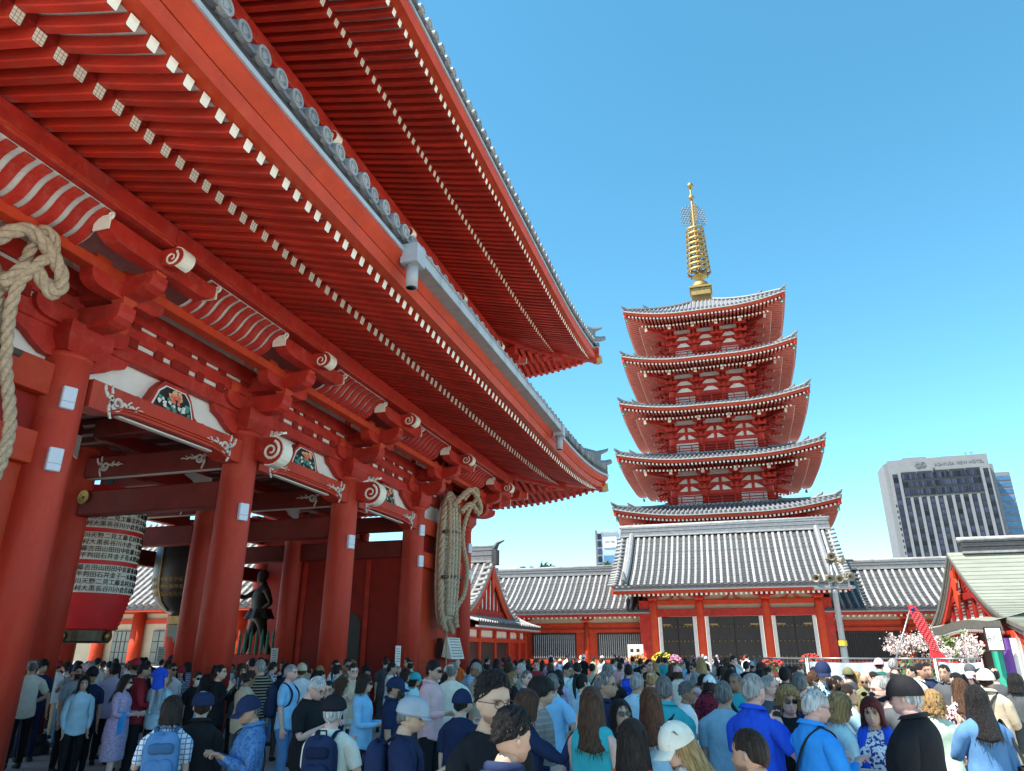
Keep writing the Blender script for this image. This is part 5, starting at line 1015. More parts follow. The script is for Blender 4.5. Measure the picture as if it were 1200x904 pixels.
        for fi, L in enumerate((.070, .079, .073, .056)):
            base = [kn[fi], kn[fi + 1], kn[8 - fi], kn[9 - fi]]; cx = .75 - .5 * fi; q0 = p + w_ * (.043 * cx); d = (t + w_ * (.06 * cx)).normalized(); nn = n; pr_ = base; pos = q0 + d * .006; cu = curl * (1 + .08 * fi)
            for k2, (sl, rr_) in enumerate(((0, .0098), (.42, .0095), (.74, .0085), (1.0, .0065))):
                if k2: an = -cu * .62; nd = d * math.cos(an) + nn * math.sin(an); nn = nn * math.cos(an) - d * math.sin(an); d = nd; pos = pos + d * (L * (sl - (0, 0, .42, .74)[k2]))
                r_ = [c.vert(pos + w_ * (rr_ * a2) + nn * (rr_ * b2)) for a2, b2 in ((1, 1), (-1, 1), (-1, -1), (1, -1))]
                for j in range(4): c.face((pr_[j], pr_[(j + 1) % 4], r_[(j + 1) % 4], r_[j]), ('F', s_))
                pr_ = r_
            c.face(pr_, ('F', s_))
        r8, r9 = ars[8], ars[9]; base = [r8[9], r8[0], r9[0], r9[9]]; q0 = spec[8][0] + fo * .035 + w_ * .038; d = (w_ * .75 + t * .7 - n * (.15 + .3 * curl)).normalized(); pr_ = base; pos = q0 + d * .008; bx = perp(t, d); by = d.cross(bx)
        for k2, (L, rr_) in enumerate(((0, .0125), (.03, .0115), (.028, .0085))):
            if k2 == 2: d = (d + t * .5 - w_ * .4 * curl).normalized()
            pos = pos + d * L; bx = perp(t, d) if abs(t.dot(d)) < .95 else bx; by = d.cross(bx); cand = [pos + bx * (rr_ * a2) + by * (rr_ * b2) for a2, b2 in ((-1, 1), (-1, -1), (1, -1), (1, 1))]
            if k2 == 0:
                bb = None
                for dd in (1, -1):
                    l0 = cand[::dd]
                    for o in range(4):
                        l2 = l0[o:] + l0[:o]; e = sum((l2[j] - Vector(c.v[base[j]])).length_squared for j in range(4))
                        if bb is None or e < bb[0]: bb = (e, dd, o)
            l0 = cand[::bb[1]]; cand = l0[bb[2]:] + l0[:bb[2]]; r_ = [c.vert(x) for x in cand]
            for j in range(4): c.face((pr_[j], pr_[(j + 1) % 4], r_[(j + 1) % 4], r_[j]), ('F', s_))
            pr_ = r_
        c.face(pr_, ('F', s_)); hands[s_] = (wr + fo * .095, fo.copy(), w_.copy(), n.copy(), sh, el, wr)
    # legs and feet
    z0 = .79; cF = c.vert((0, .045, z0)); cB = c.vert((0, -.05, z0))
    c.face((rings[0][0], rings[0][19], cF), ('L', 0, -1)); c.face((rings[0][9], rings[0][10], cB), ('L', 0, -1))
    ankles = []; low = 9
    for s_ in (1, -1):
        sw = stride * s_; hip = V(s_ * .088, 0, .84); kn = hip + V(s_ * .008, math.sin(sw) * .39 + .012, -math.cos(sw) * .385); bend = abs(sw) * .5 if sw < 0 else .05; an = kn + V(s_ * .004, math.sin(sw - bend) * .385 - .015, -math.cos(sw - bend) * .37); ankles.append(an.z)
        loop = ([rings[0][j] for j in range(10)] if s_ > 0 else [rings[0][19 - j] for j in range(10)]) + [cB, cF]
        fk = 1 + .5 * fat; fwk = 1.06 if fem else 1.0
        spec = []
        for (t, ra, rb) in ((.22, .086 * fwk, .092), (.55, .073 * fwk, .078), (.88, .057, .061)): spec.append((hip.lerp(kn, t), ra * fk, rb * fk, 0))
        for (t, ra, rb) in ((.05, .055, .058), (.25, .054, .060), (.5, .048, .054), (.8, .036, .040), (1.0, .034, .041)): spec.append((kn.lerp(an, t), ra * fk, rb * fk, 0))
        ft = an
        spec += [(ft + V(0, -.012, -.035), .036, .055, .15), (ft + V(0, .025, -.052), .042, .060, .75), (ft + V(0, .095, -.056), .047, .030, 1.4), (ft + V(0, .165, -.064), .046, .022, 1.5), (ft + V(0, .20, -.070), .028, .012, 1.55)]
        pr_ = loop
        for i, (p, ra, rb, tilt) in enumerate(spec):
            r_ = []
            for j in range(12):
                a = R((9, 27, 45, 63, 81, 99, 117, 135, 153, 171, 225, 315)[j]); x = ra * math.sin(a) * s_; y = rb * math.cos(a); r_.append(c.vert((p.x + x, p.y + y * math.cos(tilt), p.z + y * math.sin(tilt))))
            for j in range(12):
                if i == 0 and j == 10: c.face((pr_[10], pr_[11], r_[11], r_[10]), ('L', s_, 0)); continue
                c.face((pr_[j], pr_[(j + 1) % 12], r_[(j + 1) % 12], r_[j]), ('L', s_, i) if i < 8 else ('S', s_, i))
            pr_ = r_
        c.face(pr_, ('S', s_, 99))
    dz = min(ankles) - .082; c.v = [(x, y, z - dz) for x, y, z in c.v]; T = Matrix.Translation((0, 0, -dz))
    return c, T @ Hm, {k: tuple([T @ h[0]] + list(h[1:4]) + [T @ h[4], T @ h[5], T @ h[6]]) for k, h in hands.items()}, rings
def to_bmesh_obj(name, v, f, attr=None, level=1, rim=0.0):
    import bmesh
    bm = bmesh.new(); lay = bm.verts.layers.float.new('head') if attr else None; vs = [bm.verts.new(p) for p in v]
    if attr:
        for a, b in zip(vs, attr): a[lay] = b
    for q in f:
        try: bm.faces.new([vs[i] for i in q])
        except ValueError: pass
    for x in [x for x in bm.verts if not x.link_faces]: bm.verts.remove(x)
    bmesh.ops.recalc_face_normals(bm, faces=bm.faces)
    if rim:
        bm.normal_update(); ed = [e for e in bm.edges if e.is_boundary]; nm = {}
        r_ = bmesh.ops.extrude_edge_only(bm, edges=ed)
        for x in r_['geom']:
            if isinstance(x, bmesh.types.BMVert):
                src = [e.other_vert(x) for e in x.link_edges]; src = [y for y in src if (y.co - x.co).length < 1e-7]
                if src: x.co -= src[0].normal * rim
        bmesh.ops.recalc_face_normals(bm, faces=bm.faces)
    me = bpy.data.meshes.new(name); bm.to_mesh(me); bm.free(); o = bpy.data.objects.new(name, me); COL.objects.link(o)
    if level: md = o.modifiers.new('s', 'SUBSURF'); md.levels = level; md.render_levels = level
    return o
def pseudo(co, f, seed):                               # smooth wavy value noise from a few sines, for cloth folds and hair
    r_ = np.random.RandomState(seed); out = np.zeros(len(co))
    for k in range(7):
        d = r_.normal(size=3) * f * (1 + .35 * k); out += np.sin(co @ d + r_.uniform(0, 6.28)) / (1 + .3 * k)
    return out / 3.2
def coords(me): a = np.empty(len(me.vertices) * 3, dtype=np.float32); me.vertices.foreach_get('co', a); return a.reshape(-1, 3).astype(float)
def normals(me): a = np.empty(len(me.vertices) * 3, dtype=np.float32); me.vertices.foreach_get('normal', a); return a.reshape(-1, 3).astype(float)
def setco(me, co): me.vertices.foreach_set('co', co.astype(np.float32).ravel()); me.update()
def g(p, c, s, amp): return amp * np.exp(-(((p - np.array(c)) / np.array(s)) ** 2).sum(1))
def finish_head(me, Hm, fem, stubble=0.0):
    """face relief on the subdivided body and a tint attribute for brows, eyes, lips and stubble"""
    co = coords(me); inv = np.array(Hm.inverted()); p = co @ inv[:3, :3].T + inv[:3, 3]
    at = me.attributes.get('head'); h = np.empty(len(co), dtype=np.float32); at.data.foreach_get('value', h); me.attributes.remove(at)
    on = h > .9; q = p.copy(); fr = (p[:, 1] > 0)
    q[:, 1] += on * (g(p, (0, .10, -.036), (.013, .05, .016), .022) + g(p, (0, .10, -.012), (.010, .05, .022), .011))      # nose
    q[:, 1] += on * (-g(p, (.031, .09, .000), (.015, .05, .011), .011) - g(p, (-.031, .09, .000), (.015, .05, .011), .011)) # sockets
    q[:, 1] += on * (g(p, (.031, .09, .002), (.009, .05, .006), .006) + g(p, (-.031, .09, .002), (.009, .05, .006), .006))  # eyeballs
    q[:, 1] += on * (g(p, (0, .095, .024), (.045, .05, .010), .005) + g(p, (0, .10, -.068), (.020, .05, .005), .006) + g(p, (0, .10, -.079), (.017, .05, .005), .006) - g(p, (0, .10, -.0735), (.022, .05, .0025), .004) + g(p, (0, .10, -.100), (.02, .05, .012), .007))
    for s_ in (1, -1):
        q[:, 1] += on * g(p, (s_ * .042, .08, -.03), (.02, .04, .02), .005)
        e = g(p, (s_ * .074, -.008, -.012), (.03, .017, .030), 1.0); q[:, 0] += on * s_ * np.where(e > .45, .017 * np.minimum(1, (e - .45) * 4), 0); q[:, 1] -= on * np.where(e > .45, .010 * np.minimum(1, (e - .45) * 4), 0)
    m = np.array(Hm); setco(me, q @ m[:3, :3].T + m[:3, 3])
    col = np.ones((len(co), 4), dtype=np.float32)
    def paint(mask, c): k = np.clip(mask, 0, 1)[:, None]; col[:, :3] = col[:, :3] * (1 - k) + np.array(c) * k
    bw = (.30, .22, .2)
    for s_ in (1, -1):
        paint(on * fr * np.clip(g(p, (s_ * .031, .095, .020), (.017, .06, .0045), 1.6), 0, 1), bw)
        paint(on * fr * np.clip(g(p, (s_ * .031, .095, .001), (.012, .06, .0055), 1.5), 0, 1), (.95, .9, .88)); paint(on * fr * np.clip(g(p, (s_ * .031, .095, .001), (.0062, .06, .0062), 2.2), 0, 1), (.10, .07, .06))
        paint(on * fr * np.clip(g(p, (s_ * .031, .095, .0085), (.014, .06, .0028), 1.3), 0, 1), (.25, .18, .17))
    paint(on * fr * np.clip(g(p, (0, .10, -.074), (.020, .06, .0085), 1.3), 0, 1) * (.8 if fem else .45), (.72, .34, .34))
    for s_ in (1, -1): paint(on * fr * g(p, (s_ * .008, .115, -.044), (.0045, .03, .003), .8), (.35, .2, .18)); paint(on * fr * g(p, (s_ * .045, .08, -.03), (.02, .06, .02), .25), (1.0, .75, .72))
    if stubble: paint(on * fr * stubble * np.clip(np.where(p[:, 2] < -.05, 1, 0) * np.clip((-.05 - p[:, 2]) / .012, 0, 1), 0, 1) * (1 - np.clip(g(p, (0, .10, -.074), (.019, .06, .007), 1.5), 0, 1)), (.30, .25, .24))
    a = me.color_attributes.new('tint', 'FLOAT_COLOR', 'POINT'); a.data.foreach_set('color', col.ravel())
def skin_mat(name, col):
    if name in MATS: return MATS[name]
    m = mat(name, col, .55, .07, 12, .06, 120); n = m.node_tree; b = n.nodes['Principled BSDF']; src = b.inputs['Base Color'].links[0].from_socket
    at = n.nodes.new('ShaderNodeAttribute'); at.attribute_name = 'tint'; mx = n.nodes.new('ShaderNodeMix'); mx.data_type = 'RGBA'; mx.blend_type = 'MULTIPLY'; mx.inputs[0].default_value = 1
    n.links.new(src, mx.inputs[6]); n.links.new(at.outputs['Color'], mx.inputs[7]); n.links.new(mx.outputs[2], b.inputs['Base Color']); b.inputs['Subsurface Weight'].default_value = .08; b.inputs['Subsurface Radius'].default_value = (.02, .008, .005); return m
SKIN = {k: skin_mat('skin_' + k, c) for k, c in dict(pale=(.70, .47, .37), light=(.64, .41, .30), tan=(.50, .29, .19), olive=(.54, .345, .235), brown=(.30, .16, .10), pink=(.70, .41, .33)).items()}
def cloth(rgb, pat=None, rgb2=None):
    key = 'cloth_' + '_'.join('%02x' % int(255 * x) for x in rgb) + (pat or '') + ('' if not rgb2 else '%02x%02x' % (int(255 * rgb2[0]), int(255 * rgb2[2])))
    if key in MATS: return MATS[key]
    m = mat(key, tuple(min(.8, x * 1.3 + .004) for x in rgb), .85, .14, 7, .15, 22, spec=.12)
    if pat:
        n = m.node_tree; L = n.links; b = n.nodes['Principled BSDF']; src = b.inputs['Base Color'].links[0].from_socket; tc = n.nodes.new('ShaderNodeTexCoord'); mx = n.nodes.new('ShaderNodeMix'); mx.data_type = 'RGBA'; mx.inputs[7].default_value = (*rgb2, 1)
        def mth(op, a, bb): x = n.nodes.new('ShaderNodeMath'); x.operation = op; (L.new(a, x.inputs[0]) if hasattr(a, 'links') else setattr(x.inputs[0], 'default_value', a)); (L.new(bb, x.inputs[1]) if hasattr(bb, 'links') else setattr(x.inputs[1], 'default_value', bb)); return x.outputs[0]
        if pat in ('stripe', 'plaid'):
            sx = n.nodes.new('ShaderNodeSeparateXYZ'); L.new(tc.outputs['Object'], sx.inputs[0]); fz = mth('GREATER_THAN', mth('FRACT', mth('MULTIPLY', sx.outputs[2], 22.0), 0.0), .68 if pat == 'stripe' else .8)
            if pat == 'plaid': fx = mth('GREATER_THAN', mth('FRACT', mth('MULTIPLY', sx.outputs[0], 22.0), 0.0), .8); fz = mth('MAXIMUM', fz, fx)
            L.new(fz, mx.inputs[0])
        elif pat == 'dots':
            vo = n.nodes.new('ShaderNodeTexVoronoi'); vo.inputs['Scale'].default_value = 22; vo.inputs['Randomness'].default_value = .35; L.new(tc.outputs['Object'], vo.inputs['Vector']); L.new(mth('LESS_THAN', vo.outputs['Distance'], .30), mx.inputs[0])
        else:
            no = n.nodes.new('ShaderNodeTexNoise'); no.inputs['Scale'].default_value = 38; no.inputs['Detail'].default_value = 2; L.new(tc.outputs['Object'], no.inputs['Vector']); L.new(mth('GREATER_THAN', no.outputs[0], .53), mx.inputs[0])
        L.new(src, mx.inputs[6]); L.new(mx.outputs[2], b.inputs['Base Color'])
    return m
HAIRC = {k: mat('hair_' + k, tuple(x * 1.1 + .002 for x in c), .5, .8, 75, .9, 210, stretch=(1, 1, .05), spec=.25) for k, c in dict(black=(.012, .010, .010), dark=(.025, .016, .012), brown=(.075, .035, .018), auburn=(.12, .045, .02), blond=(.36, .22, .09), grey=(.30, .29, .28), silver=(.50, .49, .47), salt=(.15, .145, .14), henna=(.10, .012, .012)).items()}
def smooth(me): me.polygons.foreach_set('use_smooth', [True] * len(me.polygons)); me.update()
# --- hair, hats, glasses: built in head space
def hair_mesh(style, seed=0, fem=False):
    """shell from the crown down to a hairline; z of the hairline by azimuth (0 = front)"""
    th = {'short': .011, 'crop': .007, 'curly': .034, 'bob': .022, 'long': .020, 'fringe': .020, 'curlybob': .040, 'tied': .012, 'quiff': .018, 'recede': .009, 'sides': .010}[style]
    line = {'short': [(0, .062), (40, .053), (62, .014), (78, .022), (96, .012), (112, -.04), (180, -.072)], 'crop': [(0, .064), (40, .055), (62, .02), (85, .0), (110, -.035), (180, -.07)], 'quiff': [(0, .058), (40, .05), (62, .02), (85, -.005), (110, -.04), (180, -.075)],
            'curly': [(0, .082), (45, .066), (65, .04), (85, .022), (110, .0), (180, -.035)], 'bob': [(0, .062), (36, .05), (56, -.01), (68, -.10), (80, -.115), (180, -.125)], 'long': [(0, .075), (30, .068), (54, .02), (66, -.11), (78, -.27), (180, -.33)],
            'fringe': [(0, .018), (40, .01), (60, -.03), (85, -.04), (110, -.06), (180, -.09)], 'curlybob': [(0, .062), (42, .05), (62, -.03), (85, -.085), (180, -.10)], 'tied': [(0, .066), (40, .055), (62, .015), (85, -.02), (110, -.05), (180, -.08)],
            'recede': [(0, .10), (30, .095), (55, .045), (72, .02), (95, .010), (112, -.04), (180, -.072)], 'sides': [(0, .2), (180, -.085)]}[style]
    zl = lambda ph: np.interp(abs(ph), [a for a, b in line], [b for a, b in line]) if style != 'sides' else np.interp(abs(ph), [65, 85, 110, 180], [-.0, -.02, -.045, -.085])
    nph, na = (56, 16); rr = np.random.RandomState(seed); mb = MB(); mb.smooth = True
    fr = rr.uniform(0, 6.28, 8); rows = []
    for i in range(na + 2):
        row = []
        for k in range(nph):
            ph = 360 * k / nph - 180; pr_ = R(ph); zb = zl(ph); kk = 1.0
            inner = i == na + 1; t = min(i, na) / na
            z0 = .116 + th * (1.2 if style in ('quiff', 'curly') else .9)
            if style == 'sides': z0 = np.interp(abs(ph), [60, 75, 180], [.0, .035, .045])
            if style == 'sides' and abs(ph) < 62: kk = 0
            # meridian: quarter ellipse to the equator, then straight down
            A = math.acos(max(-1, min(1, (zb if zb > 0 else 0) / z0))) if style != 'sides' else 0
            if style == 'sides': z = z0 + (zb - z0) * t; rad = math.sqrt(max(0, 1 - (max(z, 0) / .118) ** 2))
            elif zb >= 0: a = A * t; z = z0 * math.cos(a); rad = math.sin(a)
            else:
                Lq = .17; Ld = -zb; s_ = (Lq + Ld) * t
                if s_ < Lq: a = s_ / Lq * math.pi / 2; z = z0 * math.cos(a); rad = math.sin(a)
                else: z = -(s_ - Lq); rad = 1.0
            sh_ = style in ('short', 'crop', 'quiff', 'tied', 'recede', 'sides', 'curly'); tt = th * min(1.0, max(.10 if sh_ else .8, 1 - max(0, t - (.35 if sh_ else .5)) / .62 * (.95 if sh_ else .3)))
            if style == 'quiff' and abs(ph) < 70: tt += .014 * (1 - abs(ph) / 70) * math.sin(min(1, t * 1.2) * math.pi)
            if style == 'curly' and abs(ph) < 60 and t > .5: tt *= .6
            strand = math.sin(pr_ * 17 + fr[0]) * .25 + math.sin(pr_ * 29 + fr[1] + z * 9) * .3 + math.sin(pr_ * 7 + fr[2] - z * 14) * .35
            if style in ('curly', 'curlybob'): strand = math.sin(pr_ * 11 + z * 90 + fr[3]) * .5 + math.sin(pr_ * 19 - z * 130 + fr[4]) * .5 + math.sin(z * 170 + pr_ * 5 + fr[5]) * .4 + math.sin(pr_ * 27 + z * 60) * math.sin(z * 120 - pr_ * 13) * .6; amp = .0115
            else: amp = .006 if th > .015 else .0035
            r_add = tt + strand * amp * min(1, rad * 2)
            if inner: r_add = -.012
            rx, ry = .0765 + r_add, .100 + r_add
            if z < -.03:
                dn = min(1, (-.03 - z) / .08); nrw = .023 * dn if style in ('short', 'crop', 'tied', 'quiff', 'recede', 'sides', 'fringe') else -.010 * dn - max(0, -.12 - z) * .16
                rx -= nrw * 1.3; ry -= nrw * (1.6 if abs(ph) > 110 else .3)
            if style == 'long' and z < -.12 and abs(ph) > 100: ry += (-.12 - z) * .10
            if inner and z < -.06 and style in ('long', 'bob'): rx -= .01; ry -= .01
            row.append((rx * rad * math.sin(pr_) * (kk or .9), -.004 + ry * rad * math.cos(pr_) * (kk or .9), z))
        rows.append(row)
    vs = [p for r_ in rows for p in r_]; fs = [(i * nph + k, i * nph + (k + 1) % nph, (i + 1) * nph + (k + 1) % nph, (i + 1) * nph + k) for i in range(len(rows) - 1) for k in range(nph)]
    mb.add(vs, fs)
    # loose wisps along the hairline and over the crown break the outline
    ends = rows[na]; mids = rows[na - 3]; tops_ = rows[4]
    for q in range(150 if th > .012 else 60):
        src = (ends, mids, tops_)[rr.choice([1, 2, 2]) if sh_ else rr.choice([0, 0, 1, 2])]; p = Vector(src[rr.randint(nph)])
        if abs(p.x) + abs(p.y) < .02: continue
        o_ = Vector((p.x, p.y, 0)).normalized(); dn = Vector((rr.normal(0, .35), rr.normal(0, .35), -1)) if src is not tops_ else Vector((rr.normal(0, .6), rr.normal(0, .6), -.5)); d = (dn + o_ * rr.uniform(.1, .6)).normalized(); L = rr.uniform(.015, .05) * (1.5 if style in ('long', 'bob', 'curlybob') else .45); wv = o_.cross(d).normalized() * rr.uniform(.0015, .004); b0 = p - o_ * .004
        mb.add([b0 - wv, b0 + wv, b0 + d * L * .6 + wv * .7 + o_ * .004, b0 + d * L, b0 + d * L * .6 - wv * .7 + o_ * .004], [(0, 1, 2, 4), (2, 3, 4)])
    if style == 'tied': mb.tube([(0, -.09, .05), (0, -.135, .055), (0, -.15, -.02), (0, -.145, -.12), (0, -.13, -.20)], [.02, .026, .028, .022, .006], 10)
    if style == 'tied' and seed % 2: mb.lathe([(0, -.045), (.03, -.036), (.045, 0), (.03, .036), (0, .045)], 12, (0, -.11, .085))
    return mb.mesh("hair", HAIRC['dark'])
def cap_mesh(kind):
    mb = MB(); mb.smooth = True; n = 28
    if kind in ('cap', 'visor'):
        n = 72
        sm = lambda u: 1 - .022 * max(0, 1 - abs(math.sin(u * 6 * math.pi)) * 4)
        mb.grid(lambda u, v: ((.0765 + .024) * sm(u) * math.sin(v * 1.60) * math.sin(u * 2 * math.pi), -.004 + (.100 + .022) * sm(u) * math.sin(v * 1.60) * math.cos(u * 2 * math.pi), 0.130 * math.cos(v * 1.60) + .012), n, 9)
        mb.grid(lambda u, v: ((.0765 + .024 - .022 * v) * math.sin(u * 2 * math.pi), -.004 + (.122 - .022 * v) * math.cos(u * 2 * math.pi), .008 + .01 * v), n, 1)
        def brim(u, v, dz=0): a = (u - .5) * 2.0; return ((.098 - .008 * v) * math.sin(a), -.004 + .118 * math.cos(a) + v * .075 * math.cos(a * .8) ** .7, .014 - .020 * v - .03 * (math.sin(a)) ** 2 * v + dz)
        mb.grid(brim, 14, 4); mb.grid(lambda u, v: brim(1 - u, v, -.004), 14, 4); mb.lathe([(0, .006), (.008, .004), (.009, 0)], 8, (0, -.004, .141))
    elif kind == 'bucket':
        mb.grid(lambda u, v: ((.0765 + .022 + .012 * max(0, v - .6)) * min(1, math.sin(min(v, .7) / .7 * 1.57) + .0) * math.sin(u * 6.2832) * (1 + .30 * max(0, v - .72)), -.004 + (.122) * min(1, math.sin(min(v, .7) / .7 * 1.57)) * math.cos(u * 6.2832) * (1 + .30 * max(0, v - .72)), .135 - .10 * max(0, v - .25) - (.13 * max(0, v - .7))), n, 14)
    elif kind == 'flat':                               # flat driving cap
        mb.grid(lambda u, v: ((.107) * math.sin(v * 1.6) * math.sin(u * 6.2832), .008 + (.130) * math.sin(v * 1.6) * math.cos(u * 6.2832), .128 * math.cos(v * 1.6) ** .8 + .02 if math.cos(v * 1.6) > 0 else .02), n, 9)
        mb.grid(lambda u, v: ((.107 - .02 * v) * math.sin(u * 6.2832), .008 + (.130 - .02 * v) * math.cos(u * 6.2832), .02 - .016 * v), n, 2)
        def brim(u, v, dz=0): a = (u - .5) * 1.9; return (.10 * math.sin(a), .008 + .125 * math.cos(a) + v * .038 * math.cos(a), .016 - .016 * v + dz)
        mb.grid(brim, 12, 3); mb.grid(lambda u, v: brim(1 - u, v, -.004), 12, 3)
    elif kind == 'beret':
        mb.grid(lambda u, v: ((.115) * math.sin(min(v * 1.9, 1.57)) * math.sin(u * 6.2832), -.004 + (.132) * math.sin(min(v * 1.9, 1.57)) * math.cos(u * 6.2832), .122 * math.cos(min(v * 1.9, 1.57)) + .035), n, 9)
        mb.grid(lambda u, v: ((.115 - .03 * v) * math.sin(u * 6.2832), -.004 + (.132 - .025 * v) * math.cos(u * 6.2832), .035 - .02 * v), n, 2)
    return mb.mesh(kind if kind != 'visor' else 'cap', M['black'])
def glasses_mesh(dark):
    mb = MB(); mb.smooth = True
    for s_ in (1, -1):
        mb.k = 0; mb.tube([(s_ * (.033 + .024 * math.cos(a)), .112 - abs(.033 + .024 * math.cos(a)) * .16, .002 + .019 * math.sin(a)) for a in [q * math.pi / 8 for q in range(17)]], .0019 if not dark else .003, 5, caps=False)
        mb.tube([(s_ * .057, .100, .008), (s_ * .079, .06, .008), (s_ * .084, -.005, .006), (s_ * .083, -.02, -.01)], .0018, 5)
        if dark: mb.k = 1; mb.add([(s_ * (.033 + .024 * math.cos(a)), .1125 - abs(.033 + .024 * math.cos(a)) * .16, .002 + .019 * math.sin(a)) for a in [q * math.pi / 8 for q in range(16)]], [list(range(16))])
    mb.k = 0; mb.tube([(-.010, .111, .006), (0, .114, .009), (.010, .111, .006)], .0018, 5)
    return mb.mesh("sunglasses" if dark else "glasses", [M['black'], mat('dark_lens', (.008, .008, .01), .08, .05)])
def mask_mesh():
    mb = MB(); mb.smooth = True; mb.grid(lambda u, v: ((.072 - .012 * v) * math.sin((u - .5) * 2.6), .012 + (.098 + .022 * math.sin(v * math.pi) * math.cos((u - .5) * 2.6)) * math.cos((u - .5) * 2.6) ** .8 if math.cos((u - .5) * 2.6) > 0 else .03, -.02 - .088 * v), 14, 8)
    return mb.mesh("face_mask", M['paper'])
PEND = []                                              # everything waiting for the one subdivision pass
GEN = {}
def build_person(key, sex, fat, arms, hyaw, hpitch, stride, lean, sleeve, hem, neck, legs_kind, level, stubble, loose=.0):
    """queue the body and clothing meshes of one figure; returns a dict filled in by flush()"""
    c, Hm, hands, rings = make_cage(sex, fat, arms, hyaw, hpitch, stride, lean); d = dict(Hm=Hm, hands=hands)
    d['body_o'] = to_bmesh_obj("body", c.v, c.f, c.head, level)
    vv = np.array(c.v)
    sl = {'none': -2, 'short': 3, 'half': 4, 'long': 7, 'tank': -2}[sleeve]
    def pick(fn): return [f for f, t in zip(c.f, c.tag) if fn(t)]
    def offset(off, extra=None):
        out = vv.copy()
        for i in range(len(vv)): out[i] = vv[i] + NRM[i] * (off + (extra.get(i, 0) if extra else 0))
        return out
    # outward normals from a consistently wound copy
    import bmesh
    bm = bmesh.new(); bv = [bm.verts.new(p) for p in c.v]
    for f in c.f:
        try: bm.faces.new([bv[i] for i in f])
        except ValueError: pass
    bmesh.ops.recalc_face_normals(bm, faces=bm.faces); bm.normal_update(); NRM = np.array([tuple(x.normal) for x in bv]); bm.free()
    t0 = {'hip': 0, 'waist': 1, 'crop': 2}[hem]; t1 = {'crew': 9, 'collar': 9, 'low': 8}[neck]
    ex = {}
    for i, e in ((0, .012), (1, .006), (2, .014), (3, .018), (4, .010)):
        for k in rings[i]: ex[k] = e + loose
    if sleeve in ('short', 'half', 'long'):
        for f, t in zip(c.f, c.tag):
            if t[0] == 'A' and t[2] in (1, 2):
                for k in f: ex[k] = max(ex.get(k, 0), (.006 if sleeve != 'long' else .004) + loose * .5)
    top_f = pick(lambda t: (t[0] == 'T' and t0 <= t[1] < t1) or (t[0] == 'A' and t[2] < sl))
    if sleeve == 'tank': top_f = pick(lambda t: (t[0] == 'T' and t0 <= t[1] < 8))
    v2 = offset(.011, ex)
    if hem == 'hip':
        for k in rings[0]: v2[k][2] -= .05
    if top_f: d['top_o'] = to_bmesh_obj("top", v2, top_f, None, level, .014)
    if legs_kind == 'trousers': lf = pick(lambda t: (t[0] == 'T' and t[1] < 2) or (t[0] == 'L' and t[2] < 8)); d['legs_o'] = to_bmesh_obj("trousers", offset(.011, {**{k: .006 for f, t in zip(c.f, c.tag) if t[0] == 'L' and t[2] in (2, 3, 4, 5, 6, 7) for k in f}, **{k: -.009 for r_ in rings[1:3] for k in r_}}), lf, None, level, .01)
    elif legs_kind == 'shorts': lf = pick(lambda t: (t[0] == 'T' and t[1] < 2) or (t[0] == 'L' and t[2] < 3)); d['legs_o'] = to_bmesh_obj("shorts", offset(.016, {k: -.013 for r_ in rings[1:3] for k in r_}), lf, None, level, .01)
    elif legs_kind == 'skirt':
        vs = [tuple(v2[k] + NRM[k] * .014) for k in rings[2]]; zs = [(.93, 1.02), (.80, 1.06), (.66, 1.07), (.50, 1.05), (.38, 1.03)]; fs = []; base = np.array([v2[k] + NRM[k] * .012 for k in rings[1]]); cc = base.mean(0)
        for zz, k2 in zs:
            for p in base: vs.append((cc[0] + (p[0] - cc[0]) * k2, cc[1] + (p[1] - cc[1]) * k2, zz))
        for i in range(len(zs)):
            for j in range(NR): fs.append((i * NR + j, i * NR + (j + 1) % NR, (i + 1) * NR + (j + 1) % NR, (i + 1) * NR + j))
        d['legs_o'] = to_bmesh_obj("skirt", vs, fs, None, level, .01)
    d['shoe_o'] = [to_bmesh_obj("shoe", offset(.010), pick(lambda t, s_=s_: t[0] == 'S' and t[1] == s_), None, level, .006) for s_ in (1, -1)]
    d['fem'] = sex == 'f'; d['stubble'] = stubble; d['level'] = level; d['seed'] = len(PEND); PEND.append(d); return d
def flush():
    dg = bpy.context.evaluated_depsgraph_get(); dg.update()
    for d in PEND:
        if d.get('done'): continue
        def ev(o, nm):
            me = bpy.data.meshes.new_from_object(o.evaluated_get(dg)); me.name = nm; smooth(me); return me
        b = ev(d['body_o'], "body"); finish_head(b, d['Hm'], d['fem'], d['stubble']); d['body'] = b
        for k, nm, amp, fr in (('top_o', 'top', .014, 20), ('legs_o', 'legs', .009, 16)):
            if k in d:
                me = ev(d[k], nm); co = coords(me); n = normals(me); st = co * np.array([1.3, 1.3, .5]); w_ = .55 - 1.5 * np.abs(pseudo(st, fr * .8, d['seed'])) ** .8 * (.5 + .5 * pseudo(co, 6, d['seed'] + 5)) + pseudo(co, fr * .45, d['seed'] + 9) * .7; setco(me, co + n * (w_ * amp)[:, None]); d[nm] = me
        d['shoe'] = [ev(o, "shoe") for o in d['shoe_o']]; d['done'] = True
    for d in PEND:
        for k in ('body_o', 'top_o', 'legs_o'):
            if k in d: o = d.pop(k); me = o.data; bpy.data.objects.remove(o); bpy.data.meshes.remove(me)
        for o in d.pop('shoe_o', []): me = o.data; bpy.data.objects.remove(o); bpy.data.meshes.remove(me)
MESHC = {}
def cached(k, fn):
    if k not in MESHC: MESHC[k] = fn()
    return MESHC[k]
def setm(o, m_):
    o.material_slots[0].link = 'OBJECT'; o.material_slots[0].material = m_
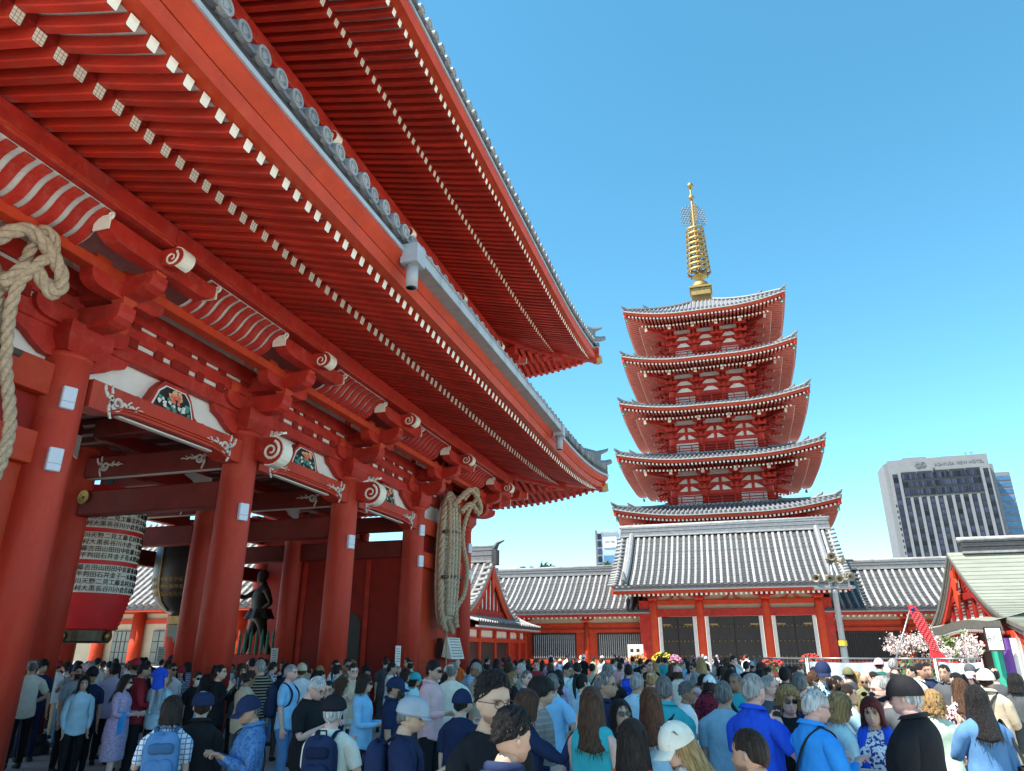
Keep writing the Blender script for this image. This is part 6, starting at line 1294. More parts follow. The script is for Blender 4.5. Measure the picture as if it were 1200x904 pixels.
def inst(name, me, parent, m_=None, mtx=None):
    o = bpy.data.objects.new(name, me); COL.objects.link(o); o.parent = parent
    if mtx is not None: o.matrix_local = mtx
    if m_ is not None:
        if not me.materials: me.materials.append(m_)
        setm(o, m_)
    return o
def dress(d, root, skin, hair, hairc, top, legs, shoes, hat=None, hatc=None, extras=(), topname='shirt', legname='trousers', seed=0):
    inst("body", d['body'], root, SKIN[skin])
    if 'top' in d: inst(topname, d['top'], root, top)
    if 'legs' in d: inst(legname, d['legs'], root, legs)
    for m_ in d['shoe']: inst("shoe", m_, root, shoes)
    if hair and hair != 'bald': inst("hair", cached(('hair', hair, seed % 3), lambda: hair_mesh(hair, seed % 3)), root, HAIRC[hairc], d['Hm'])
    if hat: inst("cap" if hat == 'visor' else {'bucket': 'bucket_hat', 'flat': 'flat_cap', 'beret': 'beret', 'cap': 'cap'}[hat], cached(('hat', hat), lambda: cap_mesh(hat)), root, hatc, d['Hm'])
    for e in extras:
        if e == 'sun': inst("sunglasses", cached('sun', lambda: glasses_mesh(True)), root, None, d['Hm'])
        if e == 'specs': inst("glasses", cached('specs', lambda: glasses_mesh(False)), root, None, d['Hm'])
        if e in ('mask', 'blackmask'): inst("face_mask", cached('mask', mask_mesh), root, M['paper'] if e == 'mask' else M['black'], d['Hm'])

def collar_mesh(hood=False):
    mb = MB(); mb.smooth = True; nu = 26
    def fn(u, v, k=0):
        a = .28 + (2 * math.pi - .56) * u if not hood else 2 * math.pi * u; tl = .5 - .5 * math.cos(a)
        if hood: r_ = .070 + .020 * math.sin(v * 2 * math.pi) + .012 * tl; return ((r_ + .012) * math.sin(a), -.022 + (r_ + .012 * tl) * math.cos(a), 1.462 + .012 * tl + (.018 + .016 * tl) * math.cos(v * 2 * math.pi))
        r_ = .073 + .012 * (1 - v) + (.014 if v > .99 else 0); return (r_ * math.sin(a) * 1.02, -.016 + r_ * .98 * math.cos(a), 1.452 + .020 * tl + .042 * v - .016 * (1 - tl) * v)
    mb.grid(fn, nu, 8 if hood else 3)
    if not hood: mb.grid(lambda u, v: tuple(Vector(fn(u, 1)) + (Vector((math.sin(.28 + 5.72 * u), math.cos(.28 + 5.72 * u), -1.1)) * .026 * v)), nu, 2)
    return mb.mesh("hood" if hood else "collar", cloth((.05, .05, .05)))
# ================================================================ things hung on and standing around the gate
def rope_tube(mb, pts, r_, n=10, twist=26):            # three strands laid round each other
    P = [Vector(p) for p in pts]; seg = [0.0]
    for a, b in zip(P, P[1:]): seg.append(seg[-1] + (b - a).length)
    L = seg[-1]; N = max(8, int(L / (r_ * .42))); mb.smooth = True; C_ = []
    j = 0
    for i in range(N + 1):
        s = L * i / N
        while j < len(P) - 2 and seg[j + 1] < s: j += 1
        t = (s - seg[j]) / max(1e-6, seg[j + 1] - seg[j]); C_.append(P[j].lerp(P[j + 1], t))
    ref = Vector((1, 0.02, 0)); fr = []
    for i in range(N + 1):
        t = (C_[min(i + 1, N)] - C_[max(i - 1, 0)]).normalized(); ref = (ref - t * ref.dot(t)).normalized() if abs(ref.dot(t)) < .999 else t.orthogonal().normalized(); fr.append((ref.copy(), t.cross(ref)))
    for k in range(3):
        mb.tube([C_[i] + (fr[i][0] * math.cos(L * i / N / r_ * .95 + k * 2.094) + fr[i][1] * math.sin(L * i / N / r_ * .95 + k * 2.094)) * (r_ * .50) for i in range(N + 1)], r_ * .56, 6)
def dense(pts, k=6):                                   # smooth a polyline
    out = []; P = [Vector(p) for p in pts]
    for i in range(len(P) - 1):
        p0, p1, p2, p3 = P[max(i - 1, 0)], P[i], P[i + 1], P[min(i + 2, len(P) - 1)]
        for q in range(k): t = q / k; out.append(.5 * ((2 * p1) + (p2 - p0) * t + (2 * p0 - 5 * p1 + 4 * p2 - p3) * t * t + (3 * p1 - p0 - 3 * p2 + p3) * t ** 3))
    return out + [P[-1]]
def sandal(yc, label, lw=1.0):
    t = thing("straw_sandal", label, "straw sandal", (-8.8, yc, 2.4), group="giant straw sandals hung on the gate")
    zb, zt, hw = 2.45, 6.75, .66; X = -8.86
    def outline(k, n=40): return [(hw * k * math.cos(a) * (1 - .10 * math.sin(a)), (zb + zt) / 2 + (zt - zb) / 2 * k ** .5 * math.copysign(abs(math.sin(a)) ** .75, math.sin(a))) for a in [2 * math.pi * q / n for q in range(n)]]
    mb = MB(); mb.prism(outline(.95), lambda a, b, x: (x, yc + a, b), X - .18, X + .06); so = mb.build("sole", M['straw'], t)
    wv = MB(); wv.cbox(0, .05, -.055, .055, 0, .085, .02); wme = wv.mesh("straw_plait", M['straw'])   # woven plaits row by row
    for r_ in range(22):
        for c in (-4, -3, -2, -1, 0, 1, 2, 3, 4):
            z = zb + .35 + r_ * .17; y = c * .13 + (.065 if r_ % 2 else 0)
            if abs(y) < hw * .78 * math.sqrt(max(0, 1 - ((z - 4.6) / 2.2) ** 4)): link("straw_plait", wme, so, loc=(X + .06, yc + y, z), rot=(R(28 if r_ % 2 else -28), 0, 0))
    mb = MB(); rope_tube(mb, [(X + .02, yc + a, b) for a, b in outline(1.0)] + [(X + .02, yc + outline(1.0)[0][0], outline(1.0)[0][1])], .105, 12); mb.build("rim_rope", M['rope'], t)
    for k in (-.42, -.16, .12, .38):
        mb = MB(); rope_tube(mb, dense([(X + .16, yc + k, zt - .3), (X + .22, yc + k * 1.05, 5.2), (X + .20, yc + k, 4.0), (X + .16, yc + k * .8, zb + .45)], 7), .068, 10); mb.build("inner_rope", M['straw' if abs(k) < .2 else 'rope'], t)
    for z in (5.45, 4.05):
        mb = MB(); mb.smooth = True; mb.tube([(X + .16, yc - .80, z - .05), (X + .22, yc, z + .04), (X + .16, yc + .86, z + .06)], .055, 8); mb.build("cross_bar", M['bark'], t)
    mb = MB(); rope_tube(mb, dense([(X + .2, yc - .2, zt - .45), (X + .55, yc + .25 * lw, zt + .15), (X + .6, yc + .85 * lw, zt + .1), (X + .6, yc + 1.35 * lw, zt - .2), (X + .55, yc + 1.28 * lw, zt - .45), (X + .45, yc + .8 * lw, zt - .2), (X + .3, yc + .3, zt - .55)]), .095, 10); mb.build("top_loop", M['rope'], t)
    mb = MB(); rope_tube(mb, dense([(X + .3, yc + .5, zt - .1), (X + .6, yc + .7 * lw, zt + .3), (X + .62, yc + 1.0 * lw, zt + .1), (X + .4, yc + .7 * lw, zt - .5), (X + .25, yc + .62, 5.4), (X + .35, yc + .85, 4.4), (X + .3, yc + .75, 3.6), (X + .2, yc + .35, 3.1), (X + .25, yc + .3, zb + .1)]), .075, 10); mb.build("side_rope", M['rope'], t)
    mb = MB(); rope_tube(mb, dense([(X + .12, yc - .1, zb + .3), (X + .2, yc + .05, zb - .05), (X + .15, yc + .2, zb - .02), (X + .1, yc + .3, zb + .2)]), .07, 10); mb.tube([(X + .05, yc - .05, zb), (X + .06, yc - .05, zb - .95), (X + .08, yc + .02, zb - 1.2)], .022, 6); mb.build("toe_rope", M['rope'], t)
sandal(21.95, "giant straw sandal with rope loops hanging beside the far end column of the gate")
sandal(5.5, "giant straw sandal cut off by the left picture edge, rope knot showing", .62)
# --- big paper lantern in the central bay, written over with names
LX, LY = -14.62, 13.72; LR = .93
ln = thing("paper_lantern", "huge red paper lantern with white bands of black writing under the gate", "lantern", (LX, LY, 2.1))
def lr(z): t = (z - 2.3) / 3.2; return LR * (.80 + .20 * math.sin(min(1, max(0, t / .35)) * math.pi / 2)) if t < .35 else LR * (1 - .12 * max(0, (t - .8) / .2) ** 2)
prof = []
n = 36
for i in range(n + 1): z = 2.3 + 3.2 * i / n; prof += [(lr(z) - .0, z), (lr(z + .036) + .022, z + .036)]
mb = MB(); mb.smooth = True; mb.lathe([(.62, 2.28)] + prof + [(.6, 5.58)], 48, (LX, LY, 0)); mb.build("shade", M['lantern'], ln)
for z0 in (3.08, 3.80, 4.52):                          # pale bands carrying four lines of names each
    mb = MB(); mb.smooth = True; mb.lathe([(lr(z0 + .62 * i / 12) + .032, z0 + .62 * i / 12) for i in range(13)], 64, (LX, LY, 0), False); bd = mb.build("name_band", M['paper'], ln)
    rows = ["大木太田会田小川三宅松井木村大黒長谷川小倉", "青木鈴木高橋石川中村小林加藤吉田山田田中佐藤", "並木藤田常盤江川和田亀井紀平判田石井金子", "一木飯田駒井伊勢川松前川色川天野二見工藤北村"]
    for k in range(4):
        body = rows[(k + int(z0 * 3)) % 4] + rows[(k + 2) % 4]; zc = z0 + .085 + .15 * (3 - k)
        me = text_mesh(body, .135, 0.004, 'LEFT', 1.06); me.materials.clear(); me.materials.append(M['ink']); rr_ = lr(zc) + .040; wd = max((v.co.x for v in me.vertices), default=1)
        for v in me.vertices: a = R(-168) + v.co.x / rr_; v.co = (LX + (rr_ + v.co.z) * math.cos(a), LY + (rr_ + v.co.z) * math.sin(a), zc + v.co.y)
        link("lettering", me, bd)
mb = MB(); mb.lathe([(.62, 2.02), (.66, 2.06), (.66, 2.30), (.60, 2.32)], 32, (LX, LY, 0)); mb.build("bottom_ring", M['bronze'], ln)
mb = MB()
for q in range(4): a = R(-75 + 90 * q); mb.smooth = True; mb.tube([(LX + .67 * math.cos(a), LY + .67 * math.sin(a), 2.16), (LX + .72 * math.cos(a), LY + .72 * math.sin(a), 2.16)], .12, 16)
mb.build("gilt_crest", M['gold'], ln)
mb = MB(); mb.box(LX - .12, LX + .12, LY - .01, LY + .01, 5.5, 6.9); mb.build("hanger", M['black'], ln)
# --- black bronze lantern in the far passage bay
BX, BY = -15.5, 18.05
bl_ = thing("bronze_lantern", "black hanging bronze lantern with gilt lettering and rounded foot inside the gate", "lantern", (BX, BY, 2.6))
mb = MB(); mb.smooth = True; mb.lathe([(.25, 2.80), (.55, 2.92), (.82, 3.18), (.97, 3.55), (1.0, 3.9), (1.0, 4.8), (.9, 5.0), (.5, 5.15)], 40, (BX, BY, 0)); mb.build("drum", M['black'], bl_)
for q in range(6):
    a0 = R(60 * q + 20); mb = MB(); mb.smooth = True; mb.tube([(BX + (r_ + .015) * math.cos(a0), BY + (r_ + .015) * math.sin(a0), z) for r_, z in ((.55, 2.92), (.82, 3.18), (.97, 3.55), (1.0, 3.9), (1.0, 4.8))], .028, 6); mb.build("gilt_rib", M['gold'], bl_)
for z in (3.35, 3.55, 3.75):
    me = text_mesh("奉納信徒一同施主田中佐藤伊藤渡辺山本中村小林加藤吉田奉納信徒一同施主", .13, .004, 'LEFT', 1.15); me.materials.clear(); me.materials.append(M['gold'])
    for v in me.vertices: r_ = np.interp(z + v.co.y, [3.18, 3.55, 3.9], [.82, .97, 1.0]) + .012; a = R(-170) + v.co.x / r_; v.co = (BX + (r_ + v.co.z) * math.cos(a), BY + (r_ + v.co.z) * math.sin(a), z + v.co.y)
    link("lettering", me, bl_)
mb = MB(); mb.cbox(BX - .28, BX + .28, BY - .28, BY + .28, 2.55, 2.82, .03); mb.build("gilt_foot", M['gold'], bl_)
mb = MB(); mb.prism([(-.35, 0), (.35, 0), (.25, -.15), (.3, -.35), (.1, -.3), (0, -.5), (-.1, -.3), (-.3, -.35), (-.25, -.15)], lambda a, b, t: (BX + a, BY - .25 + t, 2.55 + b), 0, .06); mb.build("foot_ornament", M['copper'], bl_)
mb = MB(); mb.box(BX - .06, BX + .06, BY - .06, BY + .06, 5.1, 6.9); mb.build("hanger", M['bronze'], bl_)
# --- guardian statue with outstretched hand, fence in front
gs = thing("guardian_statue", "dark carved guardian statue with one open hand stretched out behind green pickets", "statue", (-16.2, 22.6, 0))
c_, Hm_, hd_, _r = make_cage('m', .25, ('reach', 'hip'), 20, 0, .3, .05)
so = to_bmesh_obj("body", c_.v, c_.f, None, 2); so.parent = gs; so.scale = (1.9, 1.9, 1.9); so.location = (0, 0, 1.35); so.rotation_euler = (0, 0, R(-214)); so.data.materials.append(M['darkwood']); smooth(so.data)
mb = MB(); mb.cbox(-.9, .9, -.9, .9, .1, 1.2, .1); mb.lathe([(.8, 1.2), (.65, 1.35), (.5, 1.4)], 12); o = mb.build("rock_base", M['darkwood'], gs); o.matrix_parent_inverse = Matrix.Identity(4)
mb = MB(); mb.smooth = True
mb.grid(lambda u, v: ((.36 + .16 * v + .04 * math.sin(u * 6.2832 * 7)) * math.sin(u * 6.2832), (.30 + .14 * v + .04 * math.sin(u * 6.2832 * 7)) * math.cos(u * 6.2832), 3.25 - .35 * v), 42, 6); o = mb.build("skirt", M['darkwood'], gs); o.matrix_parent_inverse = Matrix.Identity(4)
# --- notices and the sloping information board
def sheet(name, X, u, v, wd, ht, par=None):
    p = onX(u, v, X); mb = MB(); mb.cbox(0, .012, -wd / 2, wd / 2, -ht / 2, ht / 2, .003); mb.k = 1
    for i in range(6): mb.box(.0121, .0125, -wd * .38, wd * .38 * (1 if i % 3 else .6), ht * (.33 - .12 * i), ht * (.33 - .12 * i) + ht * .04)
    o = mb.build(name, [M['paper'], M['steel']], par); o.location = p; return o
for (X, u, v, lab) in ((-8.93, 466, 769, "white paper notice pasted low on the column near the doorway"), (-13.02, 321, 771, "white paper notice on the inner column by the green fence"), (-17.1, 188, 769, "white paper notice on the rearmost column left of the passage")):
    tag(sheet("notice", X, u, v, .32, .52), lab, "notice", "notices pasted on gate columns")
ib = thing("information_board", "white sloping information board fixed to the end panel below the straw sandal", "sign board", onX(527, 760, -9.0), local=True)
mb = MB(); mb.hexa([(-.05, -.55, -.25), (.30, -.55, -.32), (.30, .55, -.32), (-.05, .55, -.25), (.06, -.55, .30), (.12, -.55, .32), (.12, .55, .32), (.06, .55, .30)]); mb.k = 1
for i in range(7): mb.quad((.291 - .024 * i, -.45, -.25 + .085 * i), (.291 - .024 * i, .45, -.25 + .085 * i), (.283 - .024 * i, .45, -.22 + .085 * i), (.283 - .024 * i, -.45, -.22 + .085 * i))
mb.build("panel", [M['paper'], M['steel']], ib); mb = MB(); mb.box(-.2, -.05, -.6, -.5, -.3, .3); mb.box(-.2, -.05, .5, .6, -.3, .3); mb.build("bracket", M['black'], ib)

# ================================================================ things standing in the court
lp = thing("lamp_post", "grey lamp post topped by a cluster of beige floodlights and speakers", "lamp post", (onY(989, 765, 26).x, 26, 0))
lx = onY(984, 730, 26).x; zt = onY(977, 692, 26).z
mb = MB(); mb.smooth = True; mb.lathe([(.13, 0), (.12, 1.0), (.095, 2.4), (.085, zt - .1), (.11, zt), (.05, zt + .05), (.04, zt + 1.1)], 16, (lx, 26, 0)); mb.build("pole", M['steel'], lp)
mb = MB(); mb.smooth = True; mb.lathe([(.128, 2.0), (.128, 2.16)], 16, (lx, 26, 0), False); mb.build("yellow_band", mat('yellow_sticker', (.65, .42, .03), .5), lp)
mb = MB(); mb.cbox(lx - .62, lx + .62, 25.9, 26.1, zt + .04, zt + .14, .02); mb.build("cross_arm", M['steel'], lp)
for dx, dz, yw in ((-.46, .42, -25), (-.13, .40, 10), (.17, .38, 0), (.46, .44, 25), (.03, 1.10, 0), (-.05, 1.02, 160), (.2, .95, 60)):
    mb = MB(); mb.smooth = True; q = [(.04, .0), (.07, .02), (.09, .12), (.13, .20), (.19, .26), (.20, .30), (.17, .29), (.06, .18)]
    vs = [(r_ * math.cos(a), -z, r_ * math.sin(a)) for r_, z in q for a in [k * math.pi / 7 for k in range(14)]]; mb.add(vs, [(i * 14 + k, i * 14 + (k + 1) % 14, (i + 1) * 14 + (k + 1) % 14, (i + 1) * 14 + k) for i in range(len(q) - 1) for k in range(14)]); mb.smooth = False; mb.cbox(-.12, .12, 0, .16, -.12, .12, .03)
    o = mb.build("floodlight", mat('beige_horn', (.26, .21, .14), .6, .2, 8), lp); o.scale = (.68, .68, .68); o.location = (lx + dx, 26, zt + dz); o.rotation_euler = (R(14), 0, R(yw))
    mb = MB(); mb.bar((lx + dx, 26, zt + .12), (lx + dx, 26.02, zt + dz - .1), .04, .04, (0, 1, 0)); mb.build("mount", M['steel'], lp)
# --- barricade of steel panels
BAR = [(884, 944, 'wire', "steel barrier panel of bare wire mesh left of the lamp post"), (946, 1044, 'sheet', "steel barrier panel with pale sheet tied on, under the lamp post"), (1046, 1094, 'wire', "steel barrier panel with green shrubs behind it, beneath the blossom tree"), (1096, 1150, 'sheet2', "steel barrier panel with grey sheet right of the carp streamer")]
for u0, u1, kind, lab in BAR:
    a, b = onY(u0, 771, 20), onY(u1, 771, 20); zt = 1.69; t = thing("barrier_panel", lab, "barrier", ((a.x + b.x) / 2, 20, 0), group="steel barrier panels in front of the court")
    for x in (a.x, b.x): mb = MB(); mb.smooth = True; mb.tube([(x, 20, 0), (x, 20, zt)], .021, 8); mb.build("post", M['steel'], t)
    for z in (.18, 1.25, zt - .01): mb = MB(); mb.smooth = True; mb.tube([(a.x, 20, z), (b.x, 20, z)], .018, 8); mb.build("rail", M['steel'], t)
    mb = MB(); n = int((b.x - a.x) / .085)
    for i in range(1, n): x = a.x + (b.x - a.x) * i / n; mb.box(x - .003, x + .003, 19.997, 20.003, .2, zt - .02)
    for i in range(1, 14): mb.box(a.x, b.x, 19.996, 20.004, .2 + .105 * i, .206 + .105 * i)
    mb.build("wire_mesh", M['steel'], t, kind='stuff')
    if kind != 'wire':
        mb = MB(); mb.grid(lambda u, v: (a.x + .03 + (b.x - a.x - .06) * u, 19.96 + .018 * math.sin(u * 13 + v * 4) + .012 * math.sin(u * 31 - v * 7), .25 + (zt - .33) * v - .03 * math.sin(u * math.pi) * v), 40, 14); mb.smooth = True; mb.build("sheet", mat('vinyl_sheet', (.52, .57, .62), .5, .08, 2), t)
# --- shrubs behind, flower displays, small white board with four squares
def leafball(name, label, cat, x, y, z0, rx, rz, n, m_, seed, bloom=None, nb=0, size=.07, group=None):
    r_ = random.Random(seed); t = thing(name, label, cat, (x, y, 0), group=group)
    mb = MB(); mb.smooth = True
    for k in range(5): a = r_.uniform(0, 6.28); mb.tube([(x, y, 0), (x + rx * .3 * math.cos(a), y + rx * .3 * math.sin(a), z0 * .7), (x + rx * .6 * math.cos(a), y + rx * .6 * math.sin(a), z0 + rz * .3)], [.03, .02, .01], 5)
    mb.build("stems", M['bark'], t)
    def scatter(mb, n, s, out):
        for i in range(n):
            a, b = r_.uniform(0, 6.28), math.acos(r_.uniform(-.9, 1)); k = r_.uniform(out, 1) ** .5 * (1 + .18 * math.sin(3 * a + seed) + .15 * math.sin(5 * b + a)); c = Vector((x + rx * k * math.sin(b) * math.cos(a), y + rx * k * math.sin(b) * math.sin(a), z0 + rz * k * math.cos(b)))
            d = Vector((r_.gauss(0, 1), r_.gauss(0, 1), r_.gauss(0, 1))).normalized(); e = d.orthogonal().normalized(); f = d.cross(e); ss = s * r_.uniform(.6, 1.3)
            mb.add([c + e * ss, c + f * ss * .55, c - e * ss, c - f * ss * .55], [(0, 1, 2, 3)])
    mb = MB(); scatter(mb, n, size, .15); mb.build("foliage", m_, t, kind='stuff')
    if bloom:
        mb = MB()
        for i in range(nb):
            a, b = r_.uniform(0, 6.28), math.acos(r_.uniform(.0, 1)); c = (x + rx * math.sin(b) * math.cos(a), y + rx * math.sin(b) * math.sin(a), z0 + rz * math.cos(b)); mb.smooth = True; s = r_.uniform(.05, .085); mb.lathe([(0, -s * .5), (s * .8, -s * .2), (s, .1 * s), (s * .6, s * .5), (0, s * .6)], 7, c)
        mb.build("blooms", bloom, t, kind='stuff')
    return t
leafm = mat('leaf_green', (.055, .105, .030), .6, .4, 6, objvar=.1); leafd = mat('leaf_dark_green', (.035, .075, .025), .6, .4, 3); leafy = mat('leaf_yellow_green', (.12, .17, .04), .6, .35, 4)
fo_ = mat('orange_blooms', (.75, .20, .02), .6, .3, 9); fy_ = mat('yellow_blooms', (.75, .50, .03), .6, .3, 9); fp_ = mat('pink_blooms', (.62, .22, .36), .6, .3, 9); fr_ = mat('red_blooms', (.60, .03, .03), .6, .3, 9)
for u, v, m_, lab in ((748, 771, fo_, "bush of orange flowers left of the yellow ones below the slatted window"), (776, 768, fy_, "bush of bright yellow flowers at the foot of the leftmost gatehouse column"), (791, 771, fp_, "small bush of pink flowers right of the yellow ones"), (905, 774, fr_, "low row bush of red flowers behind the wire barrier"), (950, 770, fr_, "low bush of red flowers beside the lamp post foot")):
    p = onY(u, v, 44); leafball("flower_bush", lab, "flowers", p.x, 44, p.z - .28, .55 if m_ is not fp_ else .35, .42, 500, leafm, int(u), m_, 90, group="flower bushes before the gatehouse")
for u, lab in ((1062, "green shrub behind the mesh barrier, left one"), (1084, "green shrub behind the mesh barrier close to the carp streamer")): p = onY(u, 785, 22); leafball("shrub", lab, "shrub", p.x, 22, .95, .5, .6, 1400, leafm, u, group="shrubs behind the barrier")
p = onY(1128, 758, 30); leafball("shrub", "yellow green bush half hidden below the copper roofed hall", "shrub", p.x, 30, 1.95, .6, .45, 1500, leafy, 5)
wb = thing("white_board", "small white board with four dark squares by the yellow flowers", "sign", onY(745, 765, 45), local=True)
mb = MB(); mb.cbox(-.46, .46, -.02, .02, -.45, .45, .01); mb.build("panel", M['white'], wb); mb = MB()
for i in (-.22, .14):
    for j in (-.25, .12): mb.box(i - .09, i + .09, -.026, -.021, j - .09, j + .09)
mb.build("dark_squares", M['ink'], wb); mb = MB(); mb.box(-.4, -.34, -.03, .03, -1.75, -.45); mb.box(.34, .4, -.03, .03, -1.75, -.45); mb.build("leg", M['steel'], wb)
# --- blossom tree
def tree(name, label, cat, base, height, spread, m_leaf, n, size, seed, trunk_r, m_trunk, levels=4, crown0=.35, gaps=.55, leafname="blossoms"):
    r_ = random.Random(seed); t = thing(name, label, cat, base); x, y, z = base; mb = MB(); mb.smooth = True; tips = []
    def grow(p, d, L, rad, lv):
        q = p + d * L; mid = p + d * (L * .5) + Vector((r_.gauss(0, .05), r_.gauss(0, .05), 0)) * L; mb.tube([p, mid, q], [rad, rad * .85, rad * .68], 6)
        if lv == 0: tips.append((p, q)); return
        for k in range(3 if lv > 1 else 4):
            nd = (d + Vector((r_.gauss(0, spread), r_.gauss(0, spread), r_.gauss(.12, .25)))).normalized(); grow(q, nd, L * r_.uniform(.62, .85), rad * .62, lv - 1)
        tips.append((mid, q))
    grow(Vector((x, y, z)), Vector((.05, 0, 1)).normalized(), height * crown0, trunk_r, levels); mb.build("trunk", m_trunk, t); lf = MB()
    for i in range(n):
        p, q = r_.choice(tips)
        if r_.random() < .1: continue
        c = p.lerp(q, r_.uniform(0, 1.15)) + Vector((r_.gauss(0, 1), r_.gauss(0, 1), r_.gauss(0, 1))) * size * 1.5; d = Vector((r_.gauss(0, 1), r_.gauss(0, 1), r_.gauss(0, 1))).normalized(); e = d.orthogonal().normalized(); f = d.cross(e); s = size * r_.uniform(.5, 1.2)
        lf.add([c + e * s, c + f * s * .8, c - e * s * .9, c - f * s * .8], [(0, 1, 2, 3)])
    lf.build(leafname, m_leaf, t, kind='stuff'); return t
bp_ = onY(1066, 770, 28)
tree("blossom_tree", "tree covered in pale pink blossom in front of the right corridor", "tree", (bp_.x, 28, 0), 2.8, .5, mat('pale_blossom', (.80, .66, .62), .7, .25, 12), 3600, .036, 11, .11, M['bark'], 5, .30)
bp_ = onY(1119, 750, 29); tree("blossom_tree", "smaller pale blossom tree right of the carp streamer beside the copper roofed hall", "tree", (bp_.x - .1, 29, 0), 2.3, .4, mat('pale_blossom', (.80, .66, .62)), 1800, .040, 23, .07, M['bark'], 3, .36)
for u, s, lab in ((634, 3, "dark treetop rising behind the left corridor roof"), (708, 5, "treetop in front of the small office hotel beside the gatehouse roof")):
    p = onY(u, 668, 75); leafball("tree", lab, "tree", p.x, 75, p.z - 1.6, 2.6 if u < 700 else 2.0, 1.9, 5000, leafd, s, size=.24)
# --- red carp streamer on a leaning pole
cs = thing("carp_streamer", "red carp shaped cloth streamer with white scales hanging from a leaning pole", "streamer", (onY(1050, 770, 24).x, 24, 0))
p0, p1, p2 = onY(1050, 772, 24), onY(1068, 710, 24), onY(1101, 772, 24)
mb = MB(); mb.smooth = True; mb.tube([(p0.x - .25, 24, 0), p0, p1 + Vector((.02, 0, .06))], .022, 8); mb.build("pole", M['steel'], cs)
axis = p2 - p1; nx = 26; redc = mat('red_carp_cloth', (.62, .02, .03), .7, .1, 6)
def carp(t, a): w_ = .105 + .085 * math.sin(min(1, t * 1.5) * math.pi * .75) - .05 * t + (.14 * max(0, (t - .85) / .15)); c = p1 + axis * t; return c + Vector((w_ * math.cos(a), .10 * math.sin(a) * (1 - .6 * t), 0.35 * w_ * math.cos(a) * -.6))
mb = MB(); mb.smooth = True; mb.grid(lambda u, v: carp(u, v * 2 * math.pi), nx, 18); mb.build("carp_body", redc, cs)
mb = MB()
for i in range(3, 21):
    for k in range(4):
        t = i / 24; a = math.pi * (1.12 + .22 * k + (.11 if i % 2 else 0)); c = carp(t, a) + Vector((0, -.012, 0)); s = .022
        for q in range(6): b0, b1 = math.pi * q / 6, math.pi * (q + 1) / 6; mb.bar(c + axis.normalized() * (s * math.sin(b0)) + Vector((s * 1.2 * math.cos(b0), 0, 0)), c + axis.normalized() * (s * math.sin(b1)) + Vector((s * 1.2 * math.cos(b1), 0, 0)), .007, .012, (0, 1, 0))
mb.build("white_scales", mat('pink_print', (.70, .34, .32), .7), cs, kind='stuff')
mb = MB(); mb.smooth = True; c = carp(.08, math.pi * 1.4); mb.lathe([(0, -.01), (.06, 0), (0, .01)], 12, (0, 0, 0)); mb.v = [(c.x + a, c.y - .02 + z, c.z + b) for a, b, z in mb.v]; mb.build("eye", mat('dark_blue_print', (.02, .03, .16), .6), cs)
mb = MB(); e = p1 + axis * .98; mb.prism([(-.19, -.0), (.19, .0), (.27, -.26), (.02, -.14), (-.19, -.28)], lambda a, b, y: (e.x + a, 24 + y, e.z + b), -.02, .02); mb.build("tail_fin", redc, cs)
# --- hall front at the right: framed calligraphy, five coloured curtain, orange stand
fs_ = onY(1165, 749, 33); fr = thing("framed_sign", "white framed board with black brush characters hung under the copper roofed hall", "sign", fs_, local=True)
mb = MB(); mb.cbox(-.30, .30, -.05, .05, -.44, .44, .02); mb.build("frame", M['black'], fr); mb = MB(); mb.box(-.25, .25, -.056, -.051, -.39, .39); mb.build("panel", M['paper'], fr)
me = text_mesh("みくじ", .24, .002); me.materials.clear(); me.materials.append(M['ink']); me.transform(Matrix.Translation((0, -.059, 0)) @ Matrix.Rotation(math.pi / 2, 4, 'X') @ Matrix.Scale(.72, 4, (1, 0, 0))); link("lettering", me, fr)
cu = thing("striped_curtain", "five coloured temple curtain in green purple white orange and yellow bands", "curtain", onY(1180, 775, 33.4))
cols = [(.02, .30, .20), (.14, .05, .28), (.7, .68, .62), (.62, .10, .04), (.70, .48, .04)]
x0 = onY(1163, 770, 33.4).x; zt_ = onY(1180, 748, 33.4).z; 
for i in range(15):
    mb = MB(); mb.smooth = True; w_ = .36; mb.grid(lambda u, v: (x0 + w_ * (i + u), 33.4 + .05 * math.sin(u * 6.28 + i), zt_ - 1.9 * v), 6, 4); mb.build("curtain_band", mat('curtain_%s' % ('green', 'purple', 'white', 'orange', 'yellow')[i % 5], cols[i % 5], .8, .1, 6), cu)
os_ = thing("offering_stand", "orange box stand beside the man in the beige jacket at right", "stand", onY(1177, 850, 14) * 1.0, local=True); os_.location.z = 0
mb = MB(); mb.cbox(-.28, .28, -.25, .25, .0, .55, .03); mb.cbox(-.20, .20, -.18, .18, .55, 1.0, .02); mb.build("box", M['orange'], os_); mb = MB(); mb.cbox(-.32, .32, -.29, .29, .55, .60, .01); mb.build("ledge", M['red'], os_)
# --- paving slabs in the open patches of the court
sl = MB(); sl.cbox(-.492, .492, -.492, .492, -.05, .0, .008); sme = sl.mesh("paving_slab", M['stone']); gnd = bpy.data.objects["ground"]
cells = [(i, j) for i in range(-9, 9) for j in range(3, 26)]
vis = [(i, j) for i, j in cells if (i <= -2 and j < 15 and i > -9) or (i >= 2 and j < 20 and i < 9) or (0 <= i < 2 and j < 9)][:290]
for i, j in vis: link("paving_slab", sme, gnd, loc=(i + .5 + (.5 if j % 2 else 0), j + .5, rng.uniform(.004, .010)), rot=(0, 0, 0))
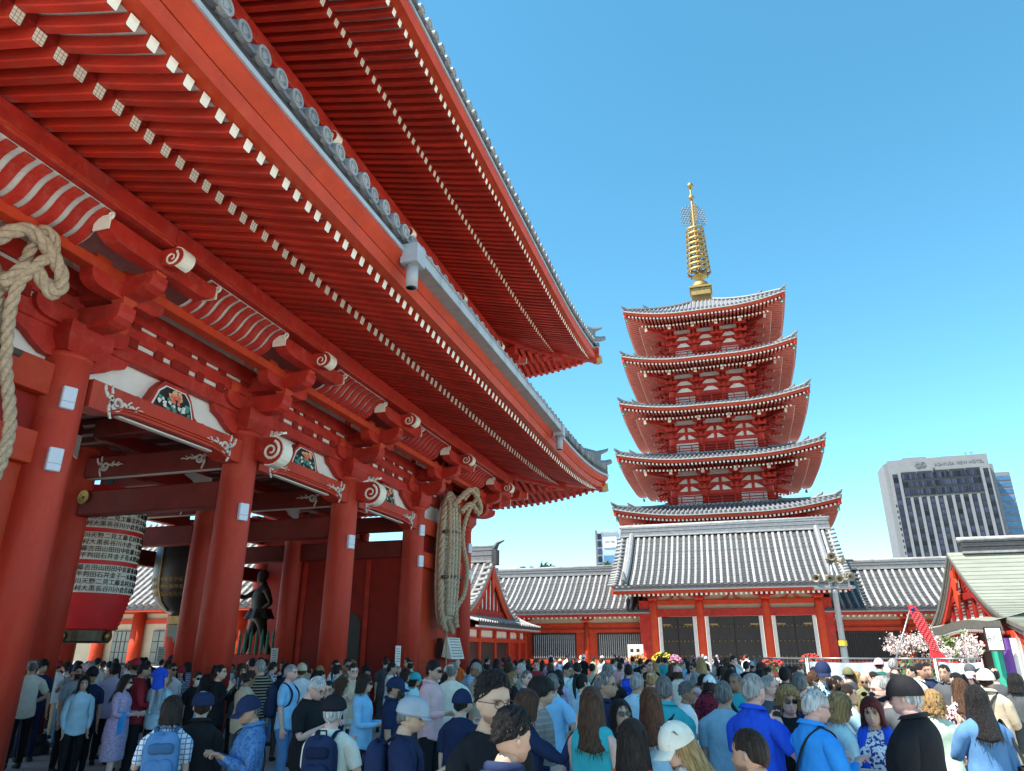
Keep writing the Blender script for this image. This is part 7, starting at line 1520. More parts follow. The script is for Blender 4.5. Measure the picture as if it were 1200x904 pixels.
# ================================================================ the crowd
C = dict(lb=(.34, .52, .72), sky=(.20, .42, .70), royal=(.015, .07, .50), bright=(.03, .24, .66), navy=(.012, .020, .055), black=(.011, .011, .013), white=(.72, .72, .72), teal=(.03, .30, .34), green=(.02, .10, .08), grey=(.26, .29, .32), dgrey=(.06, .065, .07), pink=(.62, .36, .36), red=(.25, .02, .03), purple=(.30, .22, .36), beige=(.42, .34, .24), cream=(.62, .57, .47), sage=(.32, .42, .34), mint=(.42, .60, .62), pgreen=(.50, .64, .46), denim=(.07, .16, .30), steel=(.22, .36, .45), taupe=(.25, .20, .17), orange=(.70, .12, .02), olive=(.12, .12, .06), mustard=(.45, .26, .05), lav=(.40, .35, .50))
BOT = dict(b=cloth(C['black']), n=cloth(C['navy']), g=cloth(C['dgrey']), d=cloth(C['denim']), t=cloth(C['beige']))
# u, v of the crown, head height in px, yaw (0 faces the camera, 90 picture right), sex, fat, skin, hair, hair colour, sleeve, top colour (+pattern), bottom, arms R/L, head turn, head pitch, hat, extras, label
PEOPLE = [
 (99, 796, 20, 8, 'f', 0, 'light', 'long', 'black', 'long', 'lb', 'b', 'relax/relax', 0, -4, None, '', 'long haired woman in a light blue sweatshirt facing the camera by the gate column', .12),
 (110, 779, 19, 0, 'm', 0, 'tan', 'short', 'black', 'short', 'navy', 'b', 'down/down', 0, 0, 'cap:black', '', 'man in black cap and navy tee behind the woman in the light blue sweatshirt', 0),
 (92, 778, 18, 40, 'm', 0, 'tan', 'short', 'black', 'short', 'grey', 'b', 'down/down', 10, 0, None, 'blackmask', 'man in black face mask and pale grey tee beside the gate column', 0),
 (148, 789, 20, 62, 'f', .05, 'pale', 'long', 'dark', 'long', 'purple:print:.5,.42,.55', 'skirt:purple', 'hold/hold', 0, -6, None, 'sun', 'woman in a mauve lace dress and sunglasses looking at her phone', .1),
 (169, 775, 19, 95, 'm', 0, 'tan', 'short', 'black', 'long', 'red', 'b', 'hold/down', 0, -5, None, '', 'man in a dark red jacket standing behind the woman in the mauve dress', 0),
 (136, 783, 16, 20, 'f', 0, 'light', 'long', 'black', 'long', 'black', 'b', 'down/down', 0, 0, None, '', 'woman all in black just left of the woman in the mauve dress', 0),
 (192, 783, 19, 140, 'm', .1, 'olive', 'short', 'black', 'short', 'lb', 'b', 'hold/hold', -15, 0, None, '', 'man in a pale blue tee carrying a small child', 0),
 (203, 776, 16, 30, 'm', 0, 'olive', 'short', 'black', 'short', 'white', 'g', 'photo/down', 0, 0, None, 'sun', 'man in white tee and sunglasses behind the father with the child', 0),
 (201, 833, 37, 172, 'f', .05, 'light', 'bob', 'dark', 'short', 'white:plaid:.12,.2,.4', 'n', 'down/strap', 0, 0, None, 'pack:denim', 'bob haired woman in a white and blue checked shirt with a blue backpack', 0),
 (233, 786, 18, 20, 'm', 0, 'light', 'short', 'black', 'short', 'black', 'b', 'down/down', 0, 0, None, 'mask sun', 'man in white face mask and sunglasses dressed in black', 0),
 (242, 791, 19, 105, 'f', 0, 'light', 'long', 'black', 'long', 'sky', 'n', 'down/hold', 0, 0, None, '', 'long black haired woman in a sky blue jacket turned right under the gate', 0),
 (238, 823, 35, 176, 'f', .15, 'light', 'short', 'dark', 'long', 'black', 'b', 'down/down', 0, 0, 'bucket:navy', '', 'person in a navy bucket hat and black jacket with back to the camera', 0),
 (297, 827, 36, -72, 'm', .15, 'tan', 'short', 'salt', 'long', 'denim:print:.05,.13,.34', 'n', 'phone/phone', 0, -14, 'cap:navy', 'strap', 'man in a navy cap and mottled blue jacket with a black strap looking down', 0),
 (259, 778, 19, 68, 'f', 0, 'light', 'tied', 'black', 'long', 'black', 'b', 'photo/photo', 0, 4, None, 'specs phone', 'woman with tied up hair and glasses taking a picture in a black sweater', 0),
 (286, 778, 17, 5, 'f', 0, 'light', 'bob', 'brown', 'long', 'dgrey', 'b', 'photo/photo', 0, 0, None, 'phone', 'dark dressed photographer facing the camera before the red rail', 0),
 (266, 771, 13, 10, 'm', 0, 'tan', 'short', 'black', 'short', 'lb', 'g', 'down/down', 0, 0, 'cap:black', '', 'man in black cap standing behind the two photographers', 0),
 (341, 777, 20, 65, 'm', 0, 'pink', 'short', 'grey', 'short', 'sky', 'd', 'down/down', 0, 0, None, 'pack:navy', 'grey haired man in sky blue tee carrying a large navy backpack', .1),
 (367, 787, 29, 58, 'm', .25, 'pink', 'short', 'silver', 'short', 'black', 'b', 'phone/phone', 0, -28, None, 'specs', 'heavy silver haired man in a black tee bent over his phone', 0),
 (385, 806, 24, -5, 'f', .05, 'light', 'short', 'black', 'long', 'navy', 'n', 'relax/relax', 0, -5, None, 'specs', 'short haired woman in glasses and navy jacket facing the camera behind the black beret', 0),
 (391, 823, 38, 158, 'm', .15, 'pink', 'sides', 'silver', 'short', 'cream', 'g', 'strap/down', 0, 0, 'beret:black', 'pack:navy', 'old man in a black beret and cream waistcoat with a dark backpack', 0),
 (408, 770, 18, 15, 'm', 0, 'brown', 'short', 'black', 'short', 'green', 'g', 'down/down', 0, 0, None, 'sun beard', 'bearded man in sunglasses and a dark green tee standing at the doorway', 0),
 (399, 792, 23, 85, 'f', 0, 'light', 'long', 'brown', 'long', 'cream', 'g', 'hold/hold', 0, -8, None, '', 'brown haired woman in a cream top looking down at her phone', 0),
 (427, 789, 24, 72, 'f', .05, 'light', 'bob', 'dark', 'long', 'sky', 'b', 'hold/hold', 0, 0, None, 'sun', 'woman in sunglasses and a sky blue denim jacket holding a phone', 0),
 (429, 778, 14, 95, 'm', 0, 'tan', 'short', 'black', 'short', 'dgrey', 'b', 'down/down', 0, 0, 'cap:black', '', 'man in a black cap right of the bearded man in green', 0),
 (462, 790, 26, 78, 'm', .05, 'tan', 'short', 'black', 'short', 'navy', 'n', 'down/phone', 0, -6, 'cap:navy', 'blackmask specs', 'man in navy cap and black mask with a dark polo shirt', 0),
 (478, 811, 43, 82, 'm', .1, 'olive', 'crop', 'salt', 'short', 'navy', 'n', 'phone/down', 0, -10, 'flat:grey', 'pack:navy', 'man in a pale grey flat cap and navy tee with a big navy backpack', 0),
 (486, 794, 18, 70, 'f', 0, 'light', 'bob', 'black', 'short', 'mint', 'g', 'down/down', 0, 0, 'cap:teal', '', 'person in a teal cap behind the grey flat cap', 0),
 (507, 772, 23, 62, 'm', .05, 'olive', 'quiff', 'black', 'long', 'pink', 'b', 'hold/down', 0, -5, None, 'sun', 'man in sunglasses and a pink shirt before the orange end panel', 0),
 (523, 788, 20, 85, 'm', 0, 'tan', 'short', 'black', 'short', 'lb', 'b', 'down/down', 0, 0, None, 'pack:black', 'black haired man with a black rucksack right of the pink shirt', 0),
 (541, 804, 33, 152, 'm', .1, 'light', 'short', 'black', 'short', 'navy', 'n', 'ear/down', 0, 0, 'cap:navy', '', 'man in a navy cap and navy tee seen from behind, hand at his neck', 0),
 (550, 780, 14, 178, 'm', .05, 'light', 'short', 'black', 'long', 'grey', 'g', 'down/down', 0, 0, None, 'strap', 'distant man in a grey sweatshirt with a black strap across his back', 0),
 (475, 783, 17, 85, 'f', 0, 'light', 'bob', 'dark', 'short', 'lb', 'g', 'down/down', 0, 0, None, '', 'dark haired woman in profile in front of the doorway notice', 0),
 (459, 775, 15, 95, 'm', 0, 'tan', 'short', 'black', 'short', 'white', 'b', 'down/down', 0, 0, None, '', 'black haired man in white tee beneath the notice on the column', 0),
 (576, 782, 58, 32, 'm', .05, 'olive', 'curly', 'black', 'short', 'black', 'b', 'down/down', 0, -4, None, 'specs beard', 'tall man with curly black hair and round glasses in a black tee', 0),
 (594, 823, 64, 150, 'm', .05, 'tan', 'curly', 'black', 'long', 'navy', 'n', 'down/down', 25, -8, None, 'pack:navy', 'young man with textured black hair in a navy hooded top, nearest in the middle', 0),
 (616, 806, 40, 112, 'f', 0, 'pale', 'bob', 'brown', 'long', 'navy', 'b', 'wave/hold', 0, 0, None, '', 'brown bob haired woman in a navy cardigan holding one hand up', 0),
 (632, 789, 36, 80, 'm', 0, 'light', 'fringe', 'black', 'short', 'taupe:stripe:.4,.33,.3', 'g', 'down/down', 0, 0, None, 'specs', 'man with a black bowl fringe and glasses in a striped brown top', 0),
 (647, 787, 27, 155, 'm', .1, 'tan', 'short', 'salt', 'short', 'sky', 'n', 'hip/down', -20, 0, None, '', 'man in a sky blue tee seen from behind left of the teal tank top', 0),
 (693, 803, 42, 155, 'f', .1, 'pink', 'long', 'brown', 'tank', 'teal', 'd', 'down/chin', -25, 0, None, '', 'long brown haired woman in a teal sleeveless top with a hand at her chin', 0),
 (707, 784, 32, 78, 'm', .1, 'tan', 'crop', 'salt', 'short', 'navy', 'n', 'down/down', 0, 0, None, 'specs', 'shaven headed man with glasses in a dark blue polo shirt in profile', 0),
 (681, 788, 24, 130, 'f', .05, 'light', 'tied', 'black', 'short', 'lb', 'g', 'down/down', 0, 0, None, '', 'woman with tied black hair in pale blue left of the shaven headed man', 0),
 (654, 784, 18, 170, 'f', 0, 'light', 'long', 'dark', 'short', 'lav', 'b', 'down/down', 0, 0, None, '', 'woman with long dark hair down her back in a lavender top', 0),
 (611, 776, 15, -85, 'm', .1, 'pink', 'short', 'silver', 'long', 'sage', 'g', 'down/down', 0, 0, None, '', 'silver haired man in a sage green jacket facing left in the far crowd', 0),
 (600, 789, 17, 60, 'f', 0, 'pale', 'long', 'blond', 'short', 'black', 'b', 'down/down', 0, 0, None, '', 'blond woman in black behind the tall curly haired man', 0),
 (727, 833, 40, 22, 'f', 0, 'olive', 'long', 'black', 'short', 'black', 'b', 'down/down', 0, 6, None, 'sun', 'black haired woman in dark sunglasses facing the camera in the front row', 0),
 (740, 858, 56, 165, 'f', .05, 'light', 'long', 'dark', 'short', 'orange:dots:.75,.7,.65', 'b', 'down/down', 0, 0, None, '', 'dark haired woman in an orange dress with white dots at the bottom edge', 0),
 (800, 843, 56, -58, 'f', 0, 'light', 'long', 'blond', 'short', 'white', 'd', 'down/down', 0, -22, 'cap:cream', '', 'long haired blond woman in a cream baseball cap looking down', 0),
 (761, 804, 38, 174, 'f', 0, 'pink', 'long', 'auburn', 'tank', 'lb', 'd', 'down/hip', 0, 0, None, '', 'auburn long haired woman in a pale blue dress top seen from behind', 0),
 (777, 789, 34, 174, 'm', .15, 'pink', 'short', 'salt', 'short', 'teal', 'g', 'down/down', 0, 0, None, 'strap', 'grey haired man in a teal polo shirt with a black strap over his back', 0),
 (745, 786, 26, 152, 'm', .15, 'tan', 'short', 'grey', 'short', 'lb', 'n', 'down/down', 0, 0, None, '', 'grey haired man in a wide pale blue tee behind the auburn haired woman', 0),
 (803, 808, 26, 92, 'm', .05, 'brown', 'curly', 'salt', 'short', 'white', 'g', 'hold/hold', 0, -5, None, 'specs', 'person with grey flecked curly hair and glasses behind the cream cap', 0),
 (846, 795, 34, 168, 'm', .25, 'tan', 'recede', 'salt', 'short', 'steel', 'b', 'hip/down', 0, 0, None, '', 'broad man with thinning hair in a baggy steel blue tee, back turned', 0),
 (794, 779, 15, -160, 'f', .05, 'light', 'bob', 'brown', 'short', 'cream', 'g', 'down/down', 0, 0, 'cap:pink', '', 'woman in a pink cap beyond the teal polo shirt', 0),
 (736, 777, 17, 175, 'm', .1, 'light', 'short', 'black', 'long', 'royal', 'b', 'down/down', 0, 0, None, 'pack:royal', 'person in royal blue with a royal blue pack below the orange flowers', 0),
 (821, 770, 15, 178, 'f', .05, 'light', 'long', 'blond', 'long', 'teal', 'g', 'ear/ear', 0, 0, None, '', 'woman in a dark teal top with both arms raised before the studded doors', 0),
 (857, 778, 14, 0, 'f', 0, 'light', 'long', 'black', 'short', 'lb', 'b', 'relax/relax', 0, 0, None, '', 'black haired woman facing the camera in front of the right hand studded door', 0),
 (763, 784, 23, 165, 'm', .05, 'light', 'crop', 'blond', 'short', 'black', 'b', 'down/down', 0, 0, None, '', 'close cropped fair haired man in black behind the teal polo shirt', 0),
 (826, 789, 19, -60, 'm', .05, 'brown', 'short', 'black', 'short', 'black', 'b', 'phone/phone', 0, -10, 'cap:black', '', 'man in a black cap facing left beside the steel blue tee', 0),
 (815, 796, 17, 170, 'f', .1, 'light', 'bob', 'grey', 'short', 'olive', 'g', 'down/down', 0, 0, None, 'pack:pink', 'grey haired woman with a pink backpack left of the steel blue tee', 0),
 (879, 786, 39, 142, 'm', .1, 'pink', 'short', 'grey', 'short', 'royal', 'b', 'ear/down', 0, 0, None, 'phoneear', 'grey haired man in a royal blue polo shirt holding a phone to his ear', 0),
 (898, 789, 29, 82, 'm', .1, 'pink', 'recede', 'grey', 'short', 'dgrey', 'g', 'down/down', 0, 0, None, 'specs', 'balding man with glasses right of the phone call', 0),
 (921, 800, 36, 12, 'f', .1, 'pink', 'curlybob', 'blond', 'long', 'black', 'b', 'down/down', 0, 0, None, 'sun', 'curly blond woman in sunglasses and a black cardigan facing the camera', 0),
 (947, 803, 42, 128, 'm', .15, 'pink', 'short', 'silver', 'long', 'bright', 'd', 'phone/phone', 10, -14, None, 'specs strap', 'silver haired man in a bright blue shirt with a thin black crossbody strap', 0),
 (976, 808, 38, 112, 'f', .15, 'pink', 'bob', 'blond', 'short', 'mint', 'd', 'hold/phone', 0, -14, None, 'phone', 'fair straight haired woman in a pale aqua tee looking down', 0),
 (880, 850, 62, -118, 'm', .05, 'tan', 'short', 'dark', 'short', 'dgrey', 'b', 'down/down', 0, -5, None, 'beard', 'dark short haired man cut off at the bottom edge facing left', 0),
 (935, 785, 29, 178, 'm', .15, 'pink', 'short', 'salt', 'short', 'navy', 'b', 'down/down', 0, 0, None, '', 'grey haired man seen from behind above the curly blond woman', 0),
 (976, 789, 25, 72, 'm', .05, 'brown', 'crop', 'black', 'short', 'navy', 'b', 'down/down', 0, -8, None, 'sun', 'close cropped man in sunglasses looking down, left of the red haired woman', 0),
 (993, 814, 27, 95, 'f', 0, 'tan', 'tied', 'dark', 'short', 'lb', 'g', 'chin/down', 0, 0, None, '', 'dark haired woman in a pale blue top with a hand at her face', 0),
 (1019, 814, 39, -6, 'f', .2, 'olive', 'bob', 'henna', 'short', 'white:print:.03,.06,.30', 'n', 'hold/hold', 0, -6, None, 'scarf paper shades', 'red haired woman with a royal blue scarf and floral blouse holding a paper', 0),
 (1033, 789, 35, -72, 'm', .15, 'pink', 'recede', 'grey', 'short', 'dgrey', 'b', 'down/down', 0, 0, None, 'specs', 'balding man in glasses and a slate tee facing left behind the red haired woman', 0),
 (1013, 799, 18, 0, 'm', .1, 'tan', 'bald', 'grey', 'short', 'olive', 'g', 'down/down', 0, -15, None, 'sun', 'bald man in sunglasses behind the hand at the face', 0),
 (1003, 786, 17, 175, 'f', 0, 'pink', 'long', 'blond', 'tank', 'white', 'd', 'down/down', 0, 0, None, '', 'long blond haired woman in a white sleeveless top near the pale barrier sheet', 0),
 (993, 780, 17, -150, 'm', .1, 'tan', 'short', 'dark', 'short', 'dgrey', 'b', 'hold/down', 0, 0, 'cap:olive', '', 'man in dark clothes and olive cap in front of the pale barrier sheet', 0),
 (1059, 787, 44, -112, 'm', .3, 'pink', 'short', 'silver', 'short', 'black', 'b', 'down/down', 0, -3, 'cap:black', 'tattoo', 'big man in a black cap and black polo shirt with a tattooed arm', 0),
 (1090, 806, 33, -158, 'f', .1, 'pink', 'curlybob', 'blond', 'half', 'pgreen', 'g', 'hip/hip', 0, 0, None, '', 'fair curly haired woman in pale green with hand on hip behind the black polo', 0),
 (1141, 801, 37, -152, 'f', .05, 'light', 'long', 'black', 'long', 'denim', 'b', 'down/chin', 15, 0, None, 'bag', 'long black haired woman in a denim blue shirt with a black shoulder bag', .08),
 (1152, 781, 25, 165, 'm', .1, 'light', 'short', 'black', 'long', 'beige', 't', 'hold/down', 0, 0, 'cap:cream', 'strap', 'man in a beige jacket and cream cap, back turned, at right', .1),
 (1105, 777, 20, -18, 'm', .05, 'tan', 'short', 'black', 'long', 'dgrey', 'b', 'hold/hold', 0, 0, None, '', 'black haired man in an open dark grey shirt facing the camera by the barrier', 0),
 (1076, 776, 18, 65, 'm', 0, 'tan', 'short', 'black', 'short', 'white', 'b', 'down/down', 0, 0, None, 'strap', 'man in white tee with a black strap behind the big black cap', 0),
 (1084, 775, 18, 30, 'm', .05, 'tan', 'short', 'black', 'short', 'navy', 'b', 'down/down', 0, 0, None, '', 'man in navy tee next to the man in white tee by the barrier', 0),
 (1122, 786, 22, -58, 'f', .05, 'light', 'tied', 'black', 'long', 'taupe', 'b', 'phone/phone', 0, -14, None, '', 'woman in a taupe jacket looking down beside the pale lavender hat', 0),
 (1138, 789, 17, -30, 'f', 0, 'light', 'bob', 'black', 'short', 'lav', 'b', 'down/down', 0, -8, 'bucket:lav', '', 'person in a lavender sun hat behind the long black haired woman', 0),
 (1187, 786, 25, 176, 'f', .05, 'light', 'bob', 'black', 'long', 'dgrey', 't', 'relax/relax', 0, 0, None, '', 'person in a dark jacket and khaki trousers walking away at the right edge', .22),
 (1134, 776, 16, 20, 'm', .05, 'tan', 'short', 'black', 'long', 'navy', 'b', 'down/down', 0, -8, 'cap:dgrey', '', 'man in a dark cap and navy jacket before the copper roofed hall', 0),
 (1023, 786, 17, -100, 'f', 0, 'light', 'tied', 'dark', 'short', 'taupe', 'g', 'down/down', 0, 0, None, '', 'dark haired woman in brown facing left by the edge of the pale sheet', 0),
 (1047, 782, 17, 10, 'm', .05, 'pink', 'recede', 'brown', 'short', 'lb', 'g', 'down/down', 0, 0, None, '', 'pink faced man in pale blue in front of the green shrubs', 0),
]
taken = []; placed = []
def spot(u, v, hp, scale=1.0):
    r_ = ray(u, v); F = .262 * 835 / hp; return r_ * (F / 835)
jobs = []
for i, row in enumerate(PEOPLE):
    u, v, hp, yaw, sex, fat, skin, hair, hc, sleeve, top, bot, arms, hy, hpi, hat, ext, label, stride = row
    P = spot(u, v, hp); ztop = P.z + H - (.03 if hair in ('curly', 'curlybob') else .012) - (.02 if hat else 0); h = max(1.50, min(1.88, ztop)); ext = ext.split()
    lk = 'skirt' if bot.startswith('skirt') else 'trousers'; ar = tuple(arms.split('/')); nk = 'collar' if ('polo' in label or 'shirt' in label.replace('sweatshirt', '')) else 'low' if sleeve == 'tank' else 'crew'
    d = build_person(i, sex, fat, ar, hy, hpi, stride, 0, sleeve, 'waist' if lk == 'skirt' else 'hip', nk, lk, 2 if hp >= 31 else 1, .75 if 'beard' in ext else (.28 if sex == 'm' else 0))
    jobs.append((row, P, h, d, ext)); taken.append((P.x, P.y))
child = build_person('child', 'm', .1, ('relax', 'relax'), 0, 0, .1, 0, 'short', 'hip', 'crew', 'trousers', 1, 0)
# a small library for the far crowd
LIB = []
for k in range(14):
    sx = 'f' if k % 2 else 'm'
    LIB.append((sx, build_person('lib%d' % k, sx, (.0, .12, .05, .25)[k % 4], [('down', 'down'), ('photo', 'photo'), ('hold', 'down'), ('phone', 'phone'), ('down', 'ear'), ('relax', 'relax'), ('hip', 'down')][k % 7], (k * 13) % 40 - 20, -6 * (k % 3), .1 * (k % 2), 0, ('short', 'long', 'short', 'half')[k % 4], 'hip', 'crew', 'trousers', 1, .2 if sx == 'm' else 0)))
flush()
def matof(s):
    p = s.split(':'); rgb = C[p[0]]; return cloth(rgb, p[1], tuple(float(x) for x in p[2].split(','))) if len(p) > 1 else cloth(rgb)
def at_root(root, fn, mb):                             # write local figure coordinates
    mb.v = [tuple(fn(Vector(p))) for p in mb.v]
def backpack(root, s, colour, who, d):
    t = thing("backpack", "%s backpack on the back of the %s" % (dict(denim='blue', navy='navy', black='black', royal='royal blue', pink='pink')[colour], who), "backpack", root.location, rotz=root.rotation_euler.z, local=True); t.scale = root.scale
    m1 = cloth(C[colour]); m2 = cloth(tuple(c * .6 for c in C[colour]))
    def soft(x, y, z, n=4.0): return (abs(x) ** n + abs(y) ** n + abs(z) ** n) ** (-1 / n)
    def blob(cx, cy, cz, a, b, c_, lo=0):
        mb = MB(); mb.smooth = True
        def fn(u, v):
            th, ph = u * 2 * math.pi, (v - .5) * math.pi; x, y, z = math.cos(ph) * math.cos(th), math.cos(ph) * math.sin(th), math.sin(ph); k = soft(x, y, z); return (cx + a * x * k, cy + b * y * k, cz + c_ * z * k * (1 - .06 * math.sin(th * 3)))
        mb.grid(fn, 28, 14); return mb
    o = blob(0, -.215, 1.19, .155, .085, .235).build("pack_body", m1, t); blob(0, -.295, 1.09, .125, .045, .12).build("front_pocket", m1, o); blob(0, -.29, 1.30, .11, .035, .045).build("top_pocket", m2, o)
    for s_ in (1, -1):
        mb = MB(); mb.smooth = True; mb.tube(dense([(s_ * .075, -.155, 1.40), (s_ * .090, -.09, 1.452), (s_ * .098, -.0, 1.447), (s_ * .11, .085, 1.38), (s_ * .125, .135, 1.28), (s_ * .15, .09, 1.14), (s_ * .15, -.10, 1.05)], 5), .024, 8, flat=.4); mb.build("strap", m2, t)
    mb = MB(); mb.tube([(-.04, -.2, 1.42), (-.03, -.19, 1.47), (.03, -.19, 1.47), (.04, -.2, 1.42)], .009, 6); mb.build("grab_handle", m2, t)
def strap_mesh():
    mb = MB(); mb.smooth = True; mb.tube(dense([(.10, -.02, 1.462), (.06, -.125, 1.38), (-.06, -.150, 1.18), (-.165, -.08, 1.0), (-.155, .07, 1.0), (-.04, .145, 1.2), (.075, .125, 1.38), (.10, -.02, 1.462)], 6), .022, 6, flat=.35); return mb.mesh('shoulder_strap', cloth((.02, .02, .022)))
def short(label): 
    w_ = label.split(); cut = next((k for k, x in enumerate(w_) if k > 3 and x in ('seen', 'with', 'standing', 'carrying', 'looking', 'behind', 'before', 'right', 'left', 'holding', 'and', 'beside', 'back', 'turned', 'at', 'by', 'beyond')), len(w_)); return ' '.join(w_[:min(cut, 9)]).rstrip(',')
for i, (row, P, h, d, ext) in enumerate(jobs):
    u, v, hp, yaw, sex, fat, skin, hair, hc, sleeve, top, bot, arms, hy, hpi, hat, e_, label, stride = row
    s = h / (1.745 if sex == 'm' else 1.735); root = thing("person", label, "person", (P.x, P.y, .005), group="visitors crowding the temple court", rotz=math.atan2(-P.y, -P.x) + R(yaw) - math.pi / 2, local=True); root.scale = (s, s, s)
    hatk, hatc = (hat.split(':')[0], cloth(C[hat.split(':')[1]])) if hat else (None, None)
    legm = cloth(C[bot.split(':')[1]], 'print', (.5, .42, .55)) if ':' in bot else BOT[bot]
    hr = hair if not (hat and hair in ('short', 'quiff')) else 'crop'
    dress(d, root, skin, hr, hc, matof(top), legm, cloth((.03, .03, .03)) if i % 3 else cloth((.5, .5, .5)), hatk, hatc, [x for x in ext if x in ('sun', 'specs', 'mask', 'blackmask')], {'tank': 'tank_top', 'short': 'shirt', 'half': 'shirt', 'long': 'jacket'}[sleeve], 'skirt' if ':' in bot else 'trousers', seed=i)
    hR, hL = d['hands'][1], d['hands'][-1]
    if ('polo' in label or 'jacket' in label or 'shirt ' in label.replace('sweatshirt', '') + ' ') and sleeve != 'tank' and hair not in ('long', 'bob', 'curlybob') or label.startswith('young man'): hd = label.startswith('young man'); inst('hood' if hd else 'collar', cached(('collar', hd), lambda: collar_mesh(hd)), root, matof(top))
    def held(name, lab, cat, mb, m_, hand):
        t = mb.build(name, m_); t.location = root.matrix_basis @ hand; t.rotation_euler = root.rotation_euler; t.scale = root.scale; tag(t, lab, cat); return t
    for x in ext:
        if x.startswith('pack:'): backpack(root, s, x[5:], short(label), d)
        if x == 'strap':
            inst("shoulder_strap", cached('farstrap', strap_mesh), root, cloth((.02, .02, .022)))
        if x in ('phone', 'phoneear'):
            mb = MB(); mb.cbox(-.036, .036, -.005, .005, -.074, .074, .004); mb.k = 1; mb.box(-.033, .033, .0051, .0056, -.07, .07)
            hp_ = hR[0] + hR[3] * -.02 if x == 'phoneear' else hR[0] * .5 + hL[0] * .5 + V(0, .02, .02); t = held("phone", ("phone at the ear of the " if x == 'phoneear' else "phone held by the ") + short(label), "phone", mb, [M['black'], mat('phone_screen', (.10, .25, .35), .2)], hp_)
            if x == 'phoneear': t.rotation_euler = (R(20), 0, root.rotation_euler.z + R(70))
        if x == 'paper': mb = MB(); mb.cbox(-.12, .12, -.003, .003, -.07, .07, .001); t = held("paper_sheet", "pale folded paper in the hands of the red haired woman", "paper", mb, M['paper'], hR[0] * .5 + hL[0] * .5 + V(0, .03, .05)); t.rotation_euler = (R(-50), 0, root.rotation_euler.z)
        if x == 'scarf':
            for s_ in (1, -1):
                mb = MB(); mb.smooth = True; mb.tube(dense([(0, -.085, 1.475), (s_ * .075, -.05, 1.475), (s_ * .105, .04, 1.42), (s_ * .11, .125, 1.28), (s_ * .10, .145, 1.05), (s_ * .11, .14, .88)], 6), [.035, .04, .048, .055, .058, .06, .06] * 6 if False else .048, 10, flat=.55); mb.build("scarf", cloth(C['royal']), root)
        if x == 'shades':
            o = inst("sunglasses", cached('sun', lambda: glasses_mesh(True)), root, None, d['Hm'] @ Matrix.Translation((0, -.02, .095)) @ Matrix.Rotation(R(35), 4, 'X'))
        if x == 'bag':
            t = thing("shoulder_bag", "large black shoulder bag hanging from the woman in the denim blue shirt", "bag", root.location, rotz=root.rotation_euler.z, local=True); t.scale = root.scale
            mb = MB(); mb.smooth = True
            def bg_(u_, v_): th = u_ * 2 * math.pi; k = .75 + .25 * v_; return (.235 + .07 * math.cos(th) * (1.15 - .55 * v_), .0 + .20 * math.sin(th) * (1.1 - .25 * v_), .72 + .36 * v_)
            mb.grid(bg_, 24, 8); mb.add([bg_(k / 24, 0) for k in range(24)], [list(range(24))]); mb.build("bag_body", cloth((.018, .018, .02)), t)
            mb = MB(); mb.smooth = True; mb.tube(dense([(.24, .13, 1.06), (.20, .08, 1.3), (.16, .0, 1.44), (.19, -.07, 1.3), (.24, -.13, 1.06)], 5), .014, 6); mb.build("bag_strap", cloth((.02, .02, .02)), t)
# the small child carried by the man in pale blue
P = spot(203, 789, 14); cr = thing("person", "small child in blue and white carried against the shoulder of the man in pale blue", "person", (taken[6][0] + .12, taken[6][1] - .20, .93), rotz=math.radians(20), local=True); cr.scale = (.46,) * 3
dress(child, cr, 'light', 'short', 'black', cloth(C['royal']), cloth(C['grey']), cloth((.4, .4, .4)), topname='shirt')
mb = MB(); mb.smooth = True; mb.grid(lambda u_, v_: (.07 * math.cos(u_ * 6.2832) * (1 - .3 * v_) , .015 * math.sin(u_ * 6.2832), -.30 * v_), 14, 6); bt = mb.build("tote_bag", cloth(C['bright'])); b_ = jobs[3]; bt.location = (b_[1].x + .18, b_[1].y - .12, 1.0); tag(bt, "bright blue cloth bag hanging beside the woman in the mauve lace dress", "bag")
# --- the rest of the crowd, smaller in the picture
cr_ = random.Random(41); tops = list(C.keys()); hairs_m = [('short', 'black'), ('short', 'dark'), ('short', 'black'), ('crop', 'salt'), ('recede', 'grey'), ('short', 'brown'), ('crop', 'black'), ('short', 'dark'), ('fringe', 'black')]; hairs_f = [('long', 'black'), ('bob', 'dark'), ('long', 'brown'), ('tied', 'black'), ('long', 'blond'), ('bob', 'black'), ('curlybob', 'brown'), ('long', 'dark'), ('tied', 'dark')]
cname = dict(lb='pale blue', sky='sky blue', royal='royal blue', bright='bright blue', navy='navy', black='black', white='white', teal='teal', green='dark green', grey='pale grey', dgrey='charcoal', pink='pink', red='dark red', purple='mauve', beige='beige', cream='cream', sage='sage green', mint='aqua', pgreen='pale green', denim='denim blue', steel='steel blue', taupe='brown', orange='orange', olive='olive', mustard='mustard', lav='lavender')
hname = dict(black='black', dark='dark', grey='grey', salt='greying', brown='brown', blond='blond')
wts = {'black': 9, 'navy': 3, 'white': 9, 'lb': 3, 'dgrey': 6, 'grey': 5, 'sky': 1, 'royal': .6, 'bright': .5, 'denim': 2, 'cream': 5, 'teal': 1, 'beige': 5, 'pink': 2.5, 'red': 1.5}
used_labels = set(); far = []; tries = 0
def where(u, Y):
    for lim, t in ((130, 'near the lantern'), (220, 'under the gate'), (330, 'by the green fence'), (440, 'by the dark doorway'), (545, 'below the straw sandal'), (625, 'by the gabled hall'), (690, 'by the left window'), (760, 'by the white board'), (822, 'by the left door'), (897, 'by the middle door'), (950, 'by the right door'), (1040, 'near the lamp post'), (1110, 'near the blossom tree'), (1300, 'by the copper roof')):
        if u < lim: return t
far_ok = []
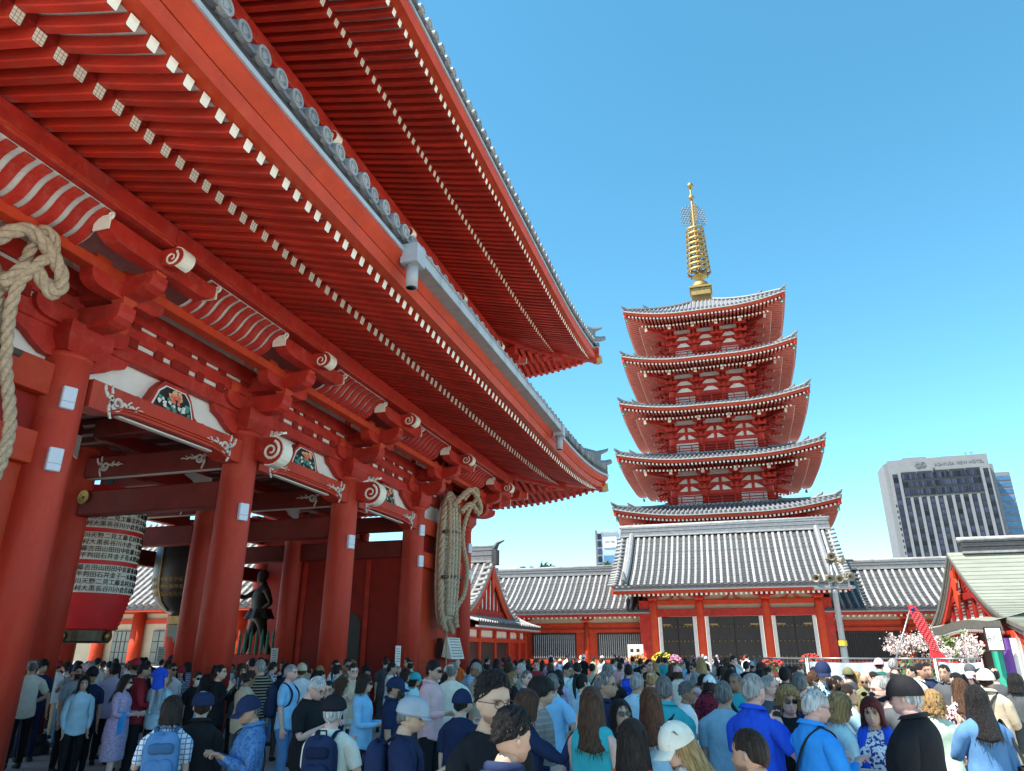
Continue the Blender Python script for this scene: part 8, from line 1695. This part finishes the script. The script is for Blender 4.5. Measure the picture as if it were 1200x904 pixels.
while len(far) < 200 and tries < 9000:
    tries += 1; u = cr_.uniform(40, 1198); Y = 9.5 + 34 * cr_.random() ** 1.05
    if u < 420: Y = cr_.uniform(10, 19)
    if u > 880 and Y > 19.2: continue
    q = ray(u, 770); x = q.x / q.y * Y
    if any((x - a) ** 2 + (Y - b) ** 2 < .62 ** 2 for a, b in taken): continue
    if any((x - a) ** 2 + (Y - b) ** 2 < .75 ** 2 for a in GX for b in GY) or (x < -9.0 and (Y < GY[1] + .5 or Y > GY[4] - .5)): continue
    if x < -14.5 and Y > 26: continue
    if x > 3.0 and Y < 12.5: continue
    if -7 < x < -4.6 and Y < 10.5: continue
    k = cr_.randrange(len(LIB)); sx, d = LIB[k]; hs, hcx = cr_.choice(hairs_m if sx == 'm' else hairs_f)
    for att in range(60):
        tc = cr_.choices(tops, [wts.get(t, 1) for t in tops])[0]; hatx = cr_.random() < .22; hatcol = cr_.choice(['black', 'navy', 'white', 'beige', 'pink', 'red', 'grey'])
        pose = {1: 'phone raised', 3: 'reading a phone', 4: 'hand at ear', 6: 'hand on hip'}.get(k % 7, ''); yaw = cr_.choice([175, 165, 150, -160, 178, 120, 60, -80, 10, -20])
        lab = '%s in a %s %s %s' % ('man' if sx == 'm' else 'woman', cname[tc], 'top' if k % 4 != 1 else 'jacket', where(u, Y)) 
        lab = (('%s hair' % hname[hcx]).replace(' hair', ' haired') + ' ' + lab) if not hatx else lab.replace(' in a', ' in a %s cap and' % cname[hatcol], 1)
        if pose: lab += ', ' + pose
        if lab not in used_labels: break
    used_labels.add(lab); taken.append((x, Y)); far.append(lab); hgt = cr_.uniform(1.56, 1.74) if sx == 'm' else cr_.uniform(1.48, 1.64); s = hgt / 1.74
    root = thing("person", lab, "person", (x, Y, .005), rotz=math.atan2(-Y, -x) + R(yaw) - math.pi / 2, local=True, group="visitors crowding the temple court"); root.scale = (s, s, s)
    if hatx: hs = 'crop' if sx == 'm' else hs
    dress(d, root, cr_.choice(['light', 'tan', 'pink', 'pale', 'olive', 'light', 'brown']), hs, hcx, (cloth(C[tc], 'stripe', C[cr_.choice(['white', 'dgrey', 'beige'])]) if tries % 7 == 0 else cloth(C[tc], 'print', C[cr_.choice(['white', 'navy', 'cream'])]) if tries % 9 == 0 else cloth(C[tc])), BOT[cr_.choice('bbngdt')], cloth((.03, .03, .03)), 'cap' if hatx else None, cloth(C[hatcol]) if hatx else None, ['sun'] if tries % 6 == 0 else ['specs'] if tries % 5 == 0 else [], seed=tries)
    if k % 7 == 1 and Y < 22:
        mb = MB(); mb.cbox(-.036, .036, -.005, .005, -.074, .074, .004); hp_ = d['hands'][1][0] * .5 + d['hands'][-1][0] * .5 + V(0, .02, .02); t = mb.build('phone', M['black']); t.location = root.matrix_basis @ hp_; t.rotation_euler = root.rotation_euler; t.scale = root.scale; tag(t, 'phone of ' + lab.replace(', phone raised', '').replace('jacket ', ''), 'phone', 'phones held up in the crowd')
    if tries % 5 == 2: inst('shoulder_strap', cached('farstrap', strap_mesh), root, cloth((.02, .02, .022)))
